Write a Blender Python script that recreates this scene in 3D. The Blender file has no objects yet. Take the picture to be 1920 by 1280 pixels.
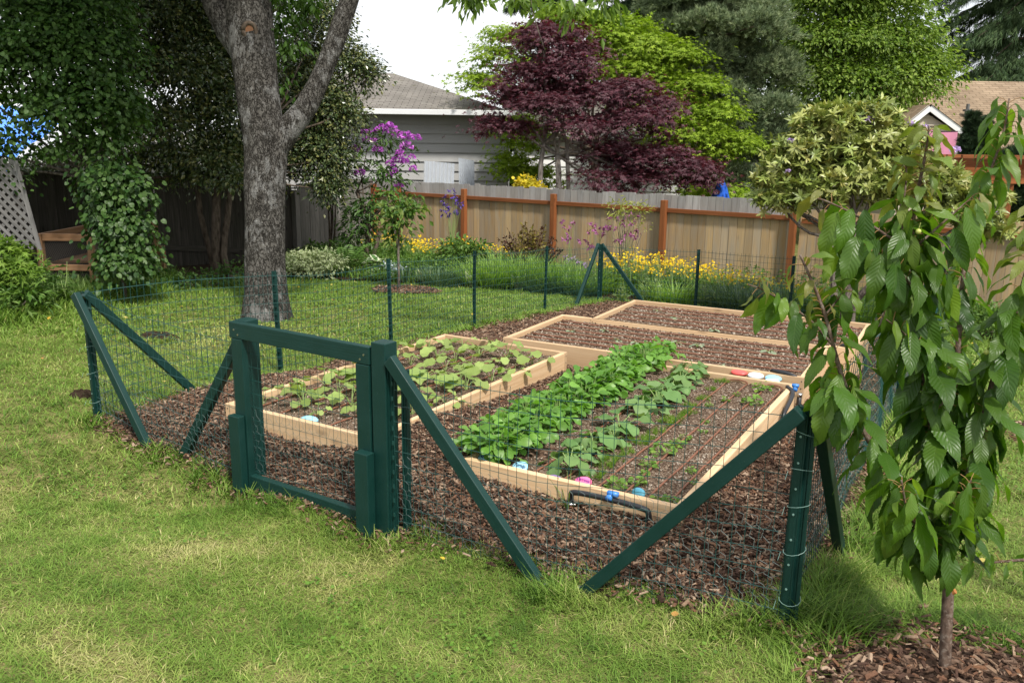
import bpy, math, random
import numpy as np
from mathutils import Vector, Matrix

scene = bpy.context.scene
C = scene.collection
PI = math.pi
rng = np.random.default_rng(7)
random.seed(7)

# ------------------------------------------------------------------ camera model
F_PX, PITCH, ROLL, YAW = 1582.5, -0.2293, 0.0138, -0.5075
CAM = np.array([1.0689, -3.5592, 1.8012])
_fw = np.array([math.sin(YAW) * math.cos(PITCH), math.cos(YAW) * math.cos(PITCH), math.sin(PITCH)])
_rt0 = np.array([math.cos(YAW), -math.sin(YAW), 0.0])
_up0 = np.cross(_rt0, _fw)
_rt = math.cos(ROLL) * _rt0 + math.sin(ROLL) * _up0
_up = -math.sin(ROLL) * _rt0 + math.cos(ROLL) * _up0

def ray(u, v):
    return _fw + _rt * ((u - 960) / F_PX) + _up * ((640 - v) / F_PX)
def at(u, v, d):                       # world point seen at photo pixel (u, v), d metres deep
    return CAM + ray(u, v) * d
def on_z(u, v, z):
    r = ray(u, v)
    return CAM + r * ((z - CAM[2]) / r[2])
def project(p):
    p = np.asarray(p, float) - CAM
    z = p @ _fw
    zz = np.where(np.abs(z) < 1e-6, 1e-6, z)
    return 960 + F_PX * (p @ _rt) / zz, 640 - F_PX * (p @ _up) / zz, z
def pxm(d):                            # metres per photo pixel at depth d
    return d / F_PX

# ------------------------------------------------------------------ value noise
_tab = np.random.default_rng(3).random((256, 256))
def vnoise(x, y, s=0):
    x = np.asarray(x, float) + 37.3 * s + 1000; y = np.asarray(y, float) + 17.9 * s + 1000
    xi = np.floor(x).astype(int); yi = np.floor(y).astype(int)
    fx = x - xi; fy = y - yi
    fx = fx * fx * (3 - 2 * fx); fy = fy * fy * (3 - 2 * fy)
    a = _tab[xi & 255, yi & 255]; b = _tab[(xi + 1) & 255, yi & 255]
    c = _tab[xi & 255, (yi + 1) & 255]; d = _tab[(xi + 1) & 255, (yi + 1) & 255]
    return (a * (1 - fx) + b * fx) * (1 - fy) + (c * (1 - fx) + d * fx) * fy
def fbm(x, y, s=0, o=4):
    t = 0; a = .5; n = 0
    for i in range(o):
        t = t + a * vnoise(np.asarray(x) * 2 ** i, np.asarray(y) * 2 ** i, s + i); n += a; a *= .5
    return t / n

# ------------------------------------------------------------------ terrain height (thin plate through surveyed points)
_cp = np.array([
 (-3.95,-.25,-.02),(-4.05,1.6,-.14),(-3.95,4.4,-.25),(-3.95,6.3,-.37),(-3.9,8,-.5),(-2.4,8.3,-.5),(.6,8,-.48),
 (.58,-.53,.02),(-3.35,-.27,-.08),(-3.0,-.30,-.10),(-2.42,-.36,-.15),(-1.42,-.42,-.14),(-.44,-.5,-.09),(.1,-.52,-.02),
 (-3.0,-.03,.04),(-1.85,-.03,.05),(-1.2,-.03,.055),(0,-.03,.06),(-1.5,1.2,.03),(-1.5,2.4,-.01),(.3,1.2,.01),(.3,2.4,-.06),
 (.62,.3,-.01),(.62,3,-.12),(.65,5,-.25),(-1.57,-2.24,.06),(1.2,-1.5,.07),(-4,-1.5,.0),(1.07,-3.5,.16),(-7,1,-.08),
 (-6.2,3.5,-.22),(-6.7,6.8,-.41),(-9,3,-.2),(-9,9,-.55),(-5,8.2,-.5),(-4,11,-.62),(3,8,-.45),(3,3,-.15),(3,0,.02),(-12,8,-.5),
 (-10,0,-.05),(-3.2,2.5,-.10),(-2.5,4.9,-.24),(-2.2,6.2,-.33),(-1,4,-.15),(-2,-1.2,-.06),(-8,-4,.1),(6,-4,.15),
 (40,-40,.3),(-40,-40,.3),(-60,20,-.9),(50,20,-.8),(-60,70,-1.2),(50,70,-1.2),(0,70,-1.2),(0,30,-.95),(-20,20,-.85),(12,14,-.7)])
def _tps(r2):
    return np.where(r2 > 1e-12, .5 * r2 * np.log(np.maximum(r2, 1e-12)), 0.)
_n = len(_cp)
_A = np.zeros((_n + 3, _n + 3))
_d2 = ((_cp[:, None, :2] - _cp[None, :, :2]) ** 2).sum(-1)
_A[:_n, :_n] = _tps(_d2) + np.eye(_n) * .02
_A[:_n, _n] = 1; _A[:_n, _n + 1:] = _cp[:, :2]; _A[_n, :_n] = 1; _A[_n + 1:, :_n] = _cp[:, :2].T
_w = np.linalg.solve(_A, np.r_[_cp[:, 2], 0, 0, 0])
def zg(x, y):
    x = np.asarray(x, float); y = np.asarray(y, float); sh = np.broadcast(x, y).shape
    x = np.broadcast_to(x, sh).ravel(); y = np.broadcast_to(y, sh).ravel()
    out = np.empty(len(x))
    for i in range(0, len(x), 60000):
        xs, ys = x[i:i + 60000], y[i:i + 60000]
        r2 = (xs[:, None] - _cp[None, :, 0]) ** 2 + (ys[:, None] - _cp[None, :, 1]) ** 2
        out[i:i + 60000] = _tps(r2) @ _w[:_n] + _w[_n] + _w[_n + 1] * xs + _w[_n + 2] * ys
    return out.reshape(sh) if sh else float(out[0])
def ground_at(u, v):
    r = ray(u, v); t = np.arange(1.5, 40, .02)
    p = CAM + t[:, None] * r
    k = np.argmax(p[:, 2] <= zg(p[:, 0], p[:, 1]))
    return p[k] if p[k, 2] <= zg(p[k, 0], p[k, 1]) else p[-1]
def G(x, y): return np.array([x, y, float(zg(x, y))])

# ------------------------------------------------------------------ mesh builder
class MB:
    """collects vertices, faces and one 4-component point attribute (random, random, u, v)"""
    def __init__(s): s.V = []; s.A = []; s.F = []; s.n = 0
    def add(s, V, F, A=None, m=0):
        V = np.asarray(V, float).reshape(-1, 3)
        if A is None: A = np.full((len(V), 4), .5)
        s.V.append(V); s.A.append(np.asarray(A, float).reshape(-1, 4))
        if isinstance(F, np.ndarray): s.F.append((F + s.n, m))
        else:
            by = {}
            for f in F: by.setdefault(len(f), []).append(f)
            for k, fs in by.items(): s.F.append((np.array(fs) + s.n, m))
        s.n += len(V)
    def box(s, c, size, R=None, m=0, r=None):
        c = np.asarray(c, float); h = np.asarray(size, float) / 2
        K = np.array([(x, y, z) for x in (-1, 1) for y in (-1, 1) for z in (-1, 1)], float) * h
        ax = np.argsort(-h)
        uu = K[:, ax[0]]; vv = K[:, ax[1]] + K[:, ax[2]]
        W = K if R is None else K @ np.asarray(R).T
        r = random.random() if r is None else r
        A = np.c_[np.full(8, r), np.full(8, random.random()), uu, vv]
        s.add(W + c, [(0, 1, 3, 2), (4, 6, 7, 5), (0, 4, 5, 1), (2, 3, 7, 6), (0, 2, 6, 4), (1, 5, 7, 3)], A, m)
    def bar(s, p, q, w, t, up=(0, 0, 1), m=0, r=None):
        """square timber from p to q: width w across, thickness t along up"""
        p = np.asarray(p, float); q = np.asarray(q, float); d = q - p; L = np.linalg.norm(d); x = d / L
        z = np.asarray(up, float); z = z - x * (z @ x); z /= np.linalg.norm(z); y = np.cross(z, x)
        s.box((p + q) / 2, (L, w, t), np.c_[x, y, z], m, r)
    def tube(s, path, rad, n=8, m=0, cap=True, r=None):
        path = np.asarray(path, float); k = len(path)
        rad = np.broadcast_to(np.asarray(rad, float), (k,))
        T = np.gradient(path, axis=0); T /= np.linalg.norm(T, axis=1)[:, None] + 1e-12
        ref = np.array([0, 0, 1.]) if abs(T[0, 2]) < .9 else np.array([1., 0, 0])
        N = np.zeros_like(path); a = ref - T[0] * (ref @ T[0]); N[0] = a / np.linalg.norm(a)
        for i in range(1, k):
            a = N[i - 1] - T[i] * (N[i - 1] @ T[i]); N[i] = a / (np.linalg.norm(a) + 1e-12)
        B = np.cross(T, N); an = np.arange(n) * 2 * PI / n
        V = path[:, None] + rad[:, None, None] * (np.cos(an)[None, :, None] * N[:, None] + np.sin(an)[None, :, None] * B[:, None])
        L = np.r_[0, np.cumsum(np.linalg.norm(np.diff(path, axis=0), axis=1))]
        r = random.random() if r is None else r
        A = np.stack([np.full((k, n), r), np.full((k, n), random.random()), np.repeat(L[:, None], n, 1), np.repeat(an[None], k, 0)], -1)
        i = np.arange(k - 1)[:, None] * n; j = np.arange(n)[None]; j2 = (j + 1) % n
        Fq = np.stack([i + j, i + j2, i + n + j2, i + n + j], -1).reshape(-1, 4)
        b = s.n; s.add(V, Fq, A, m)
        if cap:
            s.F.append((np.array([list(range(n))[::-1]]) + b, m)); s.F.append((np.array([list(range(n))]) + b + (k - 1) * n, m))
    def inst(s, T, pos, d, nrm, sc, r1=None, r2=None, m=0):
        """copies of leaf template T=(V,F,UV) at pos, x axis along d, z axis near nrm"""
        tV, tF, tU = T; n = len(pos); k = len(tV)
        if n == 0: return
        d = np.asarray(d, float); x = d / (np.linalg.norm(d, axis=1)[:, None] + 1e-9)
        z = nrm - x * (nrm * x).sum(1)[:, None]; z = z / (np.linalg.norm(z, axis=1)[:, None] + 1e-9)
        y = np.cross(z, x)
        sc = np.asarray(sc, float); sc = np.broadcast_to(sc[:, None] if sc.ndim == 1 else sc, (n, 3))
        L = tV[None] * sc[:, None]
        V = pos[:, None] + L[..., :1] * x[:, None] + L[..., 1:2] * y[:, None] + L[..., 2:] * z[:, None]
        r1 = rng.random(n) if r1 is None else r1; r2 = rng.random(n) if r2 is None else r2
        A = np.empty((n, k, 4)); A[..., 0] = r1[:, None]; A[..., 1] = r2[:, None]; A[..., 2:] = tU[None]
        b = s.n
        s.V.append(V.reshape(-1, 3)); s.A.append(A.reshape(-1, 4)); s.n += n * k
        by = {}
        for f in tF: by.setdefault(len(f), []).append(f)
        off = (np.arange(n) * k + b)[:, None, None]
        for q, fs in by.items():
            s.F.append(((np.array(fs)[None] + off).reshape(-1, q), m))
    def mesh(s, name, mats, smooth=False, off=None):
        V = np.concatenate(s.V); A = np.concatenate(s.A)
        if off is not None: V = V - np.asarray(off)
        me = bpy.data.meshes.new(name)
        loops = np.concatenate([f.ravel() for f, _ in s.F]).astype(np.int32)
        tot = np.concatenate([np.full(len(f), f.shape[1]) for f, _ in s.F]).astype(np.int32)
        mi = np.concatenate([np.full(len(f), m) for f, m in s.F]).astype(np.int32)
        st = np.r_[0, np.cumsum(tot)[:-1]].astype(np.int32)
        me.vertices.add(len(V)); me.vertices.foreach_set('co', V.astype(np.float32).ravel())
        me.loops.add(len(loops)); me.loops.foreach_set('vertex_index', loops)
        me.polygons.add(len(tot)); me.polygons.foreach_set('loop_start', st); me.polygons.foreach_set('loop_total', tot)
        for m_ in (mats if isinstance(mats, (list, tuple)) else [mats]): me.materials.append(m_)
        me.polygons.foreach_set('material_index', mi)
        me.polygons.foreach_set('use_smooth', np.full(len(tot), bool(smooth)))
        a = me.attributes.new('rnd', 'FLOAT_COLOR', 'POINT'); a.data.foreach_set('color', A.astype(np.float32).ravel())
        me.update(calc_edges=True); me.validate()
        return me

ORIG = {}
def thing(name, label, cat, loc=(0, 0, 0), group=None):
    o = bpy.data.objects.new(name, None); C.objects.link(o); o.location = loc; o.empty_display_size = .1
    o['label'] = label; o['category'] = cat
    if group: o['group'] = group
    ORIG[o.name] = np.asarray(loc, float)
    return o
def part(name, mb, mats, parent, smooth=False, bevel=0, label=None, local=False, kind=None):
    off = None if local else ORIG[parent.name]
    o = bpy.data.objects.new(name, mb.mesh(name, mats, smooth, off)); C.objects.link(o); o.parent = parent
    ORIG[o.name] = np.zeros(3) if local else ORIG[parent.name]
    if bevel:
        b = o.modifiers.new('edge', 'BEVEL'); b.width = bevel; b.segments = 2; b.limit_method = 'ANGLE'
    if label: o['label'] = label
    if kind: o['kind'] = kind
    return o
def single(name, mb, mats, label, cat, loc=None, group=None, smooth=False, kind=None, bevel=0):
    loc = np.zeros(3) if loc is None else np.asarray(loc, float)
    o = bpy.data.objects.new(name, mb.mesh(name, mats, smooth, loc)); C.objects.link(o); o.location = loc
    if label: o['label'] = label
    if cat: o['category'] = cat
    if group: o['group'] = group
    if kind: o['kind'] = kind
    if bevel:
        b = o.modifiers.new('edge', 'BEVEL'); b.width = bevel; b.segments = 2; b.limit_method = 'ANGLE'
    ORIG[o.name] = loc
    return o
def struct(name, mb, mats, kind='structure', smooth=False, label=None, cat=None):
    return single(name, mb, mats, label, cat, kind=kind, smooth=smooth)
def copy_tree(o, loc, rz=0, sc=1., label=None, parent=None):
    c = o.copy(); C.objects.link(c)
    if parent is None:
        c.location = loc; c.rotation_euler = (0, 0, rz); c.scale = (sc, sc, sc)
        if label: c['label'] = label
    else: c.parent = parent
    for ch in [q for q in o.children]: copy_tree(ch, None, parent=c)
    return c
ORD = 'first second third fourth fifth sixth seventh eighth ninth tenth eleventh twelfth thirteenth fourteenth fifteenth sixteenth seventeenth eighteenth nineteenth twentieth'.split()

# ------------------------------------------------------------------ materials
def newmat(name):
    m = bpy.data.materials.new(name); m.use_nodes = True; nt = m.node_tree; nt.nodes.clear()
    return m, nt
def N(nt, t, **kw):
    n = nt.nodes.new(t)
    for k, v in kw.items():
        if k.startswith('i_'):
            key = k[2:]; key = int(key) if key.isdigit() else key
            n.inputs[key].default_value = v
        else: setattr(n, k, v)
    return n
def ramp(nt, fac, stops, interp='LINEAR'):
    r = N(nt, 'ShaderNodeValToRGB'); r.color_ramp.interpolation = interp
    e = r.color_ramp.elements
    while len(e) < len(stops): e.new(.5)
    for q, (p, c) in zip(e, stops): q.position = p; q.color = (*c, 1) if len(c) == 3 else c
    if fac is not None: nt.links.new(fac, r.inputs[0])
    return r.outputs[0]
def mixc(nt, f, a, b, mode='MIX'):
    n = N(nt, 'ShaderNodeMix', data_type='RGBA', blend_type=mode)
    for s, v in ((n.inputs[0], f), (n.inputs[6], a), (n.inputs[7], b)):
        if hasattr(v, 'is_linked'): nt.links.new(v, s)
        elif isinstance(v, (int, float)): s.default_value = v
        else: s.default_value = (*v, 1)
    return n.outputs[2]
def math_(nt, op, a, b=0.):
    n = N(nt, 'ShaderNodeMath', operation=op)
    for s, v in zip(n.inputs, (a, b)):
        if hasattr(v, 'is_linked'): nt.links.new(v, s)
        else: s.default_value = v
    return n.outputs[0]
def noise(nt, vec, scale, detail=3, rough=.55, out=0):
    n = N(nt, 'ShaderNodeTexNoise'); n.inputs['Scale'].default_value = scale; n.inputs['Detail'].default_value = detail; n.inputs['Roughness'].default_value = rough
    if vec is not None: nt.links.new(vec, n.inputs['Vector'])
    return n.outputs[out]
def attr(nt):
    a = N(nt, 'ShaderNodeAttribute', attribute_name='rnd'); s = N(nt, 'ShaderNodeSeparateColor'); nt.links.new(a.outputs['Color'], s.inputs[0])
    return s.outputs[0], s.outputs[1], s.outputs[2], a.outputs['Alpha']
def comb(nt, x, y, z):
    n = N(nt, 'ShaderNodeCombineXYZ')
    for s, v in zip(n.inputs, (x, y, z)):
        if hasattr(v, 'is_linked'): nt.links.new(v, s)
        else: s.default_value = v
    return n.outputs[0]
def bump(nt, h, strength=.4, dist=.01):
    b = N(nt, 'ShaderNodeBump'); b.inputs['Strength'].default_value = strength; b.inputs['Distance'].default_value = dist; nt.links.new(h, b.inputs['Height'])
    return b.outputs[0]
def finish(nt, color, rough=.7, normal=None, spec=.3, trans=0., tcol=None, metal=0.):
    p = N(nt, 'ShaderNodeBsdfPrincipled')
    for s, v in ((p.inputs['Base Color'], color), (p.inputs['Roughness'], rough)):
        if hasattr(v, 'is_linked'): nt.links.new(v, s)
        elif isinstance(v, (int, float)): s.default_value = v
        else: s.default_value = (*v, 1)
    p.inputs['Specular IOR Level'].default_value = spec; p.inputs['Metallic'].default_value = metal
    if normal is not None: nt.links.new(normal, p.inputs['Normal'])
    out = N(nt, 'ShaderNodeOutputMaterial'); sh = p.outputs[0]
    if trans:
        t = N(nt, 'ShaderNodeBsdfTranslucent')
        if tcol is None: tcol = color
        if hasattr(tcol, 'is_linked'): nt.links.new(tcol, t.inputs[0])
        else: t.inputs[0].default_value = (*tcol, 1)
        mx = N(nt, 'ShaderNodeMixShader'); mx.inputs[0].default_value = trans
        nt.links.new(sh, mx.inputs[1]); nt.links.new(t.outputs[0], mx.inputs[2]); sh = mx.outputs[0]
    nt.links.new(sh, out.inputs[0])
def leafmat(name, cols, trans=.35, rough=.5, spec=.35, tmul=(1.25, 1.35, .6), veins=0, edge=None):
    """cols: base colours picked leaf by leaf; edge: colour of a pale leaf margin"""
    m, nt = newmat(name); r1, r2, u, v = attr(nt)
    col = ramp(nt, r1, [(i / max(1, len(cols) - 1), c) for i, c in enumerate(cols)])
    hs = N(nt, 'ShaderNodeHueSaturation'); nt.links.new(col, hs.inputs['Color'])
    mr = N(nt, 'ShaderNodeMapRange'); mr.inputs[3].default_value = .8; mr.inputs[4].default_value = 1.22; nt.links.new(r2, mr.inputs[0]); nt.links.new(mr.outputs[0], hs.inputs['Value'])
    col = hs.outputs[0]; nrm = None
    if edge is not None:
        av = math_(nt, 'ABSOLUTE', v); nz = noise(nt, comb(nt, math_(nt, 'MULTIPLY', u, 6.), v, math_(nt, 'MULTIPLY', r1, 40.)), 2., 2)
        k = math_(nt, 'ADD', av, math_(nt, 'MULTIPLY', math_(nt, 'SUBTRACT', nz, .5), .5))
        col = mixc(nt, ramp(nt, k, [(.52, (0, 0, 0)), (.62, (1, 1, 1))]), col, edge)
    if veins:
        av = math_(nt, 'ABSOLUTE', v)
        ph = math_(nt, 'SUBTRACT', math_(nt, 'MULTIPLY', u, float(veins)), math_(nt, 'MULTIPLY', av, veins * .22))
        w = math_(nt, 'ABSOLUTE', math_(nt, 'SUBTRACT', math_(nt, 'FRACT', ph), .5))
        line = ramp(nt, w, [(.0, (.6, .6, .6)), (.09, (0, 0, 0))])
        rib = ramp(nt, av, [(.0, (1, 1, 1)), (.07, (0, 0, 0))])
        both = mixc(nt, 1., line, rib, 'LIGHTEN')
        tint = mixc(nt, .3, col, (.20, .28, .09))
        col = mixc(nt, math_(nt, 'MULTIPLY', both, .5), col, tint)
        hgt = math_(nt, 'ADD', math_(nt, 'MULTIPLY', ramp(nt, w, [(0, (0, 0, 0)), (.5, (1, 1, 1))]), .5), math_(nt, 'MULTIPLY', rib, -.4))
        nrm = bump(nt, hgt, .42, .005)
    tc = mixc(nt, 1., col, tmul, 'MULTIPLY')
    finish(nt, col, rough, nrm, spec, trans, tc)
    return m
def barkmat(name, c1, c2, scale=14, lichen=None, stretch=.35, dist=.03):
    m, nt = newmat(name); tc = N(nt, 'ShaderNodeTexCoord'); mp = N(nt, 'ShaderNodeMapping'); mp.inputs['Scale'].default_value = (1, 1, stretch); nt.links.new(tc.outputs['Object'], mp.inputs[0])
    n1 = noise(nt, mp.outputs[0], scale, 6, .68); vo = N(nt, 'ShaderNodeTexVoronoi'); vo.inputs['Scale'].default_value = scale * .9; nt.links.new(mp.outputs[0], vo.inputs['Vector'])
    h = math_(nt, 'ADD', n1, math_(nt, 'MULTIPLY', vo.outputs[0], .5))
    col = ramp(nt, h, [(.42, c1), (.95, c2)])
    if lichen is not None:
        n2 = noise(nt, tc.outputs['Object'], scale * .8, 5, .7)
        col = mixc(nt, ramp(nt, n2, [(.50, (0, 0, 0)), (.60, (1, 1, 1))]), col, lichen)
    finish(nt, col, .9, bump(nt, h, 1., dist), .1)
    return m
def woodmat(name, base, dark, light=None, rough=.65, knots=True, grain=1., weather=None, vfreq=1., tints=None, tmix=.62):
    """sawn timber; grain runs along each piece (u), different in every piece (random)"""
    m, nt = newmat(name); r1, r2, u, v = attr(nt)
    vec = comb(nt, math_(nt, 'MULTIPLY', u, 1.4), math_(nt, 'MULTIPLY', v, 34. * vfreq), math_(nt, 'MULTIPLY', r1, 97.))
    g = noise(nt, vec, 1.3 * grain, 5, .6)
    vec2 = comb(nt, math_(nt, 'MULTIPLY', u, 3.), math_(nt, 'MULTIPLY', v, 120.), math_(nt, 'MULTIPLY', r1, 51.))
    g2 = noise(nt, vec2, 1.2, 2)
    light = light or base
    col = ramp(nt, g, [(.28, dark), (.48, base), (.72, light)])
    col = mixc(nt, math_(nt, 'MULTIPLY', g2, .25), col, dark)
    if knots:
        vo = N(nt, 'ShaderNodeTexVoronoi'); vo.inputs['Scale'].default_value = 1.
        nt.links.new(comb(nt, math_(nt, 'MULTIPLY', u, 2.7), math_(nt, 'MULTIPLY', v, 7.), math_(nt, 'MULTIPLY', r1, 31.)), vo.inputs['Vector'])
        col = mixc(nt, ramp(nt, vo.outputs[0], [(.05, (.8, .8, .8)), (.17, (0, 0, 0))]), col, tuple(x * .45 for x in dark))
    if tints is not None:
        col = mixc(nt, tmix, col, ramp(nt, r1, [(i / (len(tints) - 1), c) for i, c in enumerate(tints)]))
    if weather is not None:
        n2 = noise(nt, comb(nt, math_(nt, 'MULTIPLY', u, 1.2), math_(nt, 'MULTIPLY', v, 9.), math_(nt, 'MULTIPLY', r2, 77.)), 1.5, 4, .6)
        col = mixc(nt, ramp(nt, n2, [(.42, (0, 0, 0)), (.66, (.85, .85, .85))]), col, weather)
    mv = N(nt, 'ShaderNodeHueSaturation'); nt.links.new(col, mv.inputs['Color'])
    mr = N(nt, 'ShaderNodeMapRange'); mr.inputs[3].default_value = .82; mr.inputs[4].default_value = 1.16; nt.links.new(r2, mr.inputs[0]); nt.links.new(mr.outputs[0], mv.inputs['Value'])
    finish(nt, mv.outputs[0], rough, bump(nt, math_(nt, 'ADD', g, g2), .25, .004), .25)
    return m
def plainmat(name, col, rough=.5, spec=.4, var=.08, scale=20, bumps=.0, metal=0.):
    m, nt = newmat(name); tc = N(nt, 'ShaderNodeTexCoord'); n = noise(nt, tc.outputs['Object'], scale, 4, .6)
    c = mixc(nt, n, tuple(x * (1 - 2 * var) for x in col), tuple(min(1, x * (1 + 2 * var)) for x in col))
    finish(nt, c, rough, bump(nt, n, bumps, .004) if bumps else None, spec, metal=metal)
    return m
def palette(name, cols, rough=.85, spec=.15, bumps=0):
    """flat pieces, each its own colour from cols"""
    m, nt = newmat(name); r1, r2, u, v = attr(nt)
    col = ramp(nt, r1, [((i + .0) / len(cols), c) for i, c in enumerate(cols)], 'CONSTANT')
    tc = N(nt, 'ShaderNodeTexCoord'); n = noise(nt, tc.outputs['Object'], 160, 2)
    col = mixc(nt, 1., col, ramp(nt, n, [(.3, (.72, .72, .72)), (.7, (1.15, 1.15, 1.15))]), 'MULTIPLY')
    finish(nt, col, rough, None, spec)
    return m

# ------------------------------------------------------------------ leaf templates  (V, F, UV): x along the leaf, z up
LEAF4 = (np.array([(0, 0, 0), (.45, .27, .07), (1, 0, -.08), (.45, -.27, .07)], float), [(0, 2, 1), (0, 3, 2)], np.array([(0, 0), (.45, 1), (1, 0), (.45, -1)], float))
LEAFN = (LEAF4[0] * (1, .62, 1), LEAF4[1], LEAF4[2])
def _round():
    a = np.array([0, .5, 1.05, 1.6, 2.2, 2.8, PI, 3.48, 4.08, 4.68, 5.23, 5.78]); V = [(.5, 0, -.03)]
    for t in a: V.append((.5 - .5 * math.cos(t), .5 * math.sin(t), .06 + .05 * math.cos(3 * t)))
    V[1] = (.1, 0, 0)
    return np.array(V, float), [(0, i + 2 if i < 11 else 1, i + 1) for i in range(12)], np.array([(.5, 0)] + [(.5 - .5 * math.cos(t), math.sin(t)) for t in a])
ROUND = _round()
def _star(n=5):
    V = [(.0, 0, 0)]; F = []; k = 0
    angs = np.linspace(-2.0, 2.0, n)
    for i, t in enumerate(angs):
        l = 1 - .25 * abs(t) / 2
        if i == 0: V.append((.18 * math.cos(t - .4), .18 * math.sin(t - .4), 0))
        V.append((l * math.cos(t), l * math.sin(t), -.12)); t2 = t + 2.0 / (n - 1)
        V.append((.33 * math.cos(t2), .33 * math.sin(t2), .03))
    V = np.array(V, float)
    for i in range(n): F.append((0, 2 * i + 1, 2 * i + 2, 2 * i + 3))
    return V, F, V[:, :2].copy()
STAR = _star()
def _blade(seg=2, bend=.35):
    V = []; F = []; U = []
    for i in range(seg):
        t = i / seg; w = .5 * (1 - .35 * t)
        V += [(t, -w, 0), (t, w, 0)]; U += [(t, -1), (t, 1)]
    V.append((1, 0, 0)); U.append((1, 0))
    V = np.array(V, float); V[:, 2] = -bend * V[:, 0] ** 2
    for i in range(seg - 1): F.append((2 * i, 2 * i + 2, 2 * i + 3, 2 * i + 1))
    F.append((2 * seg - 2, 2 * seg, 2 * seg - 1))
    return V, F, np.array(U, float)
BLADE = _blade()
def _tuft(n, w, spread, seed, drop=0.):
    g = np.random.default_rng(seed); V = []; F = []; U = []
    for i in range(n):
        a = g.random() * 2 * PI; s = spread * (.3 + .7 * g.random()); l = .7 + .3 * g.random(); b = g.random() * .45
        d = np.array([math.cos(s), math.sin(s) * math.cos(a), math.sin(s) * math.sin(a)]); p = np.array([b, 0, 0])
        sd = np.cross(d, g.normal(size=3)); sd /= np.linalg.norm(sd)
        e = p + d * l * (1 - b * .4); e[2] -= drop * l
        k = len(V); V += [p - sd * w / 2, p + sd * w / 2, e]; U += [(0, -1), (0, 1), (1, 0)]; F.append((k, k + 1, k + 2))
    return np.array(V), F, np.array(U, float)
def bigleaf(nl, nw, width, curl, fold, wav=.0, serr=0., shape=None, twist=0.):
    V = []; U = []; F = []
    for i in range(nl + 1):
        t = i / nl
        w = width * (shape(t) if shape else (math.sin(PI * t ** .85) ** .8 * (1 - .25 * t)))
        for j in range(nw + 1):
            s = 2 * j / nw - 1
            ww = w * (1 + (serr * (1 if i % 2 else -1) if abs(s) == 1 else 0))
            y = s * ww; th = max(.02, curl * 1.9) * t; K = max(.02, curl * 1.9); z = fold * abs(y) - (1 - math.cos(th)) / K + wav * math.sin(t * 11 + (1.5 if s > 0 else 0)) * abs(s) + twist * y * t
            V.append((math.sin(th) / K, y, z)); U.append((t, s))
    for i in range(nl):
        for j in range(nw):
            a = i * (nw + 1) + j; F.append((a, a + nw + 1, a + nw + 2, a + 1))
    return np.array(V, float), F, np.array(U, float)
def unit(a): return a / (np.linalg.norm(a, axis=-1, keepdims=True) + 1e-9)
def rdir(n): return unit(rng.normal(size=(n, 3)))
def crown_pts(clumps, n, spray_r, spray_n, flat=.35, shell=(.55, 1.02), up=.5, droop=.3, below=.35, axup=.7):
    """leaf positions in sprays spread through ellipsoid clumps [(centre, radii)]"""
    c = np.array([k[0] for k in clumps], float); r = np.array([np.broadcast_to(k[1], 3) for k in clumps], float)
    w = (r.prod(1)) ** (2 / 3.); w /= w.sum()
    ns = max(1, int(n / spray_n)); k = rng.choice(len(c), ns, p=w)
    d = rdir(ns); fl = (d[:, 2] < -.1) & (rng.random(ns) > below); d[fl, 2] *= -1
    sh = shell[0] + (shell[1] - shell[0]) * rng.random(ns) ** .6
    ctr = c[k] + d * r[k] * sh[:, None]; outw = unit(d / r[k])
    si = np.repeat(np.arange(ns), spray_n); m = len(si)
    ax = unit(outw * .6 + np.array([0, 0, axup]) + rdir(ns) * .35)
    g = rng.normal(size=(m, 3)) * spray_r * (.6 + .8 * rng.random(ns))[si][:, None]; a = ax[si]
    g = g - a * (g * a).sum(1)[:, None] * (1 - flat)
    pos = ctr[si] + g
    ou = outw[si]
    nrm = unit(np.array([0, 0, 1.]) * up + ou * .6 + rdir(m) * .55)
    dr = unit(unit(g) * .7 + ou * .4 + rdir(m) * .5 + np.array([0, 0, -droop]))
    return pos, dr, nrm, rng.random(ns)[si]
def limb(p, q, r0, r1, bend=.15, k=7, seed=0):
    g = np.random.default_rng(seed); p = np.asarray(p, float); q = np.asarray(q, float); t = np.linspace(0, 1, k)[:, None]; L = np.linalg.norm(q - p)
    o = g.normal(size=3) * bend * L; o2 = g.normal(size=3) * bend * .5 * L
    path = p + (q - p) * t + o * np.sin(PI * t) * .5 + o2 * np.sin(2 * PI * t) * .5
    return path, np.linspace(r0, r1, k)
def CL(u, v, d, ru, rv, rd=None):       # clump: centre at photo pixel and depth, radii in photo pixels
    s = pxm(d); rd = ru if rd is None else rd
    return (at(u, v, d), np.array([(ru + rd) / 2 * s, (ru + rd) / 2 * s, rv * s]))
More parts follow.
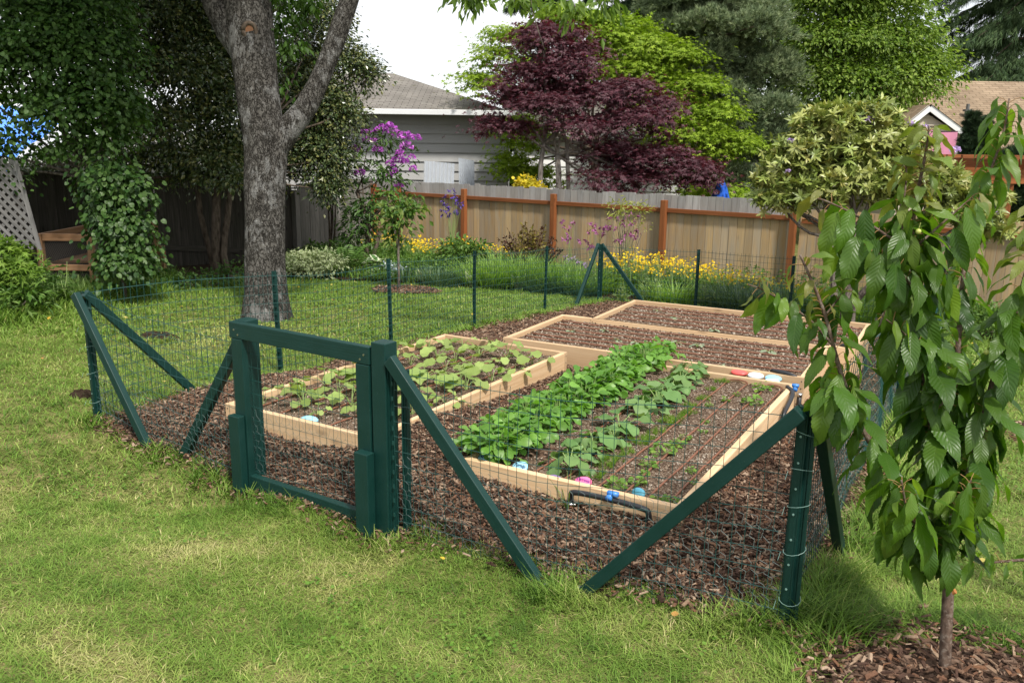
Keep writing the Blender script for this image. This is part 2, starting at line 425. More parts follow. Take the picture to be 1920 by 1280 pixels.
# ================================================================== camera, sky, sun
cd = bpy.data.cameras.new('camera'); cam = bpy.data.objects.new('camera', cd); C.objects.link(cam)
cd.sensor_width = 36; cd.lens = F_PX / 1920 * 36; cd.clip_start = .05; cd.clip_end = 600
cam.matrix_world = Matrix(((_rt[0], _up[0], -_fw[0], CAM[0]), (_rt[1], _up[1], -_fw[1], CAM[1]), (_rt[2], _up[2], -_fw[2], CAM[2]), (0, 0, 0, 1)))
scene.camera = cam
SUN_DIR = unit(np.array([.60, -.40, 1.02]))           # towards the sun
SUN_EL = math.asin(SUN_DIR[2]); SUN_ROT = math.atan2(SUN_DIR[0], SUN_DIR[1])
w = bpy.data.worlds.new('World'); scene.world = w; w.use_nodes = True; nt = w.node_tree; nt.nodes.clear()
sky = N(nt, 'ShaderNodeTexSky', sky_type='NISHITA'); sky.sun_disc = False; sky.sun_elevation = SUN_EL; sky.sun_rotation = SUN_ROT
tc = N(nt, 'ShaderNodeTexCoord'); nz = noise(nt, tc.outputs['Generated'], 2.2, 5, .55)
cl = ramp(nt, nz, [(.30, (.55, .55, .55)), (.55, (.96, .96, .96))])
mx = mixc(nt, cl, sky.outputs[0], (9.1, 9.2, 9.4))    # thin bright cloud over the blue
bg = N(nt, 'ShaderNodeBackground'); bg.inputs[1].default_value = .1; nt.links.new(mx, bg.inputs[0])
ow = N(nt, 'ShaderNodeOutputWorld'); nt.links.new(bg.outputs[0], ow.inputs[0])
sd = bpy.data.lights.new('sun', 'SUN'); sd.energy = 3.8; sd.angle = math.radians(5.0); sd.color = (1, .95, .86)
so = bpy.data.objects.new('sun', sd); C.objects.link(so)
so.rotation_euler = Vector(-SUN_DIR).to_track_quat('-Z', 'Y').to_euler(); so.location = (6, 3, 12)
vs = scene.view_settings; vs.view_transform = 'Standard'; vs.look = 'None'; vs.gamma = 1; vs.exposure = .45; vs.use_curve_mapping = False
scene.cycles.max_bounces = 6; scene.cycles.diffuse_bounces = 3; scene.cycles.glossy_bounces = 2; scene.cycles.transmission_bounces = 4
scene.cycles.transparent_max_bounces = 6; scene.cycles.use_denoising = True
scene.cycles.sample_clamp_indirect = 6

# ================================================================== ground
def grid_mesh(xs, ys, zf, mask=None):
    X, Y = np.meshgrid(xs, ys, indexing='ij'); Z = zf(X, Y); mb = MB(); nx, ny = len(xs), len(ys)
    i = np.arange(nx - 1)[:, None] * ny; j = np.arange(ny - 1)[None]
    F = np.stack([i + j, i + ny + j, i + ny + j + 1, i + j + 1], -1)
    if mask is not None:
        mk = mask(X, Y); mk = mk[:-1, :-1] & mk[1:, :-1] & mk[1:, 1:] & mk[:-1, 1:]; F = F[mk]
    F = F.reshape(-1, 4)
    mb.add(np.stack([X, Y, Z], -1).reshape(-1, 3), F); return mb
def spread(lo, hi, n, far, k=24):
    g = np.linspace(0, 1, k + 1)[1:] ** 2.2
    return np.r_[(lo - g * (far + lo))[::-1] if False else lo - (g * far)[::-1], np.linspace(lo, hi, n), hi + g * far]
m_ground, nt = newmat('lawn_soil'); tcg = N(nt, 'ShaderNodeTexCoord')
gn = noise(nt, tcg.outputs['Object'], 7, 6, .65); gn2 = noise(nt, tcg.outputs['Object'], 90, 3)
col = ramp(nt, gn, [(.35, (.08, .10, .025)), (.5, (.15, .16, .05)), (.66, (.26, .22, .10))])
col = mixc(nt, 1., col, ramp(nt, gn2, [(.3, (.6, .6, .6)), (.7, (1.2, 1.2, 1.2))]), 'MULTIPLY')
finish(nt, col, .95, bump(nt, gn2, .7, .02), .05)
struct('ground', grid_mesh(spread(-14, 5, 150, 90), spread(-5, 16, 160, 110), zg), m_ground, smooth=True)

# -------- beds: position of one corner and turn, as measured
BH = .172; BW = 1.206; BT = .039
L1, L2, L3, L4 = 2.434, 2.469, 2.518, 2.40
# (origin, turn, x range, y range)
BEDS = {'b1': ((-1.816, .022), -.0215, (-BW, 0), (0, L1)), 'b2': ((0, 0), -.0133, (-BW, 0), (0, L2)),
        'b3': ((-2.467, 2.635), .0151, (0, L3), (0, BW)), 'b4': ((-2.158, 3.80), .0199, (0, L4), (0, BW))}
def bxy(b, dx, dy):
    (ox, oy), r, _, _ = BEDS[b]; c, s = math.cos(r), math.sin(r)
    return ox + dx * c - dy * s, oy + dx * s + dy * c
def inbed(x, y, pad=0.):
    out = np.zeros(np.shape(x), bool)
    for (ox, oy), r, (x0, x1), (y0, y1) in BEDS.values():
        c, s = math.cos(r), math.sin(r); dx = (x - ox) * c + (y - oy) * s; dy = -(x - ox) * s + (y - oy) * c
        out |= (dx > x0 - pad) & (dx < x1 + pad) & (dy > y0 - pad) & (dy < y1 + pad)
    return out
FL = np.array([-3.95, -.23]); FR = np.array([.585, -.55]); BC = np.array([-3.88, 8.0]); BR = np.array([.72, 8.15])
FE = unit(FR - FL); FNV = np.array([-FE[1], FE[0]])       # along the front fence, and inwards from it
def mulch_sd(x, y):
    """positive inside the bark area of the garden"""
    wob = (fbm(x * 2.2, y * 2.2, 5, 3) - .5) * .22
    a = (x - FL[0]) * FNV[0] + (y - FL[1]) * FNV[1]
    return np.minimum(np.minimum(a - .03, x + 3.80 - .012 * y), np.minimum(.60 + .012 * y - x, 8.05 - y)) + wob
def ring_sd(x, y, c, r, s):
    return r * (1 + (fbm(x * 3, y * 3, s, 2) - .5) * .5) - np.hypot(x - c[0], y - c[1])
CHERRY = (1.20, -.74); SAP = (-6.67, 6.77)
SAPC = (SAP[0] + .1, SAP[1])
def bedline(x): return 8.25 + .0 * x + np.where(x < -4, .10 * (-4 - x) * -1.0, 0)
def flower_sd(x, y):
    """positive inside the planted border in front of the back fence"""
    edge = 8.35 - .28 * np.maximum(0, -4.6 - x) - .02 * np.maximum(0, -4.6 - x) ** 2
    return y - edge - (fbm(x * 1.3, y * 1.3, 9, 2) - .5) * .25
def leftbed_sd(x, y):
    """shaded border under the shrubs along the left fence"""
    # line through the hutch front
    a = np.array([-7.6, 1.0]); b = np.array([-9.4, 6.2]); d = unit(b - a); n = np.array([-d[1], d[0]])
    return (x - a[0]) * n[0] + (y - a[1]) * n[1] - .1 + (fbm(x, y, 12, 2) - .5) * .5
m_mulch, nt = newmat('bark_mulch'); tcg = N(nt, 'ShaderNodeTexCoord')
vo = N(nt, 'ShaderNodeTexVoronoi'); vo.inputs['Scale'].default_value = 45; vo.inputs['Randomness'].default_value = 1.; nt.links.new(tcg.outputs['Object'], vo.inputs['Vector'])
vs_ = N(nt, 'ShaderNodeSeparateColor'); nt.links.new(vo.outputs['Color'], vs_.inputs[0])
col = ramp(nt, vs_.outputs[0], [(0, (.028, .016, .011)), (.4, (.07, .042, .028)), (.7, (.13, .08, .055)), (1, (.22, .15, .11))])
finish(nt, col, .9, bump(nt, vo.outputs[0], .8, .015), .1)
struct('mulch_area', grid_mesh(np.arange(-4.1, .85, .06), np.arange(-.6, 8.4, .06), lambda X, Y: zg(X, Y) + .012 + .02 * fbm(X * 6, Y * 6, 2, 2), lambda X, Y: (mulch_sd(X, Y) > -.02)), m_mulch)
mb = grid_mesh(np.arange(CHERRY[0] - 1, CHERRY[0] + 1, .05), np.arange(CHERRY[1] - 1, CHERRY[1] + 1, .05), lambda X, Y: zg(X, Y) + .012, lambda X, Y: ring_sd(X, Y, CHERRY, .48, 4) > 0)
struct('mulch_circle', mb, m_mulch)
mb = grid_mesh(np.arange(SAPC[0] - 1, SAPC[0] + 1, .06), np.arange(SAPC[1] - 1, SAPC[1] + 1, .06), lambda X, Y: zg(X, Y) + .02, lambda X, Y: ring_sd(X, Y, SAPC, .48, 6) > 0)
struct('mulch_circle', mb, m_mulch)
m_soil, nt = newmat('border_soil'); tcg = N(nt, 'ShaderNodeTexCoord'); n1 = noise(nt, tcg.outputs['Object'], 30, 6, .7)
finish(nt, ramp(nt, n1, [(.35, (.018, .012, .008)), (.6, (.06, .042, .028)), (.75, (.13, .10, .07))]), .95, bump(nt, n1, 1., .03), .05)
struct('flower_bed_soil', grid_mesh(np.arange(-14, 4, .15), np.arange(5.5, 13.5, .15), lambda X, Y: zg(X, Y) + .015 + .03 * fbm(X * 3, Y * 3, 3), lambda X, Y: (flower_sd(X, Y) > 0)), m_soil)
struct('shrub_bed_soil', grid_mesh(np.arange(-16, -6, .15), np.arange(-1, 9, .15), lambda X, Y: zg(X, Y) + .014 + .03 * fbm(X * 3, Y * 3, 4), lambda X, Y: (leftbed_sd(X, Y) > .25) & (flower_sd(X, Y) < .2)), m_soil)

# -------- bark chips (loose, uncountable)
def chips(n, xr, yr, ok, size, seed, mult=1.):
    g = np.random.default_rng(seed); x = g.uniform(*xr, n); y = g.uniform(*yr, n); k = ok(x, y); x, y = x[k], y[k]; n = len(x)
    z = zg(x, y) + .02 + g.random(n) * .018 + .012 * fbm(x * 6, y * 6, 2, 2)
    L = size * (.5 + 1.1 * g.random(n) ** 2); W = L * (.16 + .28 * g.random(n)); H = .0025 + .004 * g.random(n)
    a = g.random(n) * 2 * PI; d = np.c_[np.cos(a), np.sin(a), g.normal(size=n) * .28]; nr = np.c_[g.normal(size=(n, 2)) * .33, np.ones(n)]
    return np.c_[x, y, z], d, unit(nr), np.c_[L, W, H], g.random(n), g.random(n)
BOXT = (np.array([(-.5, -.5, 0), (.5, -.35, 0), (.42, .5, 0), (-.38, .4, 0), (-.42, -.4, 1), (.44, -.3, 1), (.36, .42, 1), (-.34, .34, 1)], float), [(4, 5, 6, 7), (0, 1, 5, 4), (1, 2, 6, 5), (2, 3, 7, 6), (3, 0, 4, 7)], np.zeros((8, 2)))
def blade_col(n): pass
m_chip = palette('bark_chip', [(0.114, 0.066, 0.044), (0.041, 0.023, 0.016), (0.171, 0.101, 0.065), (0.075, 0.043, 0.031), (0.217, 0.144, 0.097), (0.052, 0.030, 0.022), (0.142, 0.075, 0.047), (0.274, 0.191, 0.131), (0.091, 0.056, 0.039), (0.160, 0.105, 0.075), (0.034, 0.020, 0.014), (0.171, 0.088, 0.050), (0.342, 0.247, 0.176)], .9, .12)
def inview(x, y, mg=260, zoff=0.):
    u, v, z = project(np.c_[x, y, zg(x, y) + zoff]); return (z > .8) & (u > -mg) & (u < 1920 + mg) & (v > -200) & (v < 1280 + mg)
mb = MB()
p = chips(140000, (-4.1, .8), (-.6, 4.), lambda x, y: (mulch_sd(x, y) > -.05 + .06 * rng.normal(size=x.shape)) & ~inbed(x, y, .0) & inview(x, y), .029, 11)
mb.inst(BOXT, *p)
p = chips(40000, (-4.1, .9), (3.6, 8.3), lambda x, y: (mulch_sd(x, y) > -.05 + .06 * rng.normal(size=x.shape)) & ~inbed(x, y) & inview(x, y), .042, 12)
mb.inst(BOXT, *p)
p = chips(9500, (CHERRY[0] - 1.1, CHERRY[0] + 1.1), (CHERRY[1] - 1.1, CHERRY[1] + 1.1), lambda x, y: (ring_sd(x, y, CHERRY, .50, 4) > -.03 + .06 * rng.normal(size=x.shape)) & inview(x, y), .036, 13)
mb.inst(BOXT, *p)
p = chips(5200, (SAPC[0] - 1, SAPC[0] + 1), (SAPC[1] - 1, SAPC[1] + 1), lambda x, y: ring_sd(x, y, SAPC, .5, 6) > .0, .06, 14)
mb.inst(BOXT, *p)
p = chips(3500, (.8, 2.6), (2., 4.2), lambda x, y: ring_sd(x, y, (1.75, 3.1), .42, 8) > .0, .05, 15)
mb.inst(BOXT, *p)
struct('bark_chips', mb, m_chip, kind='stuff')

# ================================================================== lawn grass
SH = (-6.2, 3.55)                                         # big tree
def lawn_ok(x, y):
    g_ = rng.normal(size=x.shape)
    return (mulch_sd(x, y) < .015 + .035 * g_) & (ring_sd(x, y, CHERRY, .48, 4) < .01 + .04 * g_) & (ring_sd(x, y, SAPC, .48, 6) < .0 + .04 * g_) & \
        (flower_sd(x, y) < 0 + .05 * g_) & (leftbed_sd(x, y) < .35 + .1 * g_) & (np.hypot(x - SH[0], y - SH[1]) > .3) & inview(x, y) & ~inbed(x, y, .03) & (ring_sd(x, y, (1.75, 3.1), .42, 8) < .03 * g_)
def fringe(x, y):
    """longer unmown grass beside the wire, the posts and the bark"""
    s = mulch_sd(x, y); f = np.exp(-((s + .08) / .10) ** 2) * (s < .06) * (.35 + .65 * fbm(x * 2.5, y * 2.5, 31, 2))
    f = np.maximum(f, .95 * np.exp(-(ring_sd(x, y, CHERRY, .48, 4) + .10) ** 2 / .012) * (.5 + .5 * fbm(x * 3, y * 3, 33, 2)))
    f = np.maximum(f, 2.6 * np.exp(-(((x - .68) / .22) ** 2 + ((y + .52) / .22) ** 2)))
    for px_, py_ in ((-3.95, -.3), (-2.42, -.45), (-1.35, -.5), (-.35, -.6), (-3.2, -.36)): f = np.maximum(f, 1.5 * np.exp(-(((x - px_) / .16) ** 2 + ((y - py_) / .10) ** 2)))
    f = np.maximum(f, 1.9 * np.exp(-((leftbed_sd(x, y) - .05) / .28) ** 2) * (y < 4.3))
    f = np.maximum(f, 1.6 * np.exp(-((s + .10) / .12) ** 2) * (x > .3))
    return f
m_grass, nt = newmat('grass_blade'); r1, r2, u_, v_ = attr(nt)
gcol = ramp(nt, r1, [(0, (.060, .130, .016)), (.3, (.125, .220, .030)), (.55, (.205, .30, .055)), (.78, (.36, .37, .125)), (1, (.54, .47, .25))])
hs = N(nt, 'ShaderNodeHueSaturation'); nt.links.new(gcol, hs.inputs['Color']); mr = N(nt, 'ShaderNodeMapRange'); mr.inputs[3].default_value = .75; mr.inputs[4].default_value = 1.3; nt.links.new(r2, mr.inputs[0]); nt.links.new(mr.outputs[0], hs.inputs['Value'])
finish(nt, hs.outputs[0], .55, None, .25, .3, mixc(nt, 1., hs.outputs[0], (1.1, 1.25, .6), 'MULTIPLY'))
BL2 = _blade(2, .55); BL2[0][:, 0] *= 1
def grass(n, xr, yr, dmin, dmax, wid, hgt, seed, lean=.9):
    g = np.random.default_rng(seed); x = g.uniform(*xr, n); y = g.uniform(*yr, n)
    dd = (np.c_[x, y] - CAM[:2]) @ unit(_fw[:2]); k = (dd > dmin) & (dd < dmax); x, y = x[k], y[k]
    k = lawn_ok(x, y); x, y = x[k], y[k]; n = len(x)
    f = fringe(x, y); cl = fbm(x * 5.5, y * 5.5, 21, 3); pat = fbm(x * 1.9, y * 2.4, 22, 4); fine = fbm(x * 16, y * 16, 23, 2)
    h = hgt * (.45 + 1.1 * g.random(n)) * (.25 + 1.5 * cl) * (1 + 1.15 * f)
    h = h * np.where(np.hypot(x - SH[0], y - SH[1]) < 1.2, .6, 1)
    a = g.random(n) * 2 * PI + 3 * cl; ln = lean * (.35 + g.random(n)) / (1 + .9 * f)
    d = np.c_[np.cos(a) * ln, np.sin(a) * ln, np.ones(n)]
    nr = np.c_[-np.cos(a), -np.sin(a), ln]
    # straw-coloured dry patches, fresh dark tufts
    dry = .04 + .62 * np.clip((pat - .43) * 3.6, 0, 1) + .42 * (fine - .5) - .55 * np.clip((cl - .52) * 3, 0, 1) - .12 * f
    near = np.clip(1.2 - (y + 1.0) / 3.0, 0.25, 1)
    dry = dry * near
    dry += .6 * np.exp(-(((x + 5.7) / .7) ** 2 + ((y - 2.9) / .45) ** 2)) + .45 * np.exp(-(((x + 5.6) / .8) ** 2 + ((y - 2.1) / .5) ** 2)) + .35 * np.exp(-(((x + 1.7) / .4) ** 2 + ((y + .95) / .3) ** 2))
    c = np.clip(.36 + .30 * (g.random(n) - .5) + .55 * dry + (g.random(n) < .07) * .35, 0, 1)
    W = wid * (.6 + .8 * g.random(n)) * (1 + .4 * f)
    return np.c_[x, y, zg(x, y) + .002], d, nr, np.c_[h, W, h], c, g.random(n)
mb = MB()
mb.inst(BL2, *grass(520000, (-5.5, 3.2), (-3.0, 1.5), 1.2, 4.3, .0027, .036, 31, 1.25))
mb.inst(BL2, *grass(520000, (-9.5, 4.2), (-2.4, 7.), 4.3, 8.0, .0050, .040, 32))
mb.inst(BL2, *grass(420000, (-13, 4.5), (-.8, 10.), 8.0, 16., .010, .05, 33))
struct('grass', mb, m_grass, kind='stuff')
# clover and small lawn weeds
g = np.random.default_rng(19); n = 70000; x = g.uniform(-9, 3, n); y = g.uniform(-2.6, 7, n); k = (fbm(x * 1.3, y * 1.3, 77, 3) > .60) & (fbm(x * 5, y * 5, 78, 2) > .5); x, y = x[k], y[k]; k = lawn_ok(x, y); x, y = x[k], y[k]; n = len(x)
mb = MB(); mb.inst(ROUND, np.c_[x, y, zg(x, y) + .016 + .016 * g.random(n)], np.c_[g.normal(size=(n, 2)), np.zeros(n)], unit(np.c_[g.normal(size=(n, 2)) * .35, np.ones(n)]), .009 + .010 * g.random(n))
struct('clover', mb, leafmat('clover_leaf', [(.08, .17, .02), (.11, .215, .03), (.15, .26, .04)], .3, .5, .25), kind='stuff')
# rougher uncut grass along the shrub border on the left
m_tall = leafmat('tall_grass_blade', [(.05, .11, .02), (.09, .17, .03), (.13, .22, .05), (.17, .25, .07)], .35, .5)
def tallgrass(n, x, y, h, wd, seed, lean=.5):
    g = np.random.default_rng(seed); n = len(x); a = g.random(n) * 2 * PI; ln = lean * (.3 + g.random(n))
    return np.c_[x, y, zg(x, y)], np.c_[np.cos(a) * ln, np.sin(a) * ln, np.ones(n)], np.c_[-np.cos(a), -np.sin(a), ln], np.c_[h * (.5 + .8 * g.random(n)), wd * (.7 + .6 * g.random(n)), h * (.4 + .6 * g.random(n))]
g = np.random.default_rng(5); x = g.uniform(-12.5, -6.5, 60000); y = g.uniform(-.6, 5.2, 60000); s = leftbed_sd(x, y); k = (s > .1) & (s < 1.1 * (.5 + fbm(x, y, 3, 2))) & (y < 4.9 - .0 * x) & (fbm(x * 1.4, y * 1.4, 41, 2) > .35 - .25 * (y < 3)) & inview(x, y)
x, y = x[k], y[k]
mb = MB(); mb.inst(_blade(3, .5), *tallgrass(0, x, y, .30, .009, 6))
struct('uncut_grass', mb, m_tall, kind='stuff')
# small yellow leaves dropped on the lawn
g = np.random.default_rng(9); n = 1500; x = g.uniform(-11, 3, n); y = g.uniform(-2.5, 8, n); near_tree = np.exp(-(((x + 8.2) / 1.6) ** 2 + ((y - 5.8) / 1.3) ** 2)); k = (g.random(n) < .05 + .9 * near_tree) & (mulch_sd(x, y) < -.1); x, y = x[k], y[k]; n = len(x)
mb = MB(); mb.inst(ROUND, np.c_[x, y, zg(x, y) + .035], np.c_[rdir(n)[:, :2], np.zeros(n)], unit(np.c_[g.normal(size=(n, 2)) * .4, np.ones(n)]), .022 + .02 * g.random(n))
struct('fallen_leaves', mb, palette('fallen_leaf', [(.55, .40, .05), (.45, .30, .04), (.5, .42, .12), (.35, .2, .06)]), kind='stuff')
# bare mole hill and worn patch
def heap(c, rx, ry, h, seed):
    a = np.linspace(0, 2 * PI, 29)[:-1]; V = [(*c[:2], float(zg(*c[:2])) + h)]; A = []; mbh = MB()
    rr = [.35, .7, 1.]
    for q in rr:
        for t in a:
            k = 1 + .35 * (vnoise(math.cos(t) * 2 + 5, math.sin(t) * 2 + 5, seed) - .5); x = c[0] + rx * q * k * math.cos(t); y = c[1] + ry * q * k * math.sin(t)
            V.append((x, y, float(zg(x, y)) + h * (1 - q ** 2) + (.0 if q == 1 else .02 * random.random()) - (.02 if q == 1 else 0)))
    F = [(0, i + 1, (i + 1) % 28 + 1) for i in range(28)]
    for q in range(2):
        for i in range(28): F.append((1 + q * 28 + i, 1 + (q + 1) * 28 + i, 1 + (q + 1) * 28 + (i + 1) % 28, 1 + q * 28 + (i + 1) % 28))
    mbh.add(V, F); return mbh
single('soil_mound', heap((-6.12, 2.01), .30, .18, .04, 3), m_soil, 'low dark heap of bare soil on the lawn inside the wire view near the trunk', 'soil mound', G(-6.12, 2.01))
single('soil_mound', heap((-4.5, .05), .14, .10, .03, 5), m_soil, 'small bare soil bump in the grass outside the left corner post', 'soil mound', G(-4.5, .05))

# ================================================================== raised beds
m_fir = woodmat('fresh_fir_board', (.58, .40, .235), (.46, .285, .15), (.68, .51, .33), .6, tints=[(.60, .42, .25), (.66, .47, .29), (.55, .37, .21)], tmix=.25)
m_bedsoil, nt = newmat('potting_soil'); tcg = N(nt, 'ShaderNodeTexCoord')
vo = N(nt, 'ShaderNodeTexVoronoi'); vo.inputs['Scale'].default_value = 110; nt.links.new(tcg.outputs['Object'], vo.inputs['Vector']); sc_ = N(nt, 'ShaderNodeSeparateColor'); nt.links.new(vo.outputs['Color'], sc_.inputs[0])
n1 = noise(nt, tcg.outputs['Object'], 9, 4, .6)
col = ramp(nt, sc_.outputs[0], [(0, (.055, .036, .025)), (.5, (.12, .084, .060)), (.8, (.20, .148, .108)), (1, (.29, .235, .18))])
col = mixc(nt, 1., col, ramp(nt, n1, [(.3, (.7, .68, .66)), (.7, (1.15, 1.12, 1.1))]), 'MULTIPLY')
finish(nt, col, .95, bump(nt, vo.outputs[0], .7, .01), .08)
m_crumb = palette('soil_crumb', [(.11, .07, .048), (.19, .13, .09), (.065, .04, .027), (.24, .175, .125), (.14, .092, .065), (.33, .26, .20), (.115, .072, .048), (.44, .38, .31), (.20, .135, .092), (.16, .11, .08), (.40, .34, .28), (.25, .18, .125)], .9, .1)
SOILZ = BH - .044
m_screw = plainmat('dark_screw', (.07, .055, .045), .5)
labels_bed = {'b1': 'long raised bed of pale boards planted with young squash behind the gate', 'b2': 'raised bed of pale boards holding the leafy green rows', 'b3': 'bare brown raised bed lying across the end of the two planted beds', 'b4': 'bare brown raised bed farthest back beside the far corner post'}
drip_mat = plainmat('brown_drip_tube', (.20, .085, .05), .5, .3, .1)
black = plainmat('black_poly_pipe', (.014, .015, .018), .4, .5, .1)
blue = plainmat('blue_valve_plastic', (.05, .22, .62), .35, .5, .05)
clampm = plainmat('steel_clamp', (.5, .5, .5), .3, .5, .05, metal=1.)
for b, (o, r, (x0, x1), (y0, y1)) in BEDS.items():
    cx, cy = bxy(b, (x0 + x1) / 2, (y0 + y1) / 2)
    t = thing('raised_bed', labels_bed[b], 'raised bed', (cx, cy, 0), 'raised wooden vegetable beds')
    R = np.array([[math.cos(r), -math.sin(r), 0], [math.sin(r), math.cos(r), 0], [0, 0, 1]])
    h_ = BT / 2
    for (ax, ay, sx, sy, isx) in (((x0 + x1) / 2, y0 + h_, x1 - x0, BT, 1), ((x0 + x1) / 2, y1 - h_, x1 - x0, BT, 1), (x0 + h_, (y0 + y1) / 2, BT, y1 - y0 - 2 * BT - .004, 0), (x1 - h_, (y0 + y1) / 2, BT, y1 - y0 - 2 * BT - .004, 0)):
        pts = [bxy(b, ax + sx * .5 * k * isx, ay + sy * .5 * k * (1 - isx)) for k in (-1, 0, 1)]
        zb = min(float(zg(*q)) for q in pts) - .04
        top = BH + (0 if isx else -.0015)
        px_, py_ = bxy(b, ax, ay); mbb = MB(); mbb.box((px_, py_, (top + zb) / 2), (sx, sy, top - zb), R)
        part('board', mbb, m_fir, t, bevel=.003)
    ms = MB()
    for yy in ((y0, -1), (y1, 1)):
        for xx in (x0 + .02, x1 - .02):
            for dz in (.03, .085):
                p = bxy(b, xx, yy[0] + yy[1] * .0005); q = bxy(b, xx, yy[0] + yy[1] * .0025); ms.tube([(*p, BH - dz), (*q, BH - dz)], .0045, 8)
    for xx, sg in ((x0, -1), (x1, 1)):
        for yy in (y0 + .02, y1 - .02):
            for dz in (.03, .085):
                p = bxy(b, xx + sg * .0005, yy); q = bxy(b, xx + sg * .0025, yy); ms.tube([(*p, BH - dz), (*q, BH - dz)], .0045, 8)
    part('screw', ms, m_screw, t)
    # soil with crumbs
    nx = max(8, int((x1 - x0) / .05)); ny = max(8, int((y1 - y0) / .05))
    gx = np.linspace(x0 + BT, x1 - BT, nx); gy = np.linspace(y0 + BT, y1 - BT, ny); X, Y = np.meshgrid(gx, gy, indexing='ij')
    WX, WY = bxy(b, X, Y); Z = SOILZ + .016 * (fbm(WX * 5, WY * 5, 51, 3) - .5) + .010 * (fbm(WX * 22, WY * 22, 52, 2) - .5)
    ms = MB(); i = np.arange(nx - 1)[:, None] * ny; j = np.arange(ny - 1)[None]
    ms.add(np.stack([WX, WY, Z], -1).reshape(-1, 3), np.stack([i + j, i + ny + j, i + ny + j + 1, i + j + 1], -1).reshape(-1, 4), None, 0)
    n = 15000 if b in ('b2',) else (9000 if b == 'b1' else 9000)
    g = np.random.default_rng(hash(b) % 1 + ord(b[1])); ex = g.uniform(x0 + BT, x1 - BT, n); ey = g.uniform(y0 + BT, y1 - BT, n); wx, wy = bxy(b, ex, ey)
    z = SOILZ + .016 * (fbm(wx * 5, wy * 5, 51, 3) - .5) + .010 * (fbm(wx * 22, wy * 22, 52, 2) - .5) + .001
    L = (.008 if b in ('b1', 'b2') else .012) * (.5 + 1.3 * g.random(n) ** 2); a = g.random(n) * 2 * PI
    ms.inst(BOXT, np.c_[wx, wy, z], np.c_[np.cos(a), np.sin(a), .3 * g.normal(size=n)], unit(np.c_[g.normal(size=(n, 2)) * .5, np.ones(n)]), np.c_[L, L * .6, L * .45], g.random(n), g.random(n), m=1)
    part('soil', ms, [m_bedsoil, m_crumb], t)

def soil_at(x, y): return SOILZ + .016 * (fbm(x * 5, y * 5, 51, 3) - .5)
# -------- drip irrigation, one connected kit per bed
def drip(b, along, offs, label, loops=True):
    (ox, oy), r, (x0, x1), (y0, y1) = BEDS[b]; c0 = bxy(b, (x0 + x1) / 2, (y0 + y1) / 2)
    t = thing('drip_irrigation', label, 'drip irrigation', (*c0, SOILZ), 'drip irrigation kits in the beds')
    a0, a1 = ((y0, y1) if along == 'y' else (x0, x1)); a0 += BT + .03; a1 -= BT + .03
    for k, of in enumerate(offs):
        s = np.linspace(a0, a1, 26); wob = .010 * (vnoise(s * 3, s * 0 + of * 9, 61) - .5) + .018 * (vnoise(s * .9, s * 0 + of * 7, 62) - .5)
        pts = []
        for q, wv in zip(s, wob):
            dx, dy = ((of + wv, q) if along == 'y' else (q, of + wv)); x, y = bxy(b, dx, dy); pts.append((x, y, soil_at(x, y) + .010))
        m_ = MB(); m_.tube(pts, .0058 if b in ('b1', 'b2') else .0062, 7); part('drip_tube', m_, drip_mat, t, True)
    if loops:
        for k in range(0, len(offs) - 1, 2):
            for end, e0 in ((a1, 1),) if k % 4 == 0 else ((a1, 1), (a0, -1)):
                o1, o2 = offs[k], offs[k + 1]; th = np.linspace(0, PI, 14); mid = (o1 + o2) / 2; hw = abs(o2 - o1) / 2; pts = []
                for q in th:
                    f1 = mid - hw * math.cos(q); f2 = end + e0 * .02 * math.sin(q); dx, dy = ((f1, f2) if along == 'y' else (f2, f1)); x, y = bxy(b, dx, dy); pts.append((x, y, soil_at(x, y) + .012 + .012 * math.sin(q)))
                m_ = MB(); m_.tube(pts, .0058, 7); part('drip_loop', m_, drip_mat, t, True)
    return t
d1 = drip('b1', 'y', [-1.05, -.84, -.63, -.42, -.2], 'brown drip tubes running the length of the squash bed', False)
d2 = drip('b2', 'y', [-.84, -.66, -.47, -.33, -.2, -.085], 'brown drip tubes looping between the rows of the greens bed')
d3 = drip('b3', 'x', [.13, .28, .43, .58, .74, .90, 1.06], 'brown drip tubes across the bare bed next to the greens', False)
d4 = drip('b4', 'x', [.15, .33, .52, .72, .92, 1.07], 'brown drip tubes across the bare bed farthest back', False)
def pipes(path, r=.013, n=9): m_ = MB(); m_.tube(path, r, n); return m_
def smooth_path(P, k=6):
    P = np.asarray(P, float)
    for _ in range(2):
        Q = [P[0]]
        for a, b_ in zip(P[:-1], P[1:]): Q += [a * .75 + b_ * .25, a * .25 + b_ * .75]
        Q.append(P[-1]); P = np.array(Q)
    return P
# front of the greens bed: black pipe along the board, dropping at both ends, blue tap
fy = -.02
part('header_pipe', pipes(smooth_path([(-.555, fy + .008, .02), (-.555, fy, .12), (-.545, fy - .012, .150), (-.35, fy - .014, .154), (-.17, fy - .012, .146), (-.145, fy - .01, .130), (-.145, fy, .05)]), .0145), black, d2, True)
m_ = MB(); m_.tube([(-.345, fy - .03, .158), (-.345, fy + .012, .176)], .017, 10); m_.box((-.330, fy - .010, .182), (.055, .022, .022)); part('valve', m_, blue, d2, True)
for xx, zz in ((-.145, .075), (-.555, .07)):
    m_ = MB(); m_.tube([(xx, fy + .001, zz), (xx, fy + .001, zz + .012)], .0175, 12); m_.box((xx + .02, fy, zz + .006), (.016, .012, .012)); part('hose_clamp', m_, clampm, d2, True)
ex = bxy('b2', -BW - .02, .03)
part('elbow_fitting', pipes(smooth_path([(ex[0], ex[1], 0), (ex[0], ex[1], .1), (ex[0] - .004, ex[1], .14), (ex[0] + .02, ex[1] + .02, .16)]), .014), black, d2, True)
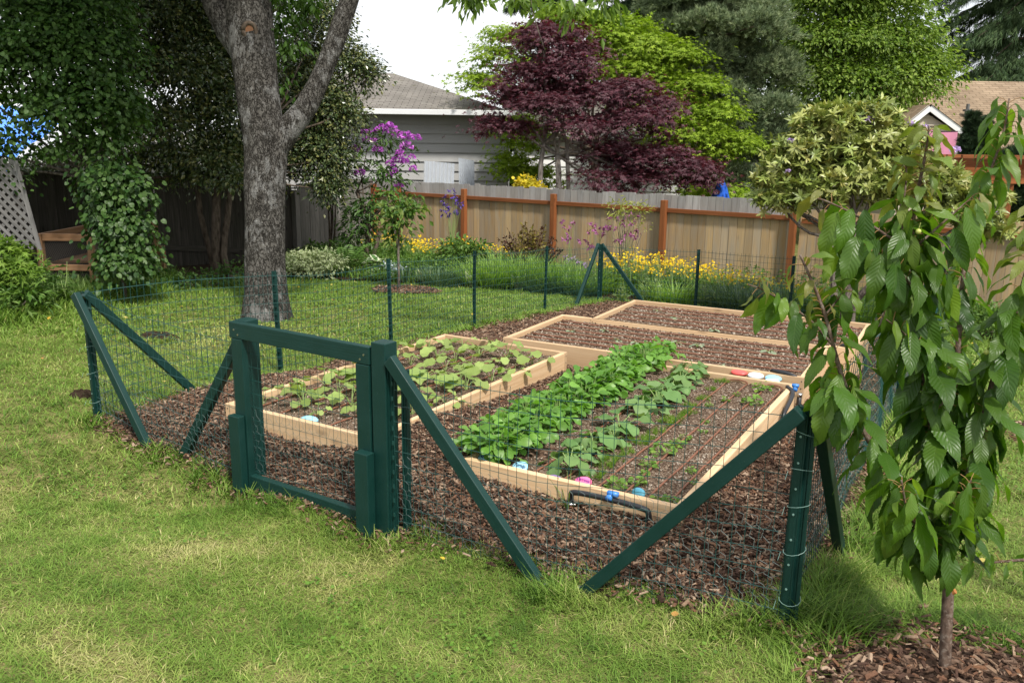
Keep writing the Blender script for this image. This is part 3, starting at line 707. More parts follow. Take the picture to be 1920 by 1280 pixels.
m_ = MB(); m_.tube([(ex[0], ex[1], .06), (ex[0], ex[1], .075)], .0175, 12); part('hose_clamp', m_, clampm, d2, True)
# right-hand end of the greens bed: bent pipe over the long board, blue tap
q0 = bxy('b2', .025, 1.95); q1 = bxy('b2', .03, 2.22); q2 = bxy('b2', .02, 2.36)
part('header_pipe', pipes(smooth_path([(q0[0], q0[1], -.04), (q0[0], q0[1], .06), (q0[0] + .004, q0[1] + .03, .10), (q1[0], q1[1] - .03, .15), (q1[0] - .01, q1[1] + .04, .175), (q2[0] - .06, q2[1], .172)]), .015), black, d2, True)
m_ = MB(); m_.tube([(q2[0], q2[1] - .05, .165), (q2[0], q2[1] - .02, .20)], .018, 10); m_.box((q2[0], q2[1] - .035, .20), (.045, .028, .02)); part('valve', m_, blue, d2, True)
q3 = bxy('b2', .03, 2.45)
part('header_pipe', pipes([(q3[0], q3[1], -.06), (q3[0], q3[1], .10)], .017), black, d2, True)
m_ = MB(); m_.tube([(q3[0], q3[1], .09), (q3[0], q3[1], .115)], .0195, 12); part('hose_clamp', m_, clampm, d2, True)
m_ = MB(); m_.tube([(q0[0], q0[1], .02), (q0[0], q0[1], .035)], .0185, 12); part('hose_clamp', m_, clampm, d2, True)
ex = bxy('b1', .02, .02); ex2 = bxy('b1', -.06, -.022)
part('elbow_fitting', pipes(smooth_path([(ex[0], ex[1], 0), (ex[0] + .004, ex[1] - .02, .11), (ex2[0], ex2[1], .16), (ex2[0] - .02, ex2[1] + .06, .168)]), .016), black, d1, True)
ex = bxy('b3', L3 - .25, .02); part('end_pipe', pipes(smooth_path([(ex[0], ex[1] + .10, SOILZ + .02), (ex[0], ex[1] + .02, BH + .014), (ex[0] + .14, ex[1] + .0, BH + .012), (ex[0] + .22, ex[1] + .0, BH - .03)]), .016), black, d3, True)
ex = bxy('b4', L4 - .12, .03); part('end_pipe', pipes(smooth_path([(ex[0], ex[1] + .05, SOILZ + .02), (ex[0], ex[1], BH + .016), (ex[0] + .18, ex[1] - .01, BH + .012), (ex[0] + .22, ex[1] - .02, 0)]), .017), black, d4, True)

# -------- painted name stones
def stone(c, rx, ry, rz, rot, mat, label, text=None, tilt=0., wcol=None, ts=1., tx=0.):
    mb = MB(); nu, nv = 18, 10; V = [(0, 0, rz)]; F = []
    for i in range(1, nv):
        p_ = PI * i / nv
        for j in range(nu):
            a = 2 * PI * j / nu; k = 1 + .12 * (vnoise(3 + 1.3 * math.cos(a) + rx * 90, 3 + 1.3 * math.sin(a) + i * .2, 71) - .5) * 2
            sp = abs(math.sin(p_)) ** .8; V.append((rx * sp * math.cos(a) * k, ry * sp * math.sin(a) * k, rz * math.cos(p_)))
    V.append((0, 0, -rz)); last = len(V) - 1
    for j in range(nu): F.append((0, 1 + j, 1 + (j + 1) % nu)); F.append((last, 1 + (nv - 2) * nu + (j + 1) % nu, 1 + (nv - 2) * nu + j))
    for i in range(nv - 2):
        for j in range(nu): a = 1 + i * nu + j; b_ = 1 + i * nu + (j + 1) % nu; F.append((a, a + nu, b_ + nu, b_))
    mb.add(V, F)
    o = thing('painted_stone', label, 'painted stone', c, 'painted stones marking the rows'); o.rotation_euler = (tilt, 0, rot)
    part('stone_body', mb, mat, o, True, local=True)
    if text:
        cu = bpy.data.curves.new('lettering', 'FONT'); cu.body = text; cu.size = ry * 1.05 * ts; cu.align_x = 'CENTER'; cu.align_y = 'CENTER'; cu.extrude = .0006; cu.shear = .2; cu.offset = .0006
        to = bpy.data.objects.new('tmp_text', cu); C.objects.link(to); dg = bpy.context.evaluated_depsgraph_get()
        me = bpy.data.meshes.new_from_object(to.evaluated_get(dg)); bpy.data.objects.remove(to)
        for vtx in me.vertices:
            x, y = vtx.co.x, vtx.co.y + ry * tx
            vtx.co.y = y; vtx.co.z += rz * math.sqrt(max(.02, 1 - min(.98, (x / rx) ** 2 * .8 + (y / ry) ** 2 * .8))) + .0014
        me.materials.append(wcol or plainmat('marker_ink', (.01, .03, .09), .5)); lo = bpy.data.objects.new('lettering', me); C.objects.link(lo); lo.parent = o
    return o
pale = plainmat('pale_blue_paint', (.30, .60, .78), .45, .4, .08, 40); violet = plainmat('violet_paint', (.20, .13, .32), .5, .4, .12, 60)
pink = plainmat('pink_paint', (.80, .16, .34), .45, .4, .1, 40); teal = plainmat('teal_paint', (.09, .33, .45), .45, .4, .12, 40)
red = plainmat('red_paint', (.72, .10, .09), .4, .4, .06); white_ = plainmat('bluish_white_paint', (.72, .80, .86), .45, .4, .05)
def fxy(u, dz=.026, b='b2'):
    """place just inside the front board of a bed, under photo column u"""
    dx = np.linspace(-BW + .08, -.08, 400); x, y = bxy(b, dx, np.full(400, BT + .052)); uu, _, _ = project(np.c_[x, y, np.full(400, SOILZ + dz)]); k = int(np.argmin(np.abs(uu - u)))
    return (x[k], y[k], soil_at(x[k], y[k]) + dz)
def sxy(u, v, dz=.0):
    p_ = on_z(u, v, SOILZ + .012 + dz); return (p_[0], p_[1], soil_at(p_[0], p_[1]) + .014 + dz)
stone(fxy(913), .056, .038, .016, -.05, pale, 'pale blue painted stone lettered under the nearest greens by the board', 'Arugula', .55, None, .62)
stone(fxy(976), .046, .038, .016, -.1, pale, 'pale blue stone with dark writing on open soil beside the radish leaves', 'Turnip', .6, None, .66)
stone(fxy(1040, .010), .038, .026, .014, 0, violet, 'dull violet painted stone tucked behind the front board', None, .2)
stone(fxy(1094), .048, .036, .016, -.1, pink, 'bright pink painted stone with purple writing', 'Carrots', .55, plainmat('purple_ink', (.16, .04, .25), .5), .62, .1)
stone(fxy(1197, .030), .040, .030, .017, -.45, teal, 'teal painted stone leaning on edge by the front corner', None, 1.0)
stone(fxy(579, .022, 'b1'), .060, .036, .024, .25, pale, 'light blue painted stone at the front of the squash bed', None, .2)
stone(sxy(1447, 718), .062, .042, .022, 0, white_, 'whitish blue stone inside the back corner of the greens bed', None, .2)
stone(sxy(1386, 699, .004), .062, .045, .020, 0, red, 'red painted stone against the near board of the bare bed', None, .1)
stone(sxy(1417, 704, .004), .060, .045, .021, 0, white_, 'white painted stone between the red and the blue stones', None, .1)
stone(sxy(1450, 709, .004), .062, .045, .022, -.1, pale, 'sky blue painted stone near the pipe end of the bare bed', None, .1)
# ================================================================== green wire fence
def paintmat():
    m, nt = newmat('dark_green_paint'); r1, r2, u_, v_ = attr(nt); gr = noise(nt, comb(nt, math_(nt, 'MULTIPLY', u_, 3.), math_(nt, 'MULTIPLY', v_, 90.), math_(nt, 'MULTIPLY', r1, 60.)), 1.3, 4, .6); tc = N(nt, 'ShaderNodeTexCoord'); n = noise(nt, tc.outputs['Object'], 9, 4, .6); n2 = noise(nt, tc.outputs['Object'], 120, 3)
    col = mixc(nt, n, (.0025, .024, .020), (.0045, .038, .032)); col = mixc(nt, ramp(nt, n2, [(.66, (0, 0, 0)), (.74, (.35, .35, .35))]), col, (.06, .10, .09))
    finish(nt, col, ramp(nt, n, [(.3, (.42, .42, .42)), (.7, (.6, .6, .6))]), bump(nt, math_(nt, 'ADD', gr, math_(nt, 'MULTIPLY', n2, .3)), .45, .003), .32)
    return m
m_paint = paintmat()
m_wire = plainmat('green_coated_wire', (.010, .052, .046), .45, .4, .15)
m_tie = plainmat('pale_green_tie_wire', (.20, .33, .30), .4, .5, .1)
m_hexwire = plainmat('galvanised_wire', (.12, .16, .155), .5, .5, .2)
FH = .88
def front(s, off=0., z=0.):                                # s metres right of FL along the front fence
    p = FL + FE * s - FNV * off; return np.array([p[0], p[1], z])
def sx(x): return (x - FL[0]) / FE[0]
def channel_post(mb, x, y, zb, zt, rot=0., w=.052, d=.034):
    """folded steel fence post: a web with two flanges and a row of punched dots"""
    c, s = math.cos(rot), math.sin(rot); R = np.array([[c, -s, 0], [s, c, 0], [0, 0, 1]])
    for dx, dy, sx_, sy_ in ((0, 0, w * .46, .006), (w * .30, d * .25, .006, d * .55), (-w * .30, d * .25, .006, d * .55), (w * .42, d * .5, w * .26, .005), (-w * .42, d * .5, w * .26, .005)):
        o = R @ np.array([dx, dy, 0]); mb.box((x + o[0], y + o[1], (zb + zt) / 2), (sx_, sy_, zt - zb), R)
def dots(mb, x, y, zb, zt, rot, step=.10):
    c, s = math.cos(rot), math.sin(rot)
    for z in np.arange(zb + .08, zt - .02, step):
        p = np.array([x, y, z]) + np.array([s, -c, 0]) * .0045; mb.tube([p, p + np.array([s, -c, 0]) * .002], .0045, 7)
def hook(mb, p, q): mb.tube([p, q], .0016, 4, cap=False)
def corner_post(xy, rot, h, braces, label, ties=True):
    x, y = xy; z0 = float(zg(x, y)); t = thing('corner_post', label, 'fence post', (x, y, z0), 'braced green corner posts of the wire fence')
    m_ = MB(); channel_post(m_, x, y, z0 - .1, z0 + h, rot); channel_post(m_, x + .02 * math.cos(rot) + .03 * math.sin(-rot), y + .02 * math.sin(rot) + .03 * math.cos(rot), z0 - .1, z0 + h - .02, rot + PI, .046, .03)
    part('post', m_, m_paint, t)
    m_ = MB(); dots(m_, x, y, z0, z0 + h, rot); part('punched_dot', m_, m_tie, t)
    for bx, by, side in braces:
        zb = float(zg(bx, by)); p = np.array([x, y, z0 + h - .02]); q = np.array([bx, by, zb - .02]); o = np.array(side) * .05
        m_ = MB(); m_.bar(p + o + (0, 0, .015), q + o * .6, .042, .055); part('brace', m_, m_paint, t, bevel=.004)
        m_ = MB(); m_.box(q + o * .6 + (0, 0, .02), (.03, .03, .035)); part('brace_foot', m_, clampm, t)
    if ties:
        m_ = MB()
        for k, zz in enumerate((.14, .34, .52, .66, .80)):
            zz *= h / .9; a = np.linspace(0, 2 * PI, 13); m_.tube([(x + .012 + .040 * math.cos(q), y + .012 + .040 * math.sin(q), z0 + zz + .012 * math.sin(q + k)) for q in a], .0010, 5, cap=False)
            m_.tube([(x - .03, y - .03, z0 + zz), (x - .035, y - .042, z0 + zz - .03)], .0009, 4)
        part('wire_tie', m_, m_tie, t)
    return t
corner_post(FR, -.25, FH + .01, [(-.26, -.50, (0, -1, 0)), (.64, .30, (1, 0, 0))], 'nearest corner post with pale wire ties, beside the young cherry tree')
corner_post(FL, -.1, FH - .02, [(-3.33, -.27, (0, -1, 0)), (-3.86, .52, (.5, 0, 0))], 'corner post at the left end, its near brace shining pale along the top')
corner_post(BC, .2, FH, [(-3.85, 7.15, (-.7, 0, 0)), (-3.12, 8.02, (0, .7, 0))], 'farthest corner post, a pointed frame in front of the yellow flowers', False)
corner_post(BR, .3, FH, [(.71, 7.4, (.7, 0, 0)), (-.05, 8.1, (0, .7, 0))], 'back right corner post hidden behind the cherry leaves', False)

def t_post(x, y, label, h=FH, rot=0., lean=(0, 0)):
    z0 = float(zg(x, y)); m_ = MB(); channel_post(m_, 0, 0, -.08, h, rot, .042, .03)
    m_.V = [v + np.c_[v[:, 2] * lean[0], v[:, 2] * lean[1], v[:, 2] * 0] + (x, y, z0) for v in m_.V]
    k = MB()
    for z in np.arange(.06, h, .065): k.box((x + z * lean[0], y + z * lean[1] - .018, z0 + z), (.018, .014, .012))
    o = thing('steel_fence_post', label, 'fence post', (x, y, z0), 'slim green steel posts of the wire fence')
    part('post', m_, m_paint, o); part('stud', k, m_paint, o)
def left_x(y): return FL[0] + (BC[0] - FL[0]) * (y - FL[1]) / (BC[1] - FL[1])
t_post(-4.08, 1.62, 'slim post in front of the big grey trunk', FH, 1.5, (-.025, 0))
t_post(-3.98, 3.05, 'slim post on the left run in front of the mulched sapling', FH, 1.5, (-.02, 0))
t_post(-3.93, 4.55, 'slim post on the left run in line with the nearest orange fence post', FH, 1.5)
t_post(-3.90, 6.28, 'last slim post on the left run before the far corner', FH, 1.5, (.01, 0))
t_post(-2.42, 8.08, 'slim post on the back run standing among the yellow flowers', FH, 0)
t_post(-1.12, 8.1, 'slim post on the back run just left of the cherry leaves', FH, 0)
t_post(.68, 2.7, 'slim post on the right run behind the cherry leaves', FH, 1.5)
t_post(.71, 5.4, 'slim grey green post on the right run seen below the cherry leaves', FH, 1.5)

def wire_panel(p0, p1, label, h=FH, hexh=0., start=0., sag=.015, rad=.0014, seed=1, vstep=.0508, hstep=.0762, kids=True, name='wire_mesh'):
    """welded mesh: wires follow the ground; each wire wanders slightly"""
    p0 = np.array(p0, float)[:2]; p1 = np.array(p1, float)[:2]; L = np.linalg.norm(p1 - p0); d = (p1 - p0) / L; n_ = np.array([-d[1], d[0]])
    g = np.random.default_rng(seed); mid = (p0 + p1) / 2
    def P(s, z):
        b = .018 * np.sin(s * 2.1 + seed) * np.sin(np.clip(z / h, 0, 1) * 2.6) + .006 * np.sin(s * 9 + z * 8)
        x = p0[0] + d[0] * s + n_[0] * b; y = p0[1] + d[1] * s + n_[1] * b
        top = z - sag * np.clip(z / h, 0, 1) * np.abs(np.sin(PI * s / max(1.2, L / max(1, round(L / 1.5)))))
        return np.stack([x, y, zg(x, y) + top], -1)
    m_ = MB(); zs = np.linspace(.0, h, 7)
    for s in np.arange(0, L, vstep): m_.tube(P(np.full(7, s) + g.normal() * .002, zs), rad, 3, cap=False)
    ss = np.linspace(0, L, max(8, int(L / .12)))
    for z in np.arange(.01, h + .001, hstep): m_.tube(P(ss, np.full(len(ss), z)), rad * (1.35 if z > h - .08 else 1.05), 3, cap=False)
    o = thing(name, label, 'wire fence', G(*mid), 'green wire mesh runs round the vegetable garden')
    part('welded_mesh', m_, m_wire, o)
    if hexh:
        k = MB(); a = .030; ny = int(hexh / (a * 1.5)); nx_ = int(L / (a * 1.732)); jit = lambda: g.normal(size=2) * .003
        for j in range(ny):
            for i in range(nx_):
                cx = (i + .5 * (j % 2)) * a * 1.732; cy = j * a * 1.5 + .01
                pts = [(cx, cy + a), (cx + a * .866, cy + a / 2), (cx + a * .866, cy - a / 2), (cx, cy - a)]
                q = np.array(pts) + g.normal(size=(4, 2)) * .0035; q[:, 1] = np.clip(q[:, 1], 0, None)
                w3 = P(q[:, 0], q[:, 1]) + np.array([n_[0], n_[1], 0]) * .006
                k.tube(w3, .0009, 3, cap=False)
        part('chicken_wire', k, m_hexwire, o)
    return o
GL0, GL1 = sx(-2.47), sx(-2.37); GR0, GR1 = sx(-1.435), sx(-1.345)
wire_panel(front(.03)[:2], front(GL0)[:2], 'front wire run from the left corner post to the gate', hexh=.40, seed=3)
wire_panel(front(GR1 + .03)[:2], front(sx(FR[0]) - .02)[:2], 'front wire run from the gate to the nearest corner post', hexh=.46, seed=4)
wire_panel(FL + (0, .04), BC - (0, .04), 'long left wire run crossing the lawn to the far corner', seed=5, rad=.0019, sag=.03)
wire_panel(BC + (.04, 0), BR - (.04, 0), 'back wire run along the flower border', seed=6, rad=.0022)
wire_panel(FR + (0, .04), BR - (0, .04), 'right wire run beside the cherry tree, seen edge on', seed=7, rad=.0019, hexh=.46)

# gate posts, each with brace and stub
def fbox(mb, s0, s1, o0, o1, z0, z1):                      # box in the front fence's frame; o = towards the viewer
    c = (front(s0, o0, z0) + front(s1, o1, z1)) / 2
    mb.box(c, (abs(s1 - s0), abs(o1 - o0), abs(z1 - z0)), np.array([[FE[0], FNV[0], 0], [FE[1], FNV[1], 0], [0, 0, 1]]))
GZ = -.17
t = thing('gate_post', 'square green post carrying the left side of the gate, braced towards the left', 'gate post', front(GL0 + .04, 0, GZ))
m_ = MB(); fbox(m_, GL0 - .004, GL0 + .087, -.09, 0, GZ - .1, .845); part('post', m_, m_paint, t, bevel=.004)
m_ = MB(); fbox(m_, GL0 + .004, GL0 + .091, .046, .09, GZ - .06, .32); part('stub', m_, m_paint, t, bevel=.004)
m_ = MB(); p = front(GL0 - .005, -.03, .72); q = front(sx(-3.07), -.02, -.11); m_.bar(p, q, .042, .06); part('brace', m_, m_paint, t, bevel=.004)
t = thing('gate_post', 'square green post beside the gate opening, braced towards the right', 'gate post', front(GR0 + .04, 0, GZ))
m_ = MB(); fbox(m_, GR0, GR0 + .089, -.05, .04, GZ - .1, .870); part('post', m_, m_paint, t, bevel=.004)
m_ = MB(); fbox(m_, GR0 - .075, GR0 + .013, .047, .10, GZ - .06, .315); part('stub', m_, m_paint, t, bevel=.004)
m_ = MB(); channel_post(m_, *front(GR1 + .018, .0)[:2], GZ - .05, .80, 1.5, .05, .03); part('steel_channel', m_, m_paint, t)
m_ = MB(); channel_post(m_, *front(GR1 + .075, -.03)[:2], GZ - .05, .74, 1.4, .045, .03); part('steel_channel', m_, m_paint, t)
m_ = MB()
for z in np.arange(GZ + .1, .78, .075): m_.box(front(GR1 + .030, .028, z), (.006, .006, .02))
part('hook', m_, m_wire, t)
m_ = MB(); p = front(GR1 + .02, .03, .80); q = front(sx(-.44), .05, -.115); m_.bar(p, q, .042, .062); part('brace', m_, m_paint, t, bevel=.004)
m_ = MB(); m_.box(q + (.015, 0, .02), (.03, .03, .035)); part('brace_foot', m_, clampm, t)
t = thing('garden_gate', 'closed dark green timber gate with wire infill', 'gate', front((GL0 + GR0) / 2, .03, GZ))
gs0, gs1 = GL0 + .012, GR0 - .014
m_ = MB(); fbox(m_, gs0 - .012, gs1 + .004, .003, .043, .752, .842); part('top_rail', m_, m_paint, t, bevel=.004)
m_ = MB(); fbox(m_, gs0, gs0 + .088, .003, .043, GZ + .01, .750); part('stile', m_, m_paint, t, bevel=.004)
m_ = MB(); fbox(m_, gs1 - .088, gs1, .003, .043, GZ + .01, .750); part('stile', m_, m_paint, t, bevel=.004)
m_ = MB(); fbox(m_, gs0 + .09, gs1 - .09, .003, .043, GZ + .055, GZ + .140); part('bottom_rail', m_, m_paint, t, bevel=.004)
m_ = MB()
for s in np.arange(gs0 + .05, gs1 - .03, .0508): m_.tube([front(s + .004 * math.sin(s * 40), -.004, GZ + .06), front(s, -.004, .76)], .0012, 3, cap=False)
for z in np.arange(GZ + .08, .76, .0762): m_.tube([front(s, -.004 - .004 * math.sin(s * 7 + z * 5), z - .006 * math.sin(s * 5)) for s in np.linspace(gs0 + .05, gs1 - .03, 12)], .0013, 3, cap=False)
for z in np.arange(GZ + .12, .6, .025): m_.tube([front(gs0 + .088, -.002, z), front(gs0 + .108, .0, z + .016)], .001, 3, cap=False)
part('gate_mesh', m_, m_wire, t)
for s_, z_ in ((gs0 + .03, .80), (gs0 + .06, .775), (gs1 - .03, .80), (gs1 - .055, .775), (gs0 + .115, GZ + .10), (gs1 - .115, GZ + .10)):
    m_ = MB(); m_.tube([front(s_, .0425, z_), front(s_, .0452, z_)], .0055, 10); part('screw_head', m_, clampm, t)
k = MB(); a = .030; g = np.random.default_rng(8)
for j in range(10):
    for i in range(int((gs1 - gs0 - .1) / (a * 1.732))):
        cx = gs0 + .06 + (i + .5 * (j % 2)) * a * 1.732; cy = GZ + .09 + j * a * 1.5
        q = np.array([(cx, cy + a), (cx + a * .866, cy + a / 2), (cx + a * .866, cy - a / 2), (cx, cy - a)]) + g.normal(size=(4, 2)) * .004
        k.tube([front(s, -.010, z) for s, z in q], .0007, 3, cap=False)
part('chicken_wire', k, m_hexwire, t)

# ================================================================== vegetables
m_squash = leafmat('squash_leaf', [(.20, .29, .07), (.26, .36, .10), (.32, .41, .13), (.23, .32, .08)], .35, .55, .25, (1.2, 1.3, .6))
m_stem = plainmat('pale_green_stem', (.22, .30, .10), .6, .3)
m_arug = leafmat('salad_leaf', [(.085, .21, .025), (.12, .27, .038), (.17, .33, .055), (.10, .235, .03)], .35, .42, .4, (1.25, 1.4, .5))
m_turn = leafmat('turnip_leaf', [(.10, .20, .055), (.14, .26, .08), (.19, .31, .11), (.13, .23, .06)], .33, .5, .35, (1.2, 1.3, .55))
m_feather = leafmat('carrot_leaf', [(.10, .20, .02), (.15, .27, .03), (.20, .32, .05)], .4, .5, .2)
m_herb = leafmat('herb_leaf', [(.09, .19, .025), (.14, .26, .04), (.20, .31, .05)], .35, .5, .3)
SQL = bigleaf(8, 6, .50, .22, .10, .05, 0, lambda t: (max(0., math.sin(PI * min(1, t * .93 + .07))) ** .55) * (1 + .12 * math.sin(t * 16)))
SPOON = bigleaf(8, 4, .25, .30, .16, .03, 0, lambda t: .20 + .95 * max(0, math.sin(PI * (t ** 1.6))) ** 1.0 if t < .97 else .1)
TURN = bigleaf(9, 4, .34, .35, .12, .05, 0, lambda t: (.22 + .9 * max(0, math.sin(PI * t ** 1.35)) * (1 + .14 * math.sin(t * 19))) if t < .97 else .1)
def leaf_ring(mb, stem, T, n, r0, h, size, tilt, seed, sd=.25, stemr=.0022, center=(0, 0, 0), mstem=1, el0=.35):
    g = np.random.default_rng(seed); pos = []; dr = []; nr = []; sz = []
    for i in range(n):
        a = i * 2.4 + g.normal() * .3; f = i / max(1, n - 1); hh = h * (.45 + .75 * g.random()) * (1.05 - .25 * f); rr = r0 * (.25 + .9 * f) * (.8 + .4 * g.random())
        tip = np.array([center[0] + rr * math.cos(a), center[1] + rr * math.sin(a), hh]); base = np.array([center[0], center[1], 0.])
        mid = (base + tip) / 2 + np.array([0, 0, h * .18])
        if stem is not None: stem.tube([base, mid, tip], [stemr * 1.3, stemr * 1.1, stemr], 5, m=mstem, cap=False)
        tl = tilt * (.4 + 1.0 * g.random()); el = el0 - tl
        d = np.array([math.cos(a) * math.cos(el), math.sin(a) * math.cos(el), math.sin(el)])
        up = np.array([-math.cos(a) * math.sin(el), -math.sin(a) * math.sin(el), math.cos(el)]) + g.normal(size=3) * sd
        pos.append(tip); dr.append(d); nr.append(unit(up)); sz.append(size * (.65 + .6 * g.random()))
    mb.inst(T, np.array(pos), np.array(dr), np.array(nr), np.array(sz), g.random(n), g.random(n))
def plant_proto(name, label, cat, group, build):
    o = thing(name, label, cat, (0, 0, -50), group); build(o); return o
def mk_squash(seed, n, size):
    def f(o):
        m_ = MB(); leaf_ring(m_, m_, SQL, n, .085, .105, size, .55, seed); part('leaf', m_, [m_squash, m_stem], o, True, local=True)
    return f
sq = [(mk_squash(100 + i, 5 + i % 4, .072 + .010 * (i % 3))) for i in range(6)]
def place(protos, spec, name, cat, group, zf):
    """protos: list of builders; first use builds the plant, later uses copy it"""
    made = {}
    for (x, y, k, rz, sc, label) in spec:
        loc = (x, y, zf(x, y))
        if k not in made:
            o = thing(name, label, cat, (0, 0, 0), group); protos[k](o); o.location = loc; o.rotation_euler = (0, 0, rz); o.scale = (sc,) * 3; made[k] = o
        else: copy_tree(made[k], loc, rz, sc, label)
g = np.random.default_rng(17); spec = []
rows = [(-1.10, 'row beside the left board'), (-.86, 'second row from the left board'), (-.62, 'middle row'), (-.38, 'second row from the right board'), (-.14, 'row beside the right board')]
for ri, (dx, rn) in enumerate(rows):
    ys = np.arange(.22 + .1 * (ri % 2), 2.36, .265 if ri in (2, 3) else .31)
    for i, yy in enumerate(ys):
        if g.random() < .06 and 0 < i < len(ys) - 1: yy += .05
        x, y = bxy('b1', dx + g.normal() * .03, yy + g.normal() * .03)
        pos_ = 'nearest plant' if i == 0 else ('farthest plant' if i == len(ys) - 1 else ORD[i] + ' plant from the front')
        spec.append((x, y, int(g.integers(6)), g.random() * 6.3, .75 + .55 * g.random(), f'young squash, {pos_} in the {rn}'))
place(sq, spec, 'squash_plant', 'squash plant', 'young squash plants in the left bed', lambda x, y: soil_at(x, y) - .004)
# dense salad row, turnip row, from photo positions on the soil
def row(u0, v0, u1, v1, n): a = on_z(u0, v0, SOILZ); b_ = on_z(u1, v1, SOILZ); return [a + (b_ - a) * t for t in np.linspace(0, 1, n)]
def mk_salad(seed, n):
    def f(o):
        m_ = MB(); leaf_ring(m_, m_, SPOON, n, .09, .115, .068, .8, seed, .5, .0018, el0=.75); leaf_ring(m_, m_, SPOON, n // 2, .05, .135, .064, .5, seed + 50, .5, .0016, el0=1.0)
        part('leaf', m_, [m_arug, m_stem], o, True, local=True)
    return f
spec = []; pr = row(922, 862, 1222, 676, 20)
for i, p in enumerate(pr):
    for sd in (-1, 1):
        spec.append((p[0] + sd * .055 + g.normal() * .012, p[1] + g.normal() * .02 + .03 * (sd > 0), int(g.integers(5)), g.random() * 6.3, (.95 + .3 * g.random()) * (1 if i < 18 else .9),
          f'leafy salad plant, {ORD[i] if i else "nearest"}{" from the front" if i else ""} on the {"left" if sd < 0 else "right"} side of the dense row'))
place([mk_salad(200 + i, 46) for i in range(5)], spec, 'salad_plant', 'salad plant', 'dense row of leafy salad greens', lambda x, y: soil_at(x, y) - .004)
def mk_turnip(seed, n):
    def f(o):
        m_ = MB(); leaf_ring(m_, m_, TURN, n + 3, .08, .085, .118, .9, seed, .3, .003, el0=.65); part('leaf', m_, [m_turn, m_stem], o, True, local=True)
    return f
spec = []
for i, p in enumerate(row(1068, 880, 1300, 700, 13)):
    if i == 5: continue
    spec.append((p[0] + g.normal() * .02, p[1] + g.normal() * .02, int(g.integers(4)), g.random() * 6.3, (.8 + .45 * g.random()), f'blue green turnip plant, {"nearest" if i == 0 else ORD[i] + " from the front"} in the row beside the salad'))
place([mk_turnip(300 + i, 8 + i % 3) for i in range(4)], spec, 'turnip_plant', 'turnip plant', 'row of turnip plants', lambda x, y: soil_at(x, y) - .004)
FEA = _tuft(22, .05, 1.15, 5)
def mk_carrot(seed, n=16):
    def f(o):
        gg = np.random.default_rng(seed); m_ = MB(); a = gg.random(n) * 6.28; r = .045 * gg.random(n)
        d = np.c_[np.cos(a) * .7, np.sin(a) * .7, np.ones(n)]; m_.inst(FEA, np.c_[r * np.cos(a), r * np.sin(a), np.zeros(n) + .004], d, rdir(n), .024 + .024 * gg.random(n)); part('leaf', m_, m_feather, o, local=True)
    return f
spec = []
cr = row(1118, 888, 1292, 772, 13) + row(1300, 766, 1352, 716, 4)
for i, p in enumerate(cr):
    spec.append((p[0] + g.normal() * .012, p[1] + g.normal() * .02, int(g.integers(4)), g.random() * 6.3, .7 + .6 * g.random() * (1 if i < 12 else .6), f'feathery carrot seedling tuft, {"nearest" if i == 0 else ORD[i] + " from the front"} in the thin row'))
place([mk_carrot(400 + i) for i in range(4)], spec, 'carrot_seedling', 'carrot seedling', 'thin row of carrot seedlings', lambda x, y: soil_at(x, y) - .003)
HRB = ROUND
def mk_herb(seed, n=34, R_=.05, h=.06, s=.022):
    def f(o):
        gg = np.random.default_rng(seed); m_ = MB(); a = gg.random(n) * 6.28; r = R_ * np.sqrt(gg.random(n)); z = h * (.25 + .75 * gg.random(n)) * (1.1 - r / R_ * .5)
        pos = np.c_[r * np.cos(a), r * np.sin(a), z]; dr = np.c_[np.cos(a), np.sin(a), gg.normal(size=n) * .3]
        m_.inst(HRB, pos, dr, unit(np.c_[gg.normal(size=(n, 2)) * .4, np.ones(n)]), s * (.6 + .8 * gg.random(n)))
        for i in range(0, n, 3): m_.tube([(0, 0, 0), pos[i] * (.5, .5, .6), pos[i]], .0012, 4, m=1, cap=False)
        part('leaf', m_, [m_herb, m_stem], o, local=True)
    return f
hs_ = [(1160, 918, 1.1, 'nearest seedling, between the pink and the teal stones'), (1232, 948, .9, 'seedling beside the teal stone'), (1258, 949, .75, 'yellowish seedling in the front corner of the greens bed'), (1195, 908, .8, 'seedling just behind the teal stone'), (1208, 893, .55, 'tiny seedling in the middle of the near soil'), (1218, 876, .9, 'flat bushy seedling halfway between two drip tubes'),
  (1240, 852, 1.15, 'tallest bushy seedling in the seedling line'), (1266, 838, .9, 'pair-like seedling behind the bushy ones'), (1285, 826, .65, 'small pale seedling farther along its line'), (1298, 886, .55, 'small seedling near the right board'), (1300, 908, .45, 'faint seedling beside the last drip tube'), (1322, 793, .5, 'thin pale seedling past the middle of the bed'), (1358, 752, .6, 'low seedling beside the middle drip tube at the far end'),
  (1410, 757, 1.15, 'dark bushy seedling near the far right corner'), (1427, 733, 1.2, 'clump of seedlings in front of the whitish stone'), (1330, 762, .5, 'wispy seedling near the thin carrot row'), (1380, 742, .5, 'faint pale seedling at the far end'), (1318, 812, .45, 'tiny seedling between the last two tubes')]
spec = [(*(on_z(u, v, SOILZ)[:2]), i % 4, i * 1.3, s, lab) for i, (u, v, s, lab) in enumerate(hs_)]
place([mk_herb(500 + i) for i in range(4)], spec, 'herb_seedling', 'herb seedling', 'scattered seedlings in the greens bed', lambda x, y: soil_at(x, y) - .003)
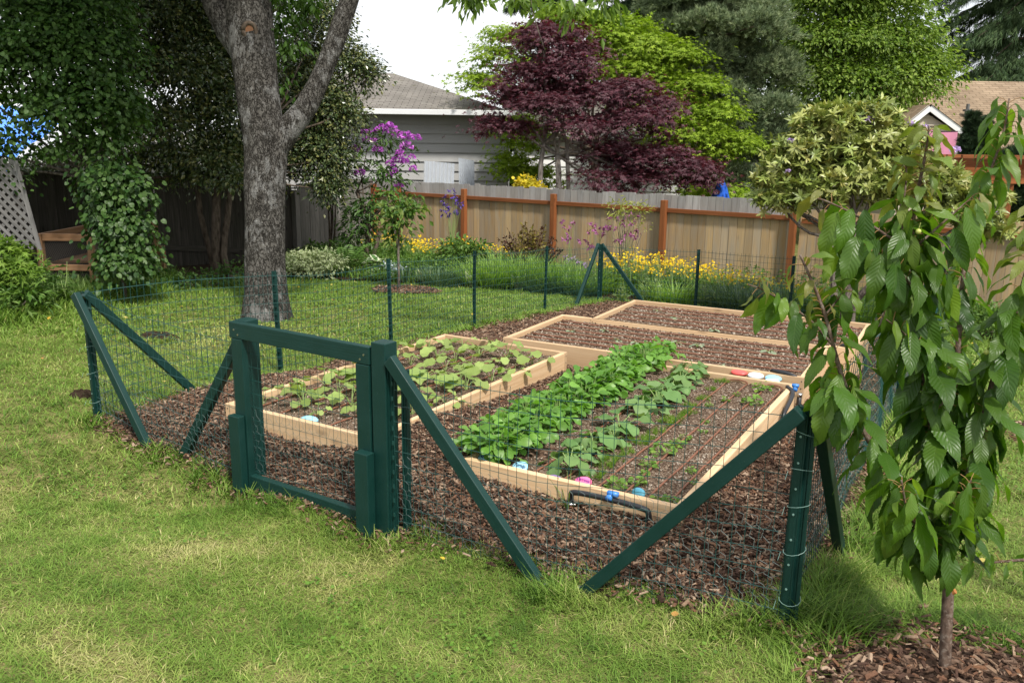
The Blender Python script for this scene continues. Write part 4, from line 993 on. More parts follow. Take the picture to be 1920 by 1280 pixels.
# tiny sprouts in the bare beds
spec = []; k = 0
gg = np.random.default_rng(23)
for b_, n in (('b3', 8), ('b4', 5)):
    (o_, r_, (x0, x1), (y0, y1)) = BEDS[b_]
    for i in range(n):
        x, y = bxy(b_, .25 + (x1 - .5) * (i + gg.random() * .5) / n, y0 + .15 + .85 * gg.random())
        spec.append((x, y, k % 2, gg.random() * 6, .6 + .5 * gg.random(), f'tiny grey green sprout, {ORD[i]} from the left in the {"bare bed next to the greens" if b_ == "b3" else "farthest bare bed"}')); k += 1
m_sprout = leafmat('grey_green_sprout', [(.20, .26, .16), (.28, .34, .22)], .2, .6)
def mk_sprout(seed):
    def f(o):
        m_ = MB(); leaf_ring(m_, m_, TURN, 5, .025, .03, .05, .5, seed); part('leaf', m_, [m_sprout, m_stem], o, True, local=True)
    return f
place([mk_sprout(1), mk_sprout(2)], spec, 'cabbage_sprout', 'sprout', 'tiny sprouts in the bare beds', lambda x, y: soil_at(x, y))
# weeds at the bed foot
def mk_weed(seed, h, n):
    def f(o):
        gg = np.random.default_rng(seed); m_ = MB(); a = gg.random(n) * 6.28; ln = .5 * gg.random(n); m_.inst(_blade(4, .6), np.c_[.02 * np.cos(a), .02 * np.sin(a), np.zeros(n)], np.c_[np.cos(a) * ln, np.sin(a) * ln, np.ones(n)], np.c_[-np.cos(a), -np.sin(a), ln], np.c_[h * (.5 + .7 * gg.random(n)), np.full(n, .005), h * (.5 + .6 * gg.random(n))]); part('blade', m_, m_tall, o, local=True)
    return f
spec = [(*on_z(1065, 955, .04)[:2], 0, 0., 1., 'grass tuft growing by the pipe end in front of the greens bed'), (*on_z(1145, 968, .03)[:2], 1, 0., .75, 'thin grass weed under the blue valve'), (*on_z(885, 796, .0)[:2], 1, 1., .5, 'short grass weed at the foot of the long squash board'), (*on_z(1250, 790, .0)[:2], 1, 2., .01, 'x')][:3]
place([mk_weed(1, .17, 22), mk_weed(2, .15, 12)], spec, 'grass_weed', 'weed', 'grass weeds in the bark', lambda x, y: float(zg(x, y)) + .01)
# ================================================================== back fence, old fences, houses
m_cedar = woodmat('cedar_fence_board', (.38, .25, .125), (.24, .15, .07), (.52, .38, .21), .75, weather=(.36, .30, .22), vfreq=1.6, tints=[(.58, .41, .21), (.36, .27, .165), (.64, .49, .28), (.45, .30, .14), (.42, .36, .27), (.60, .42, .20), (.50, .39, .24)], tmix=.5)
m_greyboard = woodmat('grey_weathered_board', (.30, .29, .28), (.22, .21, .20), (.38, .37, .36), .85, weather=(.25, .235, .22), vfreq=1.6, tints=[(.42, .41, .40), (.29, .28, .27), (.38, .36, .335), (.33, .33, .335), (.46, .45, .44)])
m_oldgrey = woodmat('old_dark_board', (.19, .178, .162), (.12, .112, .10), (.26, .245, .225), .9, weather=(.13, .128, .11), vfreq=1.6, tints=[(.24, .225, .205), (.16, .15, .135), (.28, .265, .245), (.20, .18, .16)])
m_shadefence = woodmat('shade_darkened_board', (.062, .055, .046), (.03, .027, .023), (.095, .085, .07), .95, weather=(.035, .035, .025))  # old boards with the deep shade of the shrubs put into the colour
m_orange = woodmat('orange_stained_wood', (.25, .085, .028), (.16, .05, .018), (.30, .115, .042), .6)
ZT = .97
A_ = on_z(703, 337, ZT); B_ = on_z(1497, 378, ZT); E_ = on_z(1990, 408, ZT - .03)
def plank_run(mb, a, b, zb, zt, w=.14, t=.018, off=0., seed=0, gap=.003, ragged=.008):
    a = np.array(a[:2]); b = np.array(b[:2]); L = np.linalg.norm(b - a); d = (b - a) / L; n_ = np.array([d[1], -d[0]]); g = np.random.default_rng(seed)
    R = np.array([[d[0], -d[1], 0], [d[1], d[0], 0], [0, 0, 1]]); k = int(L / w)
    for i in range(k):
        s = (i + .5) * L / k; p = a + d * s + n_ * (off + g.normal() * .003); z0 = zb(*p) if callable(zb) else zb; z1 = (zt(*p) if callable(zt) else zt) + g.normal() * ragged
        mb.box((p[0], p[1], (z0 + z1) / 2), (L / k - gap - .004 * g.random(), t, z1 - z0), R, r=g.random())
def fence_rail(mb, a, b, z, h, t, off):
    a = np.array(a[:2]); b = np.array(b[:2]); d = unit(b - a); n_ = np.array([d[1], -d[0]]); a = a + n_ * off; b = b + n_ * off
    mb.bar((*a, z), (*b, z), t, h)
def posts_along(a, b, us):
    """points on the fence line under the given photo columns"""
    out = []
    a = np.array(a[:2]); d = np.array(b[:2]) - a
    for u in us:
        s = np.linspace(-.2, 1.4, 1600); P = a + s[:, None] * d; uu, vv, zz = project(np.c_[P, np.full(len(P), .7)]); out.append(P[np.argmin(np.abs(uu - u) + (zz < 0) * 1e6)])
    return out
t = thing('board_fence', 'tan board fence with orange posts and rail behind the flower border', 'board fence', (*((A_ + B_) / 2)[:2], -.6))
m_ = MB(); plank_run(m_, A_, B_, lambda x, y: float(zg(x, y)) - .05, ZT - .27, off=0., seed=3); part('board_panel', m_, m_cedar, t)
m_ = MB(); plank_run(m_, A_, B_, ZT - .34, lambda x, y: ZT, off=-.022, seed=4, ragged=.010); part('upper_board_panel', m_, m_greyboard, t, label='weathered grey upper boards')
m_ = MB(); fence_rail(m_, A_, B_, ZT - .265, .075, .045, .045); part('rail', m_, m_orange, t, bevel=.004)
for p in posts_along(A_, B_, (706, 752, 875, 1043, 1249, 1492)):
    m_ = MB(); zb = float(zg(*p)); d_ = unit((B_ - A_)[:2]); n_ = np.array([d_[1], -d_[0]]); q = p + n_ * .085
    m_.box((q[0], q[1], (zb + ZT - .09) / 2), (.10, .10, ZT - .09 - zb), np.array([[d_[0], -d_[1], 0], [d_[1], d_[0], 0], [0, 0, 1]])); part('fence_post', m_, m_orange, t, bevel=.005)
t = thing('board_fence', 'short run of board fence on the right beyond the pale rhododendron', 'board fence', (*((B_ + E_) / 2)[:2], -.6))
m_ = MB(); plank_run(m_, B_ + (.06, 0, 0), E_, lambda x, y: float(zg(x, y)) - .05, ZT - .12, off=0., seed=5); part('board_panel', m_, m_cedar, t)
m_ = MB(); fence_rail(m_, B_ + (.1, 0, 0), E_, ZT - .30, .075, .045, .045); part('rail', m_, m_orange, t, bevel=.004)
# old grey fence on the left
H1 = at(560, 347, 17.0); H0 = at(255, 322, 14.2); HL = at(-160, 322, 11.2)
def topz(p, q): return lambda x, y: p[2] + (q[2] - p[2]) * float(np.clip(np.dot(np.array([x, y]) - p[:2], (q - p)[:2]) / np.dot((q - p)[:2], (q - p)[:2]), 0, 1))
A2 = A_ + (0, 0, 0)
t = thing('grey_fence', 'old grey board fence with top cap behind the purple rhododendron', 'board fence', (*((H1 + A2) / 2)[:2], -.7))
m_ = MB(); plank_run(m_, H1, A2 - (.05, .0, 0), lambda x, y: float(zg(x, y)) + .08, topz(H1, A2), w=.15, seed=6, gap=.008); part('board_panel', m_, m_oldgrey, t)
m_ = MB()
for dz, hh in ((.0, .05), (-.09, .09)):
    m_.bar(H1 + (0, -.04, dz), A2 + (-.05, -.04, dz), .08 if hh < .06 else .03, hh)
zb1, zb2 = float(zg(*H1[:2])), float(zg(*A2[:2])); m_.bar((H1[0], H1[1] - .04, zb1 + .22), (A2[0], A2[1] - .04, zb2 + .22), .03, .12); part('rail', m_, m_oldgrey, t)
m_ = MB(); m_.box((H1[0] - .05, H1[1] - .06, (H1[2] + zb1) / 2 - .1), (.12, .12, H1[2] - zb1)); part('fence_post', m_, m_oldgrey, t)
t = thing('grey_fence', 'dark old board fence in deep shade behind the hutch and the trunk', 'board fence', (*((H0 + H1) / 2)[:2], -.5))
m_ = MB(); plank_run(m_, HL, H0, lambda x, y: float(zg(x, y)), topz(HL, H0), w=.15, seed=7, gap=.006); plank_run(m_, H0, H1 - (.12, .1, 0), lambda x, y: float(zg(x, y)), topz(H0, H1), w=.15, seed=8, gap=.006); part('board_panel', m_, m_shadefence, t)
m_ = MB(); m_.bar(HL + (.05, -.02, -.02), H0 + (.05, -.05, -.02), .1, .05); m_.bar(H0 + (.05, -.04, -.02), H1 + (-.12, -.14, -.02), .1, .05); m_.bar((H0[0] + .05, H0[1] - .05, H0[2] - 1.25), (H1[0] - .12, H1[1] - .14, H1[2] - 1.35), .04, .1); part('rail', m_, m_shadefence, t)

def sidingmat(name, col, lap=.2, ax=2):
    m, nt = newmat(name); tc = N(nt, 'ShaderNodeTexCoord'); n = noise(nt, tc.outputs['Object'], 3, 4)
    finish(nt, mixc(nt, n, tuple(c * .92 for c in col), tuple(min(1, c * 1.06) for c in col)), .6, None, .3); return m
def roofmat(name, c1, c2, moss=None):
    m, nt = newmat(name); r1, r2, u, v = attr(nt)
    br = N(nt, 'ShaderNodeTexBrick'); br.inputs['Scale'].default_value = 1.; br.inputs['Brick Width'].default_value = .32; br.inputs['Row Height'].default_value = .14; br.inputs['Mortar Size'].default_value = .008; br.inputs['Color1'].default_value = (*c1, 1); br.inputs['Color2'].default_value = (*c2, 1); br.inputs['Mortar'].default_value = tuple(c * .35 for c in c1) + (1,)
    vec = comb(nt, u, v, 0.); nt.links.new(vec, br.inputs['Vector']); n = noise(nt, vec, .9, 5, .65)
    col = mixc(nt, 1., br.outputs[0], ramp(nt, n, [(.3, (.72, .72, .72)), (.7, (1.15, 1.15, 1.15))]), 'MULTIPLY')
    if moss is not None:
        n2 = noise(nt, vec, 4.5, 5, .7); col = mixc(nt, ramp(nt, n2, [(.60, (0, 0, 0)), (.66, (1, 1, 1))]), col, moss)
    finish(nt, col, .9, bump(nt, br.outputs[1], .6, .02), .1); return m
def quad(mb, p, m=0, uv=None):
    p = np.asarray(p, float); u = unit(p[1] - p[0]); nn = unit(np.cross(p[1] - p[0], p[-1] - p[0])); v = np.cross(nn, u)
    A = np.c_[np.full(len(p), .5), np.full(len(p), .5), (p - p[0]) @ u, (p - p[0]) @ v]
    mb.add(p, [tuple(range(len(p)))], A, m)
def siding(mb, a, b, z0, z1, lap=.20, ang=.04):
    """horizontal lap boards from a to b, each tilted out at its lower edge"""
    a = np.array(a[:2]); b = np.array(b[:2]); d = unit(b - a); n_ = np.array([d[1], -d[0]])
    for z in np.arange(z0, z1 - .01, lap):
        zt = min(z + lap, z1); p = [(*(a + n_ * ang), z), (*(b + n_ * ang), z), (*b, zt), (*a, zt)]; quad(mb, p); quad(mb, [(*a, z), (*b, z), (*(b + n_ * ang), z), (*(a + n_ * ang), z)])
m_siding = sidingmat('grey_lap_siding', (.36, .36, .355)); m_trim = sidingmat('white_trim', (.72, .73, .74)); m_tanside = sidingmat('tan_siding', (.46, .41, .33)); m_whitew = sidingmat('white_wall_paint', (.78, .78, .77))
m_roof1 = roofmat('grey_shingle', (.17, .155, .14), (.21, .195, .175), (.06, .055, .025)); m_roof2 = roofmat('tan_shingle', (.30, .225, .155), (.235, .17, .115))
m_dark = plainmat('grey_soffit_board', (.22, .21, .20), .8)  # plain dull grey of the soffit boards
# left house: wall square to the view, hip roof
d0 = 22.; Wl = at(470, 300, d0); Wr = at(952, 300, d0); hz = unit((Wr - Wl)[:2]); back = np.array([-hz[1], hz[0]])
ez = at(760, 207, d0)[2]; gz = float(zg(*Wl[:2])) - .1
t = thing('neighbouring_house', 'grey lap sided house with a mossy hip roof beyond the old fence', 'house', (*((Wl + Wr) / 2)[:2], gz))
m_ = MB(); siding(m_, Wl, Wr, gz, ez, .235); Wr2 = Wr[:2] + back * 7; Wl2 = Wl[:2] + back * 7
siding(m_, Wr, (*Wr2, 0), gz, ez, .235); siding(m_, (*Wl2, 0), Wl, gz, ez, .235); siding(m_, (*Wr2, 0), (*Wl2, 0), gz, ez, .235); part('wall', m_, m_siding, t)
ov = .55; p0 = Wl[:2] - hz * ov - back * ov; p1 = Wr[:2] + hz * (ov - .4) - back * ov; p2 = Wr2 + hz * (ov - .4) + back * ov; p3 = Wl2 - hz * ov + back * ov
rz_ = at(735, 138, d0 + 3.6)[2]; rA = np.array([*(p0 + back * 4.05 + hz * .5), rz_]); rB = np.array([*at(738, 140, d0 + 3.6)[:2], rz_])
q = [np.array([*p, ez - .05]) for p in (p0, p1, p2, p3)]
m_ = MB(); quad(m_, [q[0], q[1], rB, rA]); quad(m_, [q[1], q[2], rB]); quad(m_, [q[2], q[3], rA, rB]); quad(m_, [q[3], q[0], rA]); part('roof', m_, m_roof1, t)
m_ = MB(); quad(m_, [q[0] - (0, 0, .02), q[3] - (0, 0, .02), q[2] - (0, 0, .02), q[1] - (0, 0, .02)]); part('soffit', m_, m_dark, t)
m_ = MB(); m_.bar(q[0] + (*(-back * .06), -.02), q[1] + (*(-back * .06), -.02), .12, .13); part('gutter', m_, m_trim, t, bevel=.01)
m_ = MB(); m_.bar(q[1] + (*(hz * .03), -.06), q[2] + (*(hz * .03), -.06), .05, .2); part('fascia', m_, m_trim, t)
def leanpanel(u0, u1, vt, vb, d, label, seed):
    a = at(u0, vb, d); b = at(u1, vb, d); zt = at(u0, vt, d)[2]; zb = float(zg(*a[:2])); m_ = MB(); n = 16; V = []; F = []
    for i in range(n + 1):
        s = i / n; p = a + (b - a) * s
        for kz, z in ((0, zb), (1, zt)):
            o = -back * (.35 * (1 - kz) + .10) + back * .018 * (1 if i % 2 else -1); V.append((p[0] + o[0] + .12 * kz * (seed % 2 - .5), p[1] + o[1], z - .06 * s * kz))
    V = V + [(x, y + .004, z) for x, y, z in V]; k = 2 * (n + 1)
    for i in range(n): F.append((2 * i, 2 * i + 2, 2 * i + 3, 2 * i + 1)); F.append((k + 2 * i, k + 2 * i + 1, k + 2 * i + 3, k + 2 * i + 2))
    m_.add(V, F); single('corrugated_panel', m_, plainmat('galvanised_sheet', (.55, .58, .62), .35, .5, .06, 6, metal=.4), label, 'metal sheet', (*a[:2], zb))
leanpanel(793, 849, 301, 345, d0 - .6, 'wider sheet of pale corrugated metal leaning on the grey house', 1)
leanpanel(864, 893, 296, 345, d0 - .6, 'narrow sheet of pale corrugated metal leaning on the grey house', 2)
# pale house behind the red maple
a = at(965, 300, 27); b = at(1420, 300, 27); zt = at(1000, 258, 27)[2]; zb = float(zg(*a[:2])); t = thing('neighbouring_house', 'white walled house glimpsed through the maple trunks', 'house', (*((a + b) / 2)[:2], zb))
hz3 = unit((b - a)[:2]); bk3 = np.array([-hz3[1], hz3[0]])
m_ = MB(); siding(m_, a, b, zb, zt, .25); siding(m_, (*(a[:2] + bk3 * 6), 0), a, zb, zt, .25); siding(m_, b, (*(b[:2] + bk3 * 6), 0), zb, zt, .25); part('wall', m_, m_whitew, t)
e0 = a[:2] - hz3 * .4 - bk3 * .4; e1 = b[:2] + hz3 * .4 - bk3 * .4; m_ = MB(); quad(m_, [(*e0, zt), (*e1, zt), (*(e1 + bk3 * 3.4), zt + 1.3), (*(e0 + bk3 * 3.4), zt + 1.3)]); quad(m_, [(*(e0 + bk3 * 3.4), zt + 1.3), (*(e1 + bk3 * 3.4), zt + 1.3), (*(e1 + bk3 * 6.8), zt), (*(e0 + bk3 * 6.8), zt)]); part('roof', m_, m_roof1, t)
# right house
d2_ = 24.; a = at(1672, 300, d2_); b = at(2120, 300, d2_); hz2 = unit((b - a)[:2]); bk2 = np.array([-hz2[1], hz2[0]]); ez = at(1800, 262, d2_)[2] - .5; zb = float(zg(*a[:2])) - .1
t = thing('neighbouring_house', 'tan house with a wide tan shingle roof and small gable on the right', 'house', (*((a + b) / 2)[:2], zb))
m_ = MB(); siding(m_, a, b, zb, ez, .2); siding(m_, (*(a[:2] + bk2 * 8), 0), a, zb, ez, .2); siding(m_, b, (*(b[:2] + bk2 * 8), 0), zb, ez, .2); part('wall', m_, m_tanside, t)
e0 = a[:2] + hz2 * .6 - bk2 * .5; e1 = b[:2] + hz2 * .5 - bk2 * .5; rt_ = at(1800, 155, d2_ + 4.)[2]
m_ = MB(); quad(m_, [(*e0, ez - .1), (*e1, ez - .1), (*(e1 + bk2 * 4.5), rt_), (*(e0 + bk2 * 4.5 + hz2 * .1), rt_)]); quad(m_, [(*(e0 + bk2 * 4.5), rt_), (*(e1 + bk2 * 4.5), rt_), (*(e1 + bk2 * 9), ez - .1), (*(e0 + bk2 * 9), ez - .1)]); part('roof', m_, m_roof2, t)
m_ = MB(); m_.bar((*e0, ez - .15), (*e1, ez - .15), .1, .14); part('gutter', m_, m_trim, t)
# small gable standing forward
gp = at(1738, 205, d2_ - 2.2); gl = at(1668, 262, d2_ - 2.2); gr = at(1806, 256, d2_ - 2.2); zg0 = float(zg(*gp[:2])); n2 = -bk2
m_ = MB(); quad(m_, [(gl[0], gl[1], zg0), (gr[0], gr[1], zg0), (gr[0], gr[1], gr[2]), (gp[0], gp[1], gp[2] - .1), (gl[0], gl[1], gl[2])])
for p in (gr, gl):
    quad(m_, [(p[0], p[1], zg0), (p[0] + bk2[0] * 3, p[1] + bk2[1] * 3, zg0), (p[0] + bk2[0] * 3, p[1] + bk2[1] * 3, p[2]), (p[0], p[1], p[2])])
for zz in np.arange(zg0 + .1, gp[2] - .15, .2):
    f = min(1, max(0, (gp[2] - .1 - zz) / (gp[2] - .1 - gr[2]))); l_ = gp + (gl - gp) * f; r_ = gp + (gr - gp) * f
    if f > .08: m_.bar((l_[0] + n2[0] * .01, l_[1] + n2[1] * .01, zz), (r_[0] + n2[0] * .01, r_[1] + n2[1] * .01, zz), .02, .03)
part('gable_wall', m_, m_tanside, t)
m_ = MB()
for p in (gl, gr):
    o = unit(p - gp) * .35; m_.bar(gp + (*(n2 * .15), .03), p + o + (*(n2 * .15), .03), .05, .14)
part('barge_board', m_, m_trim, t)
m_ = MB()
for p in (gl, gr):
    o = unit(p - gp) * .35; q_ = p + o; f_ = n2 * .2; k_ = bk2 * 3.2; quad(m_, [(gp[0] + f_[0], gp[1] + f_[1], gp[2] + .12), (q_[0] + f_[0], q_[1] + f_[1], q_[2] + .12), (q_[0] + k_[0], q_[1] + k_[1], q_[2] + .12), (gp[0] + k_[0], gp[1] + k_[1], gp[2] + .12)])
part('gable_roof', m_, m_roof2, t)
m_ = MB(); vp = at(1812, 222, d2_ + 1.5); m_.tube([vp + (0, 0, -.4), vp + (0, 0, .2)], .07, 10); m_.tube([vp + (0, 0, .2), vp + (0, 0, .26)], .13, 10); m_.tube([vp + (0, 0, .26), vp + (0, 0, .42)], .05, 8); part('vent_pipe', m_, plainmat('vent_metal', (.12, .12, .12), .5), t)
# pink towel on a line, pergola, blue things
def cloth(c, w_, h_, dirv, mat, name, label, cat, seed):
    d = unit(np.array([*dirv, 0.])); nx, nz_ = 14, 10; V = []; F = []
    for layer in (0, .006):
        for i in range(nx + 1):
            for j in range(nz_ + 1):
                s = (i / nx - .5) * w_; z = -h_ * j / nz_; bl = .05 * math.sin(i * 1.1 + seed) * (j / nz_) + layer
                V.append((c[0] + d[0] * s - d[1] * bl, c[1] + d[1] * s + d[0] * bl, c[2] + z + .02 * math.sin(i * .5)))
    k = (nx + 1) * (nz_ + 1)
    for o in (0, k):
        for i in range(nx):
            for j in range(nz_): a_ = o + i * (nz_ + 1) + j; F.append((a_, a_ + 1, a_ + nz_ + 2, a_ + nz_ + 1) if o else (a_, a_ + nz_ + 1, a_ + nz_ + 2, a_ + 1))
    m_ = MB(); m_.add(V, F); return single(name, m_, mat, label, cat, c, smooth=True)
m_pink = plainmat('pink_cloth', (.62, .26, .38), .9, .1, .06, 30); m_bluec = plainmat('blue_cloth', (.02, .10, .5), .8, .2, .1)
cloth(at(1766, 246, 20.), 60 * pxm(20), 120 * pxm(20), hz2, m_pink, 'pink_towel', 'pink striped towel hanging in front of the tan house', 'towel', 1)
m_ = MB(); m_.tube([at(1640, 243, 20.), at(1766, 247, 20.), at(1830, 246, 20.)], .008, 5); single('clothes_line', m_, black, 'thin line carrying the pink towel', 'clothes line', at(1766, 247, 20))
cloth(at(1788, 308, 19.), 22 * pxm(19), 60 * pxm(19), hz2, m_bluec, 'blue_cloth', 'small blue cloth hanging below the pink towel', 'cloth', 3)
t = thing('pergola', 'orange stained timber pergola at the right edge', 'pergola', (*at(1900, 420, 14.)[:2], -.7))
pz = at(1880, 300, 14.)[2]; c0 = at(1848, 330, 14.); dirp = unit((at(2100, 330, 14.6) - c0)[:2]); nrp = np.array([-dirp[1], dirp[0]])
bz = at(1850, 334, 14.)[2]
for s in (.32, .64):
    pass
for s, o in ((.26, .8), (.50, .0), (2.6, .0), (2.6, .8)):
    p = c0[:2] + dirp * s + nrp * o; m_ = MB(); z0 = float(zg(*p)); m_.box((*p, (z0 + bz) / 2), (.12, .12, bz - z0)); part('post', m_, m_orange, t, bevel=.006)
for o in (0., .8):
    m_ = MB(); a_ = c0[:2] + nrp * (o - .08); b_ = a_ + dirp * 3.2; m_.bar((*a_, bz + .04), (*b_, bz + .04), .05, .26); part('beam', m_, m_orange, t, bevel=.005)
for i in range(7):
    s = .16 + .46 * i; m_ = MB(); a_ = c0[:2] + dirp * s - nrp * .45; b_ = a_ + nrp * 1.9; m_.bar((*a_, bz + .24), (*b_, bz + .24), .05, .15); part('rafter', m_, m_orange, t, bevel=.005)
for i in range(5):
    m_ = MB(); a_ = c0[:2] - dirp * .15 + nrp * (-.3 + .36 * i); b_ = a_ + dirp * 3.4; m_.bar((*a_, bz + .345), (*b_, bz + .345), .05, .05); part('slat', m_, m_orange, t)
# low white shed with blue tarpaulin behind the old fence on the left
m_tarp = plainmat('blue_tarpaulin', (.10, .28, .85), .55, .3, .1, 4)
d5 = 20.; a = at(-140, 320, d5); b = at(470, 330, d5); hz5 = unit((b - a)[:2]); bk5 = np.array([-hz5[1], hz5[0]]); zt = at(60, 304, d5)[2]; zb = float(zg(*a[:2]))
t = thing('garden_shed', 'low white and grey shed showing above the dark fence under the shrubs', 'shed', (*((a + b) / 2)[:2], zb))
mid5 = a[:2] + hz5 * (130 + 140) * pxm(d5)
m_ = MB(); siding(m_, a, (*mid5, 0), zb, zt, .3); siding(m_, (*mid5, 0), b, zb, zt + .1, .3); siding(m_, b, (*(b[:2] + bk5 * 3), 0), zb, zt, .3); part('wall', m_, m_siding, t)
m_ = MB(); m_.bar((*(a[:2] - bk5 * .2), zt + .04), (*(mid5 - bk5 * .2), zt + .04), .15, .12); part('gutter', m_, m_whitew, t)
m_ = MB(); quad(m_, [(*(mid5 - bk5 * .3), zt), (*(b[:2] - bk5 * .3), zt), (*(b[:2] + bk5 * 2.5), zt + .8), (*(mid5 + bk5 * 2.5), zt + .8)]); part('roof', m_, plainmat('pale_grey_roofing', (.20, .195, .18), .8), t)
m_ = MB(); nn = 10; V = []; F = []
c00 = a[:2] - bk5 * .15; c01 = a[:2] - bk5 * .15 + hz5 * (15 + 140) * pxm(d5)
for i in range(nn + 1):
    for j in range(nn + 1):
        p = c00 + (c01 - c00) * i / nn + bk5 * 3. * j / nn; V.append((*p, zt + .13 + 1.25 * (j / nn) ** .8 - .12 * max(0, i - 7) + .05 * math.sin(i * 1.7 + j)))
V = V + [(x, y, z - .01) for x, y, z in V]; k = (nn + 1) ** 2
for o in (0, k):
    for i in range(nn):
        for j in range(nn): q_ = o + i * (nn + 1) + j; F.append((q_, q_ + nn + 1, q_ + nn + 2, q_ + 1))
m_.add(V, F); single('blue_tarpaulin', m_, m_tarp, 'bright blue tarpaulin over the shed roof at the left edge', 'tarpaulin', (*c00, zt), smooth=True)
def bluelump(u, v, d, ru, rv, label):
    c = at(u, v, d); m_ = MB(); V = [(0, 0, 1)]; F = []; n = 14
    for i in range(1, 8):
        for j in range(n):
            q = i / 8 * PI / 2 * 1.15; a_ = j * 2 * PI / n; k = 1 + .35 * (vnoise(i * .9 + 9, j * .9, 5) - .5); V.append((math.sin(q) * math.cos(a_) * k, math.sin(q) * math.sin(a_) * k, math.cos(q)))
    for j in range(n): F.append((0, 1 + j, 1 + (j + 1) % n))
    for i in range(6):
        for j in range(n): F.append((1 + i * n + j, 1 + (i + 1) * n + j, 1 + (i + 1) * n + (j + 1) % n, 1 + i * n + (j + 1) % n))
    zb = float(zg(c[0], c[1])); top = at(u, v - rv, d)[2]; V = np.array(V) * (ru * pxm(d), ru * pxm(d), top - zb) + (c[0], c[1], zb); m_.add(V, F); single('blue_tarpaulin', m_, m_bluec, label, 'tarpaulin', (c[0], c[1], zb))
bluelump(1352, 352, 19., 26, 16, 'blue sheeting bunched behind the fence under the red maple')
# wooden hutch and lattice
m_hutch = woodmat('brown_hutch_wood', (.30, .165, .085), (.19, .10, .05), (.36, .22, .13), .7)
h0 = ground_at(180, 554); h1 = ground_at(298, 525); dv = unit((h1 - h0)[:2]); nv = np.array([dv[1], -dv[0]]); dl = -nv
t = thing('wooden_hutch', 'brown timber hutch with mesh panels under the climbing vine', 'hutch', (*((h0 + h1) / 2)[:2], h0[2]))
zt_ = h0[2] + .81; Lh = np.linalg.norm((h1 - h0)[:2]); Dp = .62
side = unit((at(96, 440, 11.) - at(162, 440, 11.))[:2])       # end face runs to the left
corners = [h0[:2], h0[:2] + side * .66, h1[:2], h1[:2] + side * .66]
zf = [h0[2] - .03, h0[2] - .05, float(zg(*corners[2])) - .02, float(zg(*corners[3])) - .02]
for p, z in zip(corners, zf):
    m_ = MB(); m_.box((*p, (z + zt_) / 2), (.075, .075, zt_ - z), np.array([[side[0], -side[1], 0], [side[1], side[0], 0], [0, 0, 1]])); part('corner_stud', m_, m_hutch, t, bevel=.004)
for i_, j_ in ((0, 1), (2, 3), (0, 2), (1, 3)):
    m_ = MB(); a_, b_ = corners[i_], corners[j_]; u_ = unit(b_ - a_); a_ = a_ + u_ * .04; b_ = b_ - u_ * .04
    for zz, hh in ((zt_ - .045, .09), (zt_ - .44, .08), (max(zf[i_], zf[j_]) + .08, .08)): m_ = MB(); m_.bar((*a_, zz), (*b_, zz), .05, hh); part('frame_rail', m_, m_hutch, t, bevel=.004)
m_ = MB(); a_ = corners[2] + dv * .0 - side * .09; m_.box((*(a_), zf[2] + .28), (.08, .05, .56)); part('prop_board', m_, m_hutch, t)
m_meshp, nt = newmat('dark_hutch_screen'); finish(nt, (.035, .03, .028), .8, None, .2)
m_ = MB()
for i_, j_ in ((0, 1), (0, 2)):
    a_, b_ = corners[i_], corners[j_]; L_ = np.linalg.norm(b_ - a_); z0_, z1_ = h0[2] + .05, zt_ - .08
    for k in np.arange(-1.2, L_ + .01, .028):
        for sgn in (1, -1):
            s0, s1 = k, k + (z1_ - z0_) * .6; za, zb_ = (z0_, z1_) if sgn > 0 else (z1_, z0_)
            f0 = max(0, (0.04 - s0) / (s1 - s0)); f1 = min(1, (L_ - .04 - s0) / (s1 - s0))
            if f1 > f0:
                p = lambda f: (*(a_ + (b_ - a_) / L_ * (s0 + (s1 - s0) * f)), za + (zb_ - za) * f); m_.tube([p(f0), p(f1)], .0012, 3, cap=False)
part('wire_screen', m_, plainmat('dull_wire', (.10, .09, .08), .6), t)
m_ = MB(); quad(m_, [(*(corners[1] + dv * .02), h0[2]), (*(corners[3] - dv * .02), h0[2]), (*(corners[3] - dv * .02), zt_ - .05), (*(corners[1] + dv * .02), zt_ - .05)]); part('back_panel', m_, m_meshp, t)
m_ = MB(); m_.box((*((corners[0] + corners[3]) / 2), h0[2] + .42), (1.6, .5, .03), np.array([[dv[0], -dv[1], 0], [dv[1], dv[0], 0], [0, 0, 1]])); part('shelf', m_, m_hutch, t)
# lattice leaning on the old fence at the left edge
m_lat = woodmat('grey_lattice_wood', (.17, .165, .16), (.10, .095, .09), (.24, .235, .23), .85, knots=False)
o_ = at(75, 468, 10.6); ux = unit(at(75, 468, 10.6) - at(-25, 462, 10.4)); uz = np.array([0, 0, 1.]); t = thing('lattice_panel', 'grey diagonal lattice leaning at the left edge beside the hutch', 'lattice', (*o_[:2], o_[2] - .6))
ls, lt = MB(), MB(); W2, H2 = 1.35, 1.08; org = o_ - ux * W2
def inside(s, z): return 0 < z < H2 and s > -.4 and s < W2 - .15 * z + .02 and z > -.05
def strip(mb, s0, sgn, off):
    f = np.linspace(-.2, 2.2, 240); S = s0 + f * .7; Z = f * .82 if sgn > 0 else H2 - f * .82; ok = [inside(s, z) for s, z in zip(S, Z)]
    if any(ok):
        k = np.where(ok)[0]; a, b = k[0], k[-1]
        if b > a + 3: nrm_ = np.cross(ux, uz); mb.bar(org + ux * S[a] + uz * Z[a] + nrm_ * off, org + ux * S[b] + uz * Z[b] + nrm_ * off, .038, .008, nrm_)
for k in np.arange(-2.2, 2.6, .098): strip(ls, k, 1, 0.); strip(lt, k, -1, .009)
part('lattice_strip', ls, m_lat, t); part('cross_strip', lt, m_lat, t)
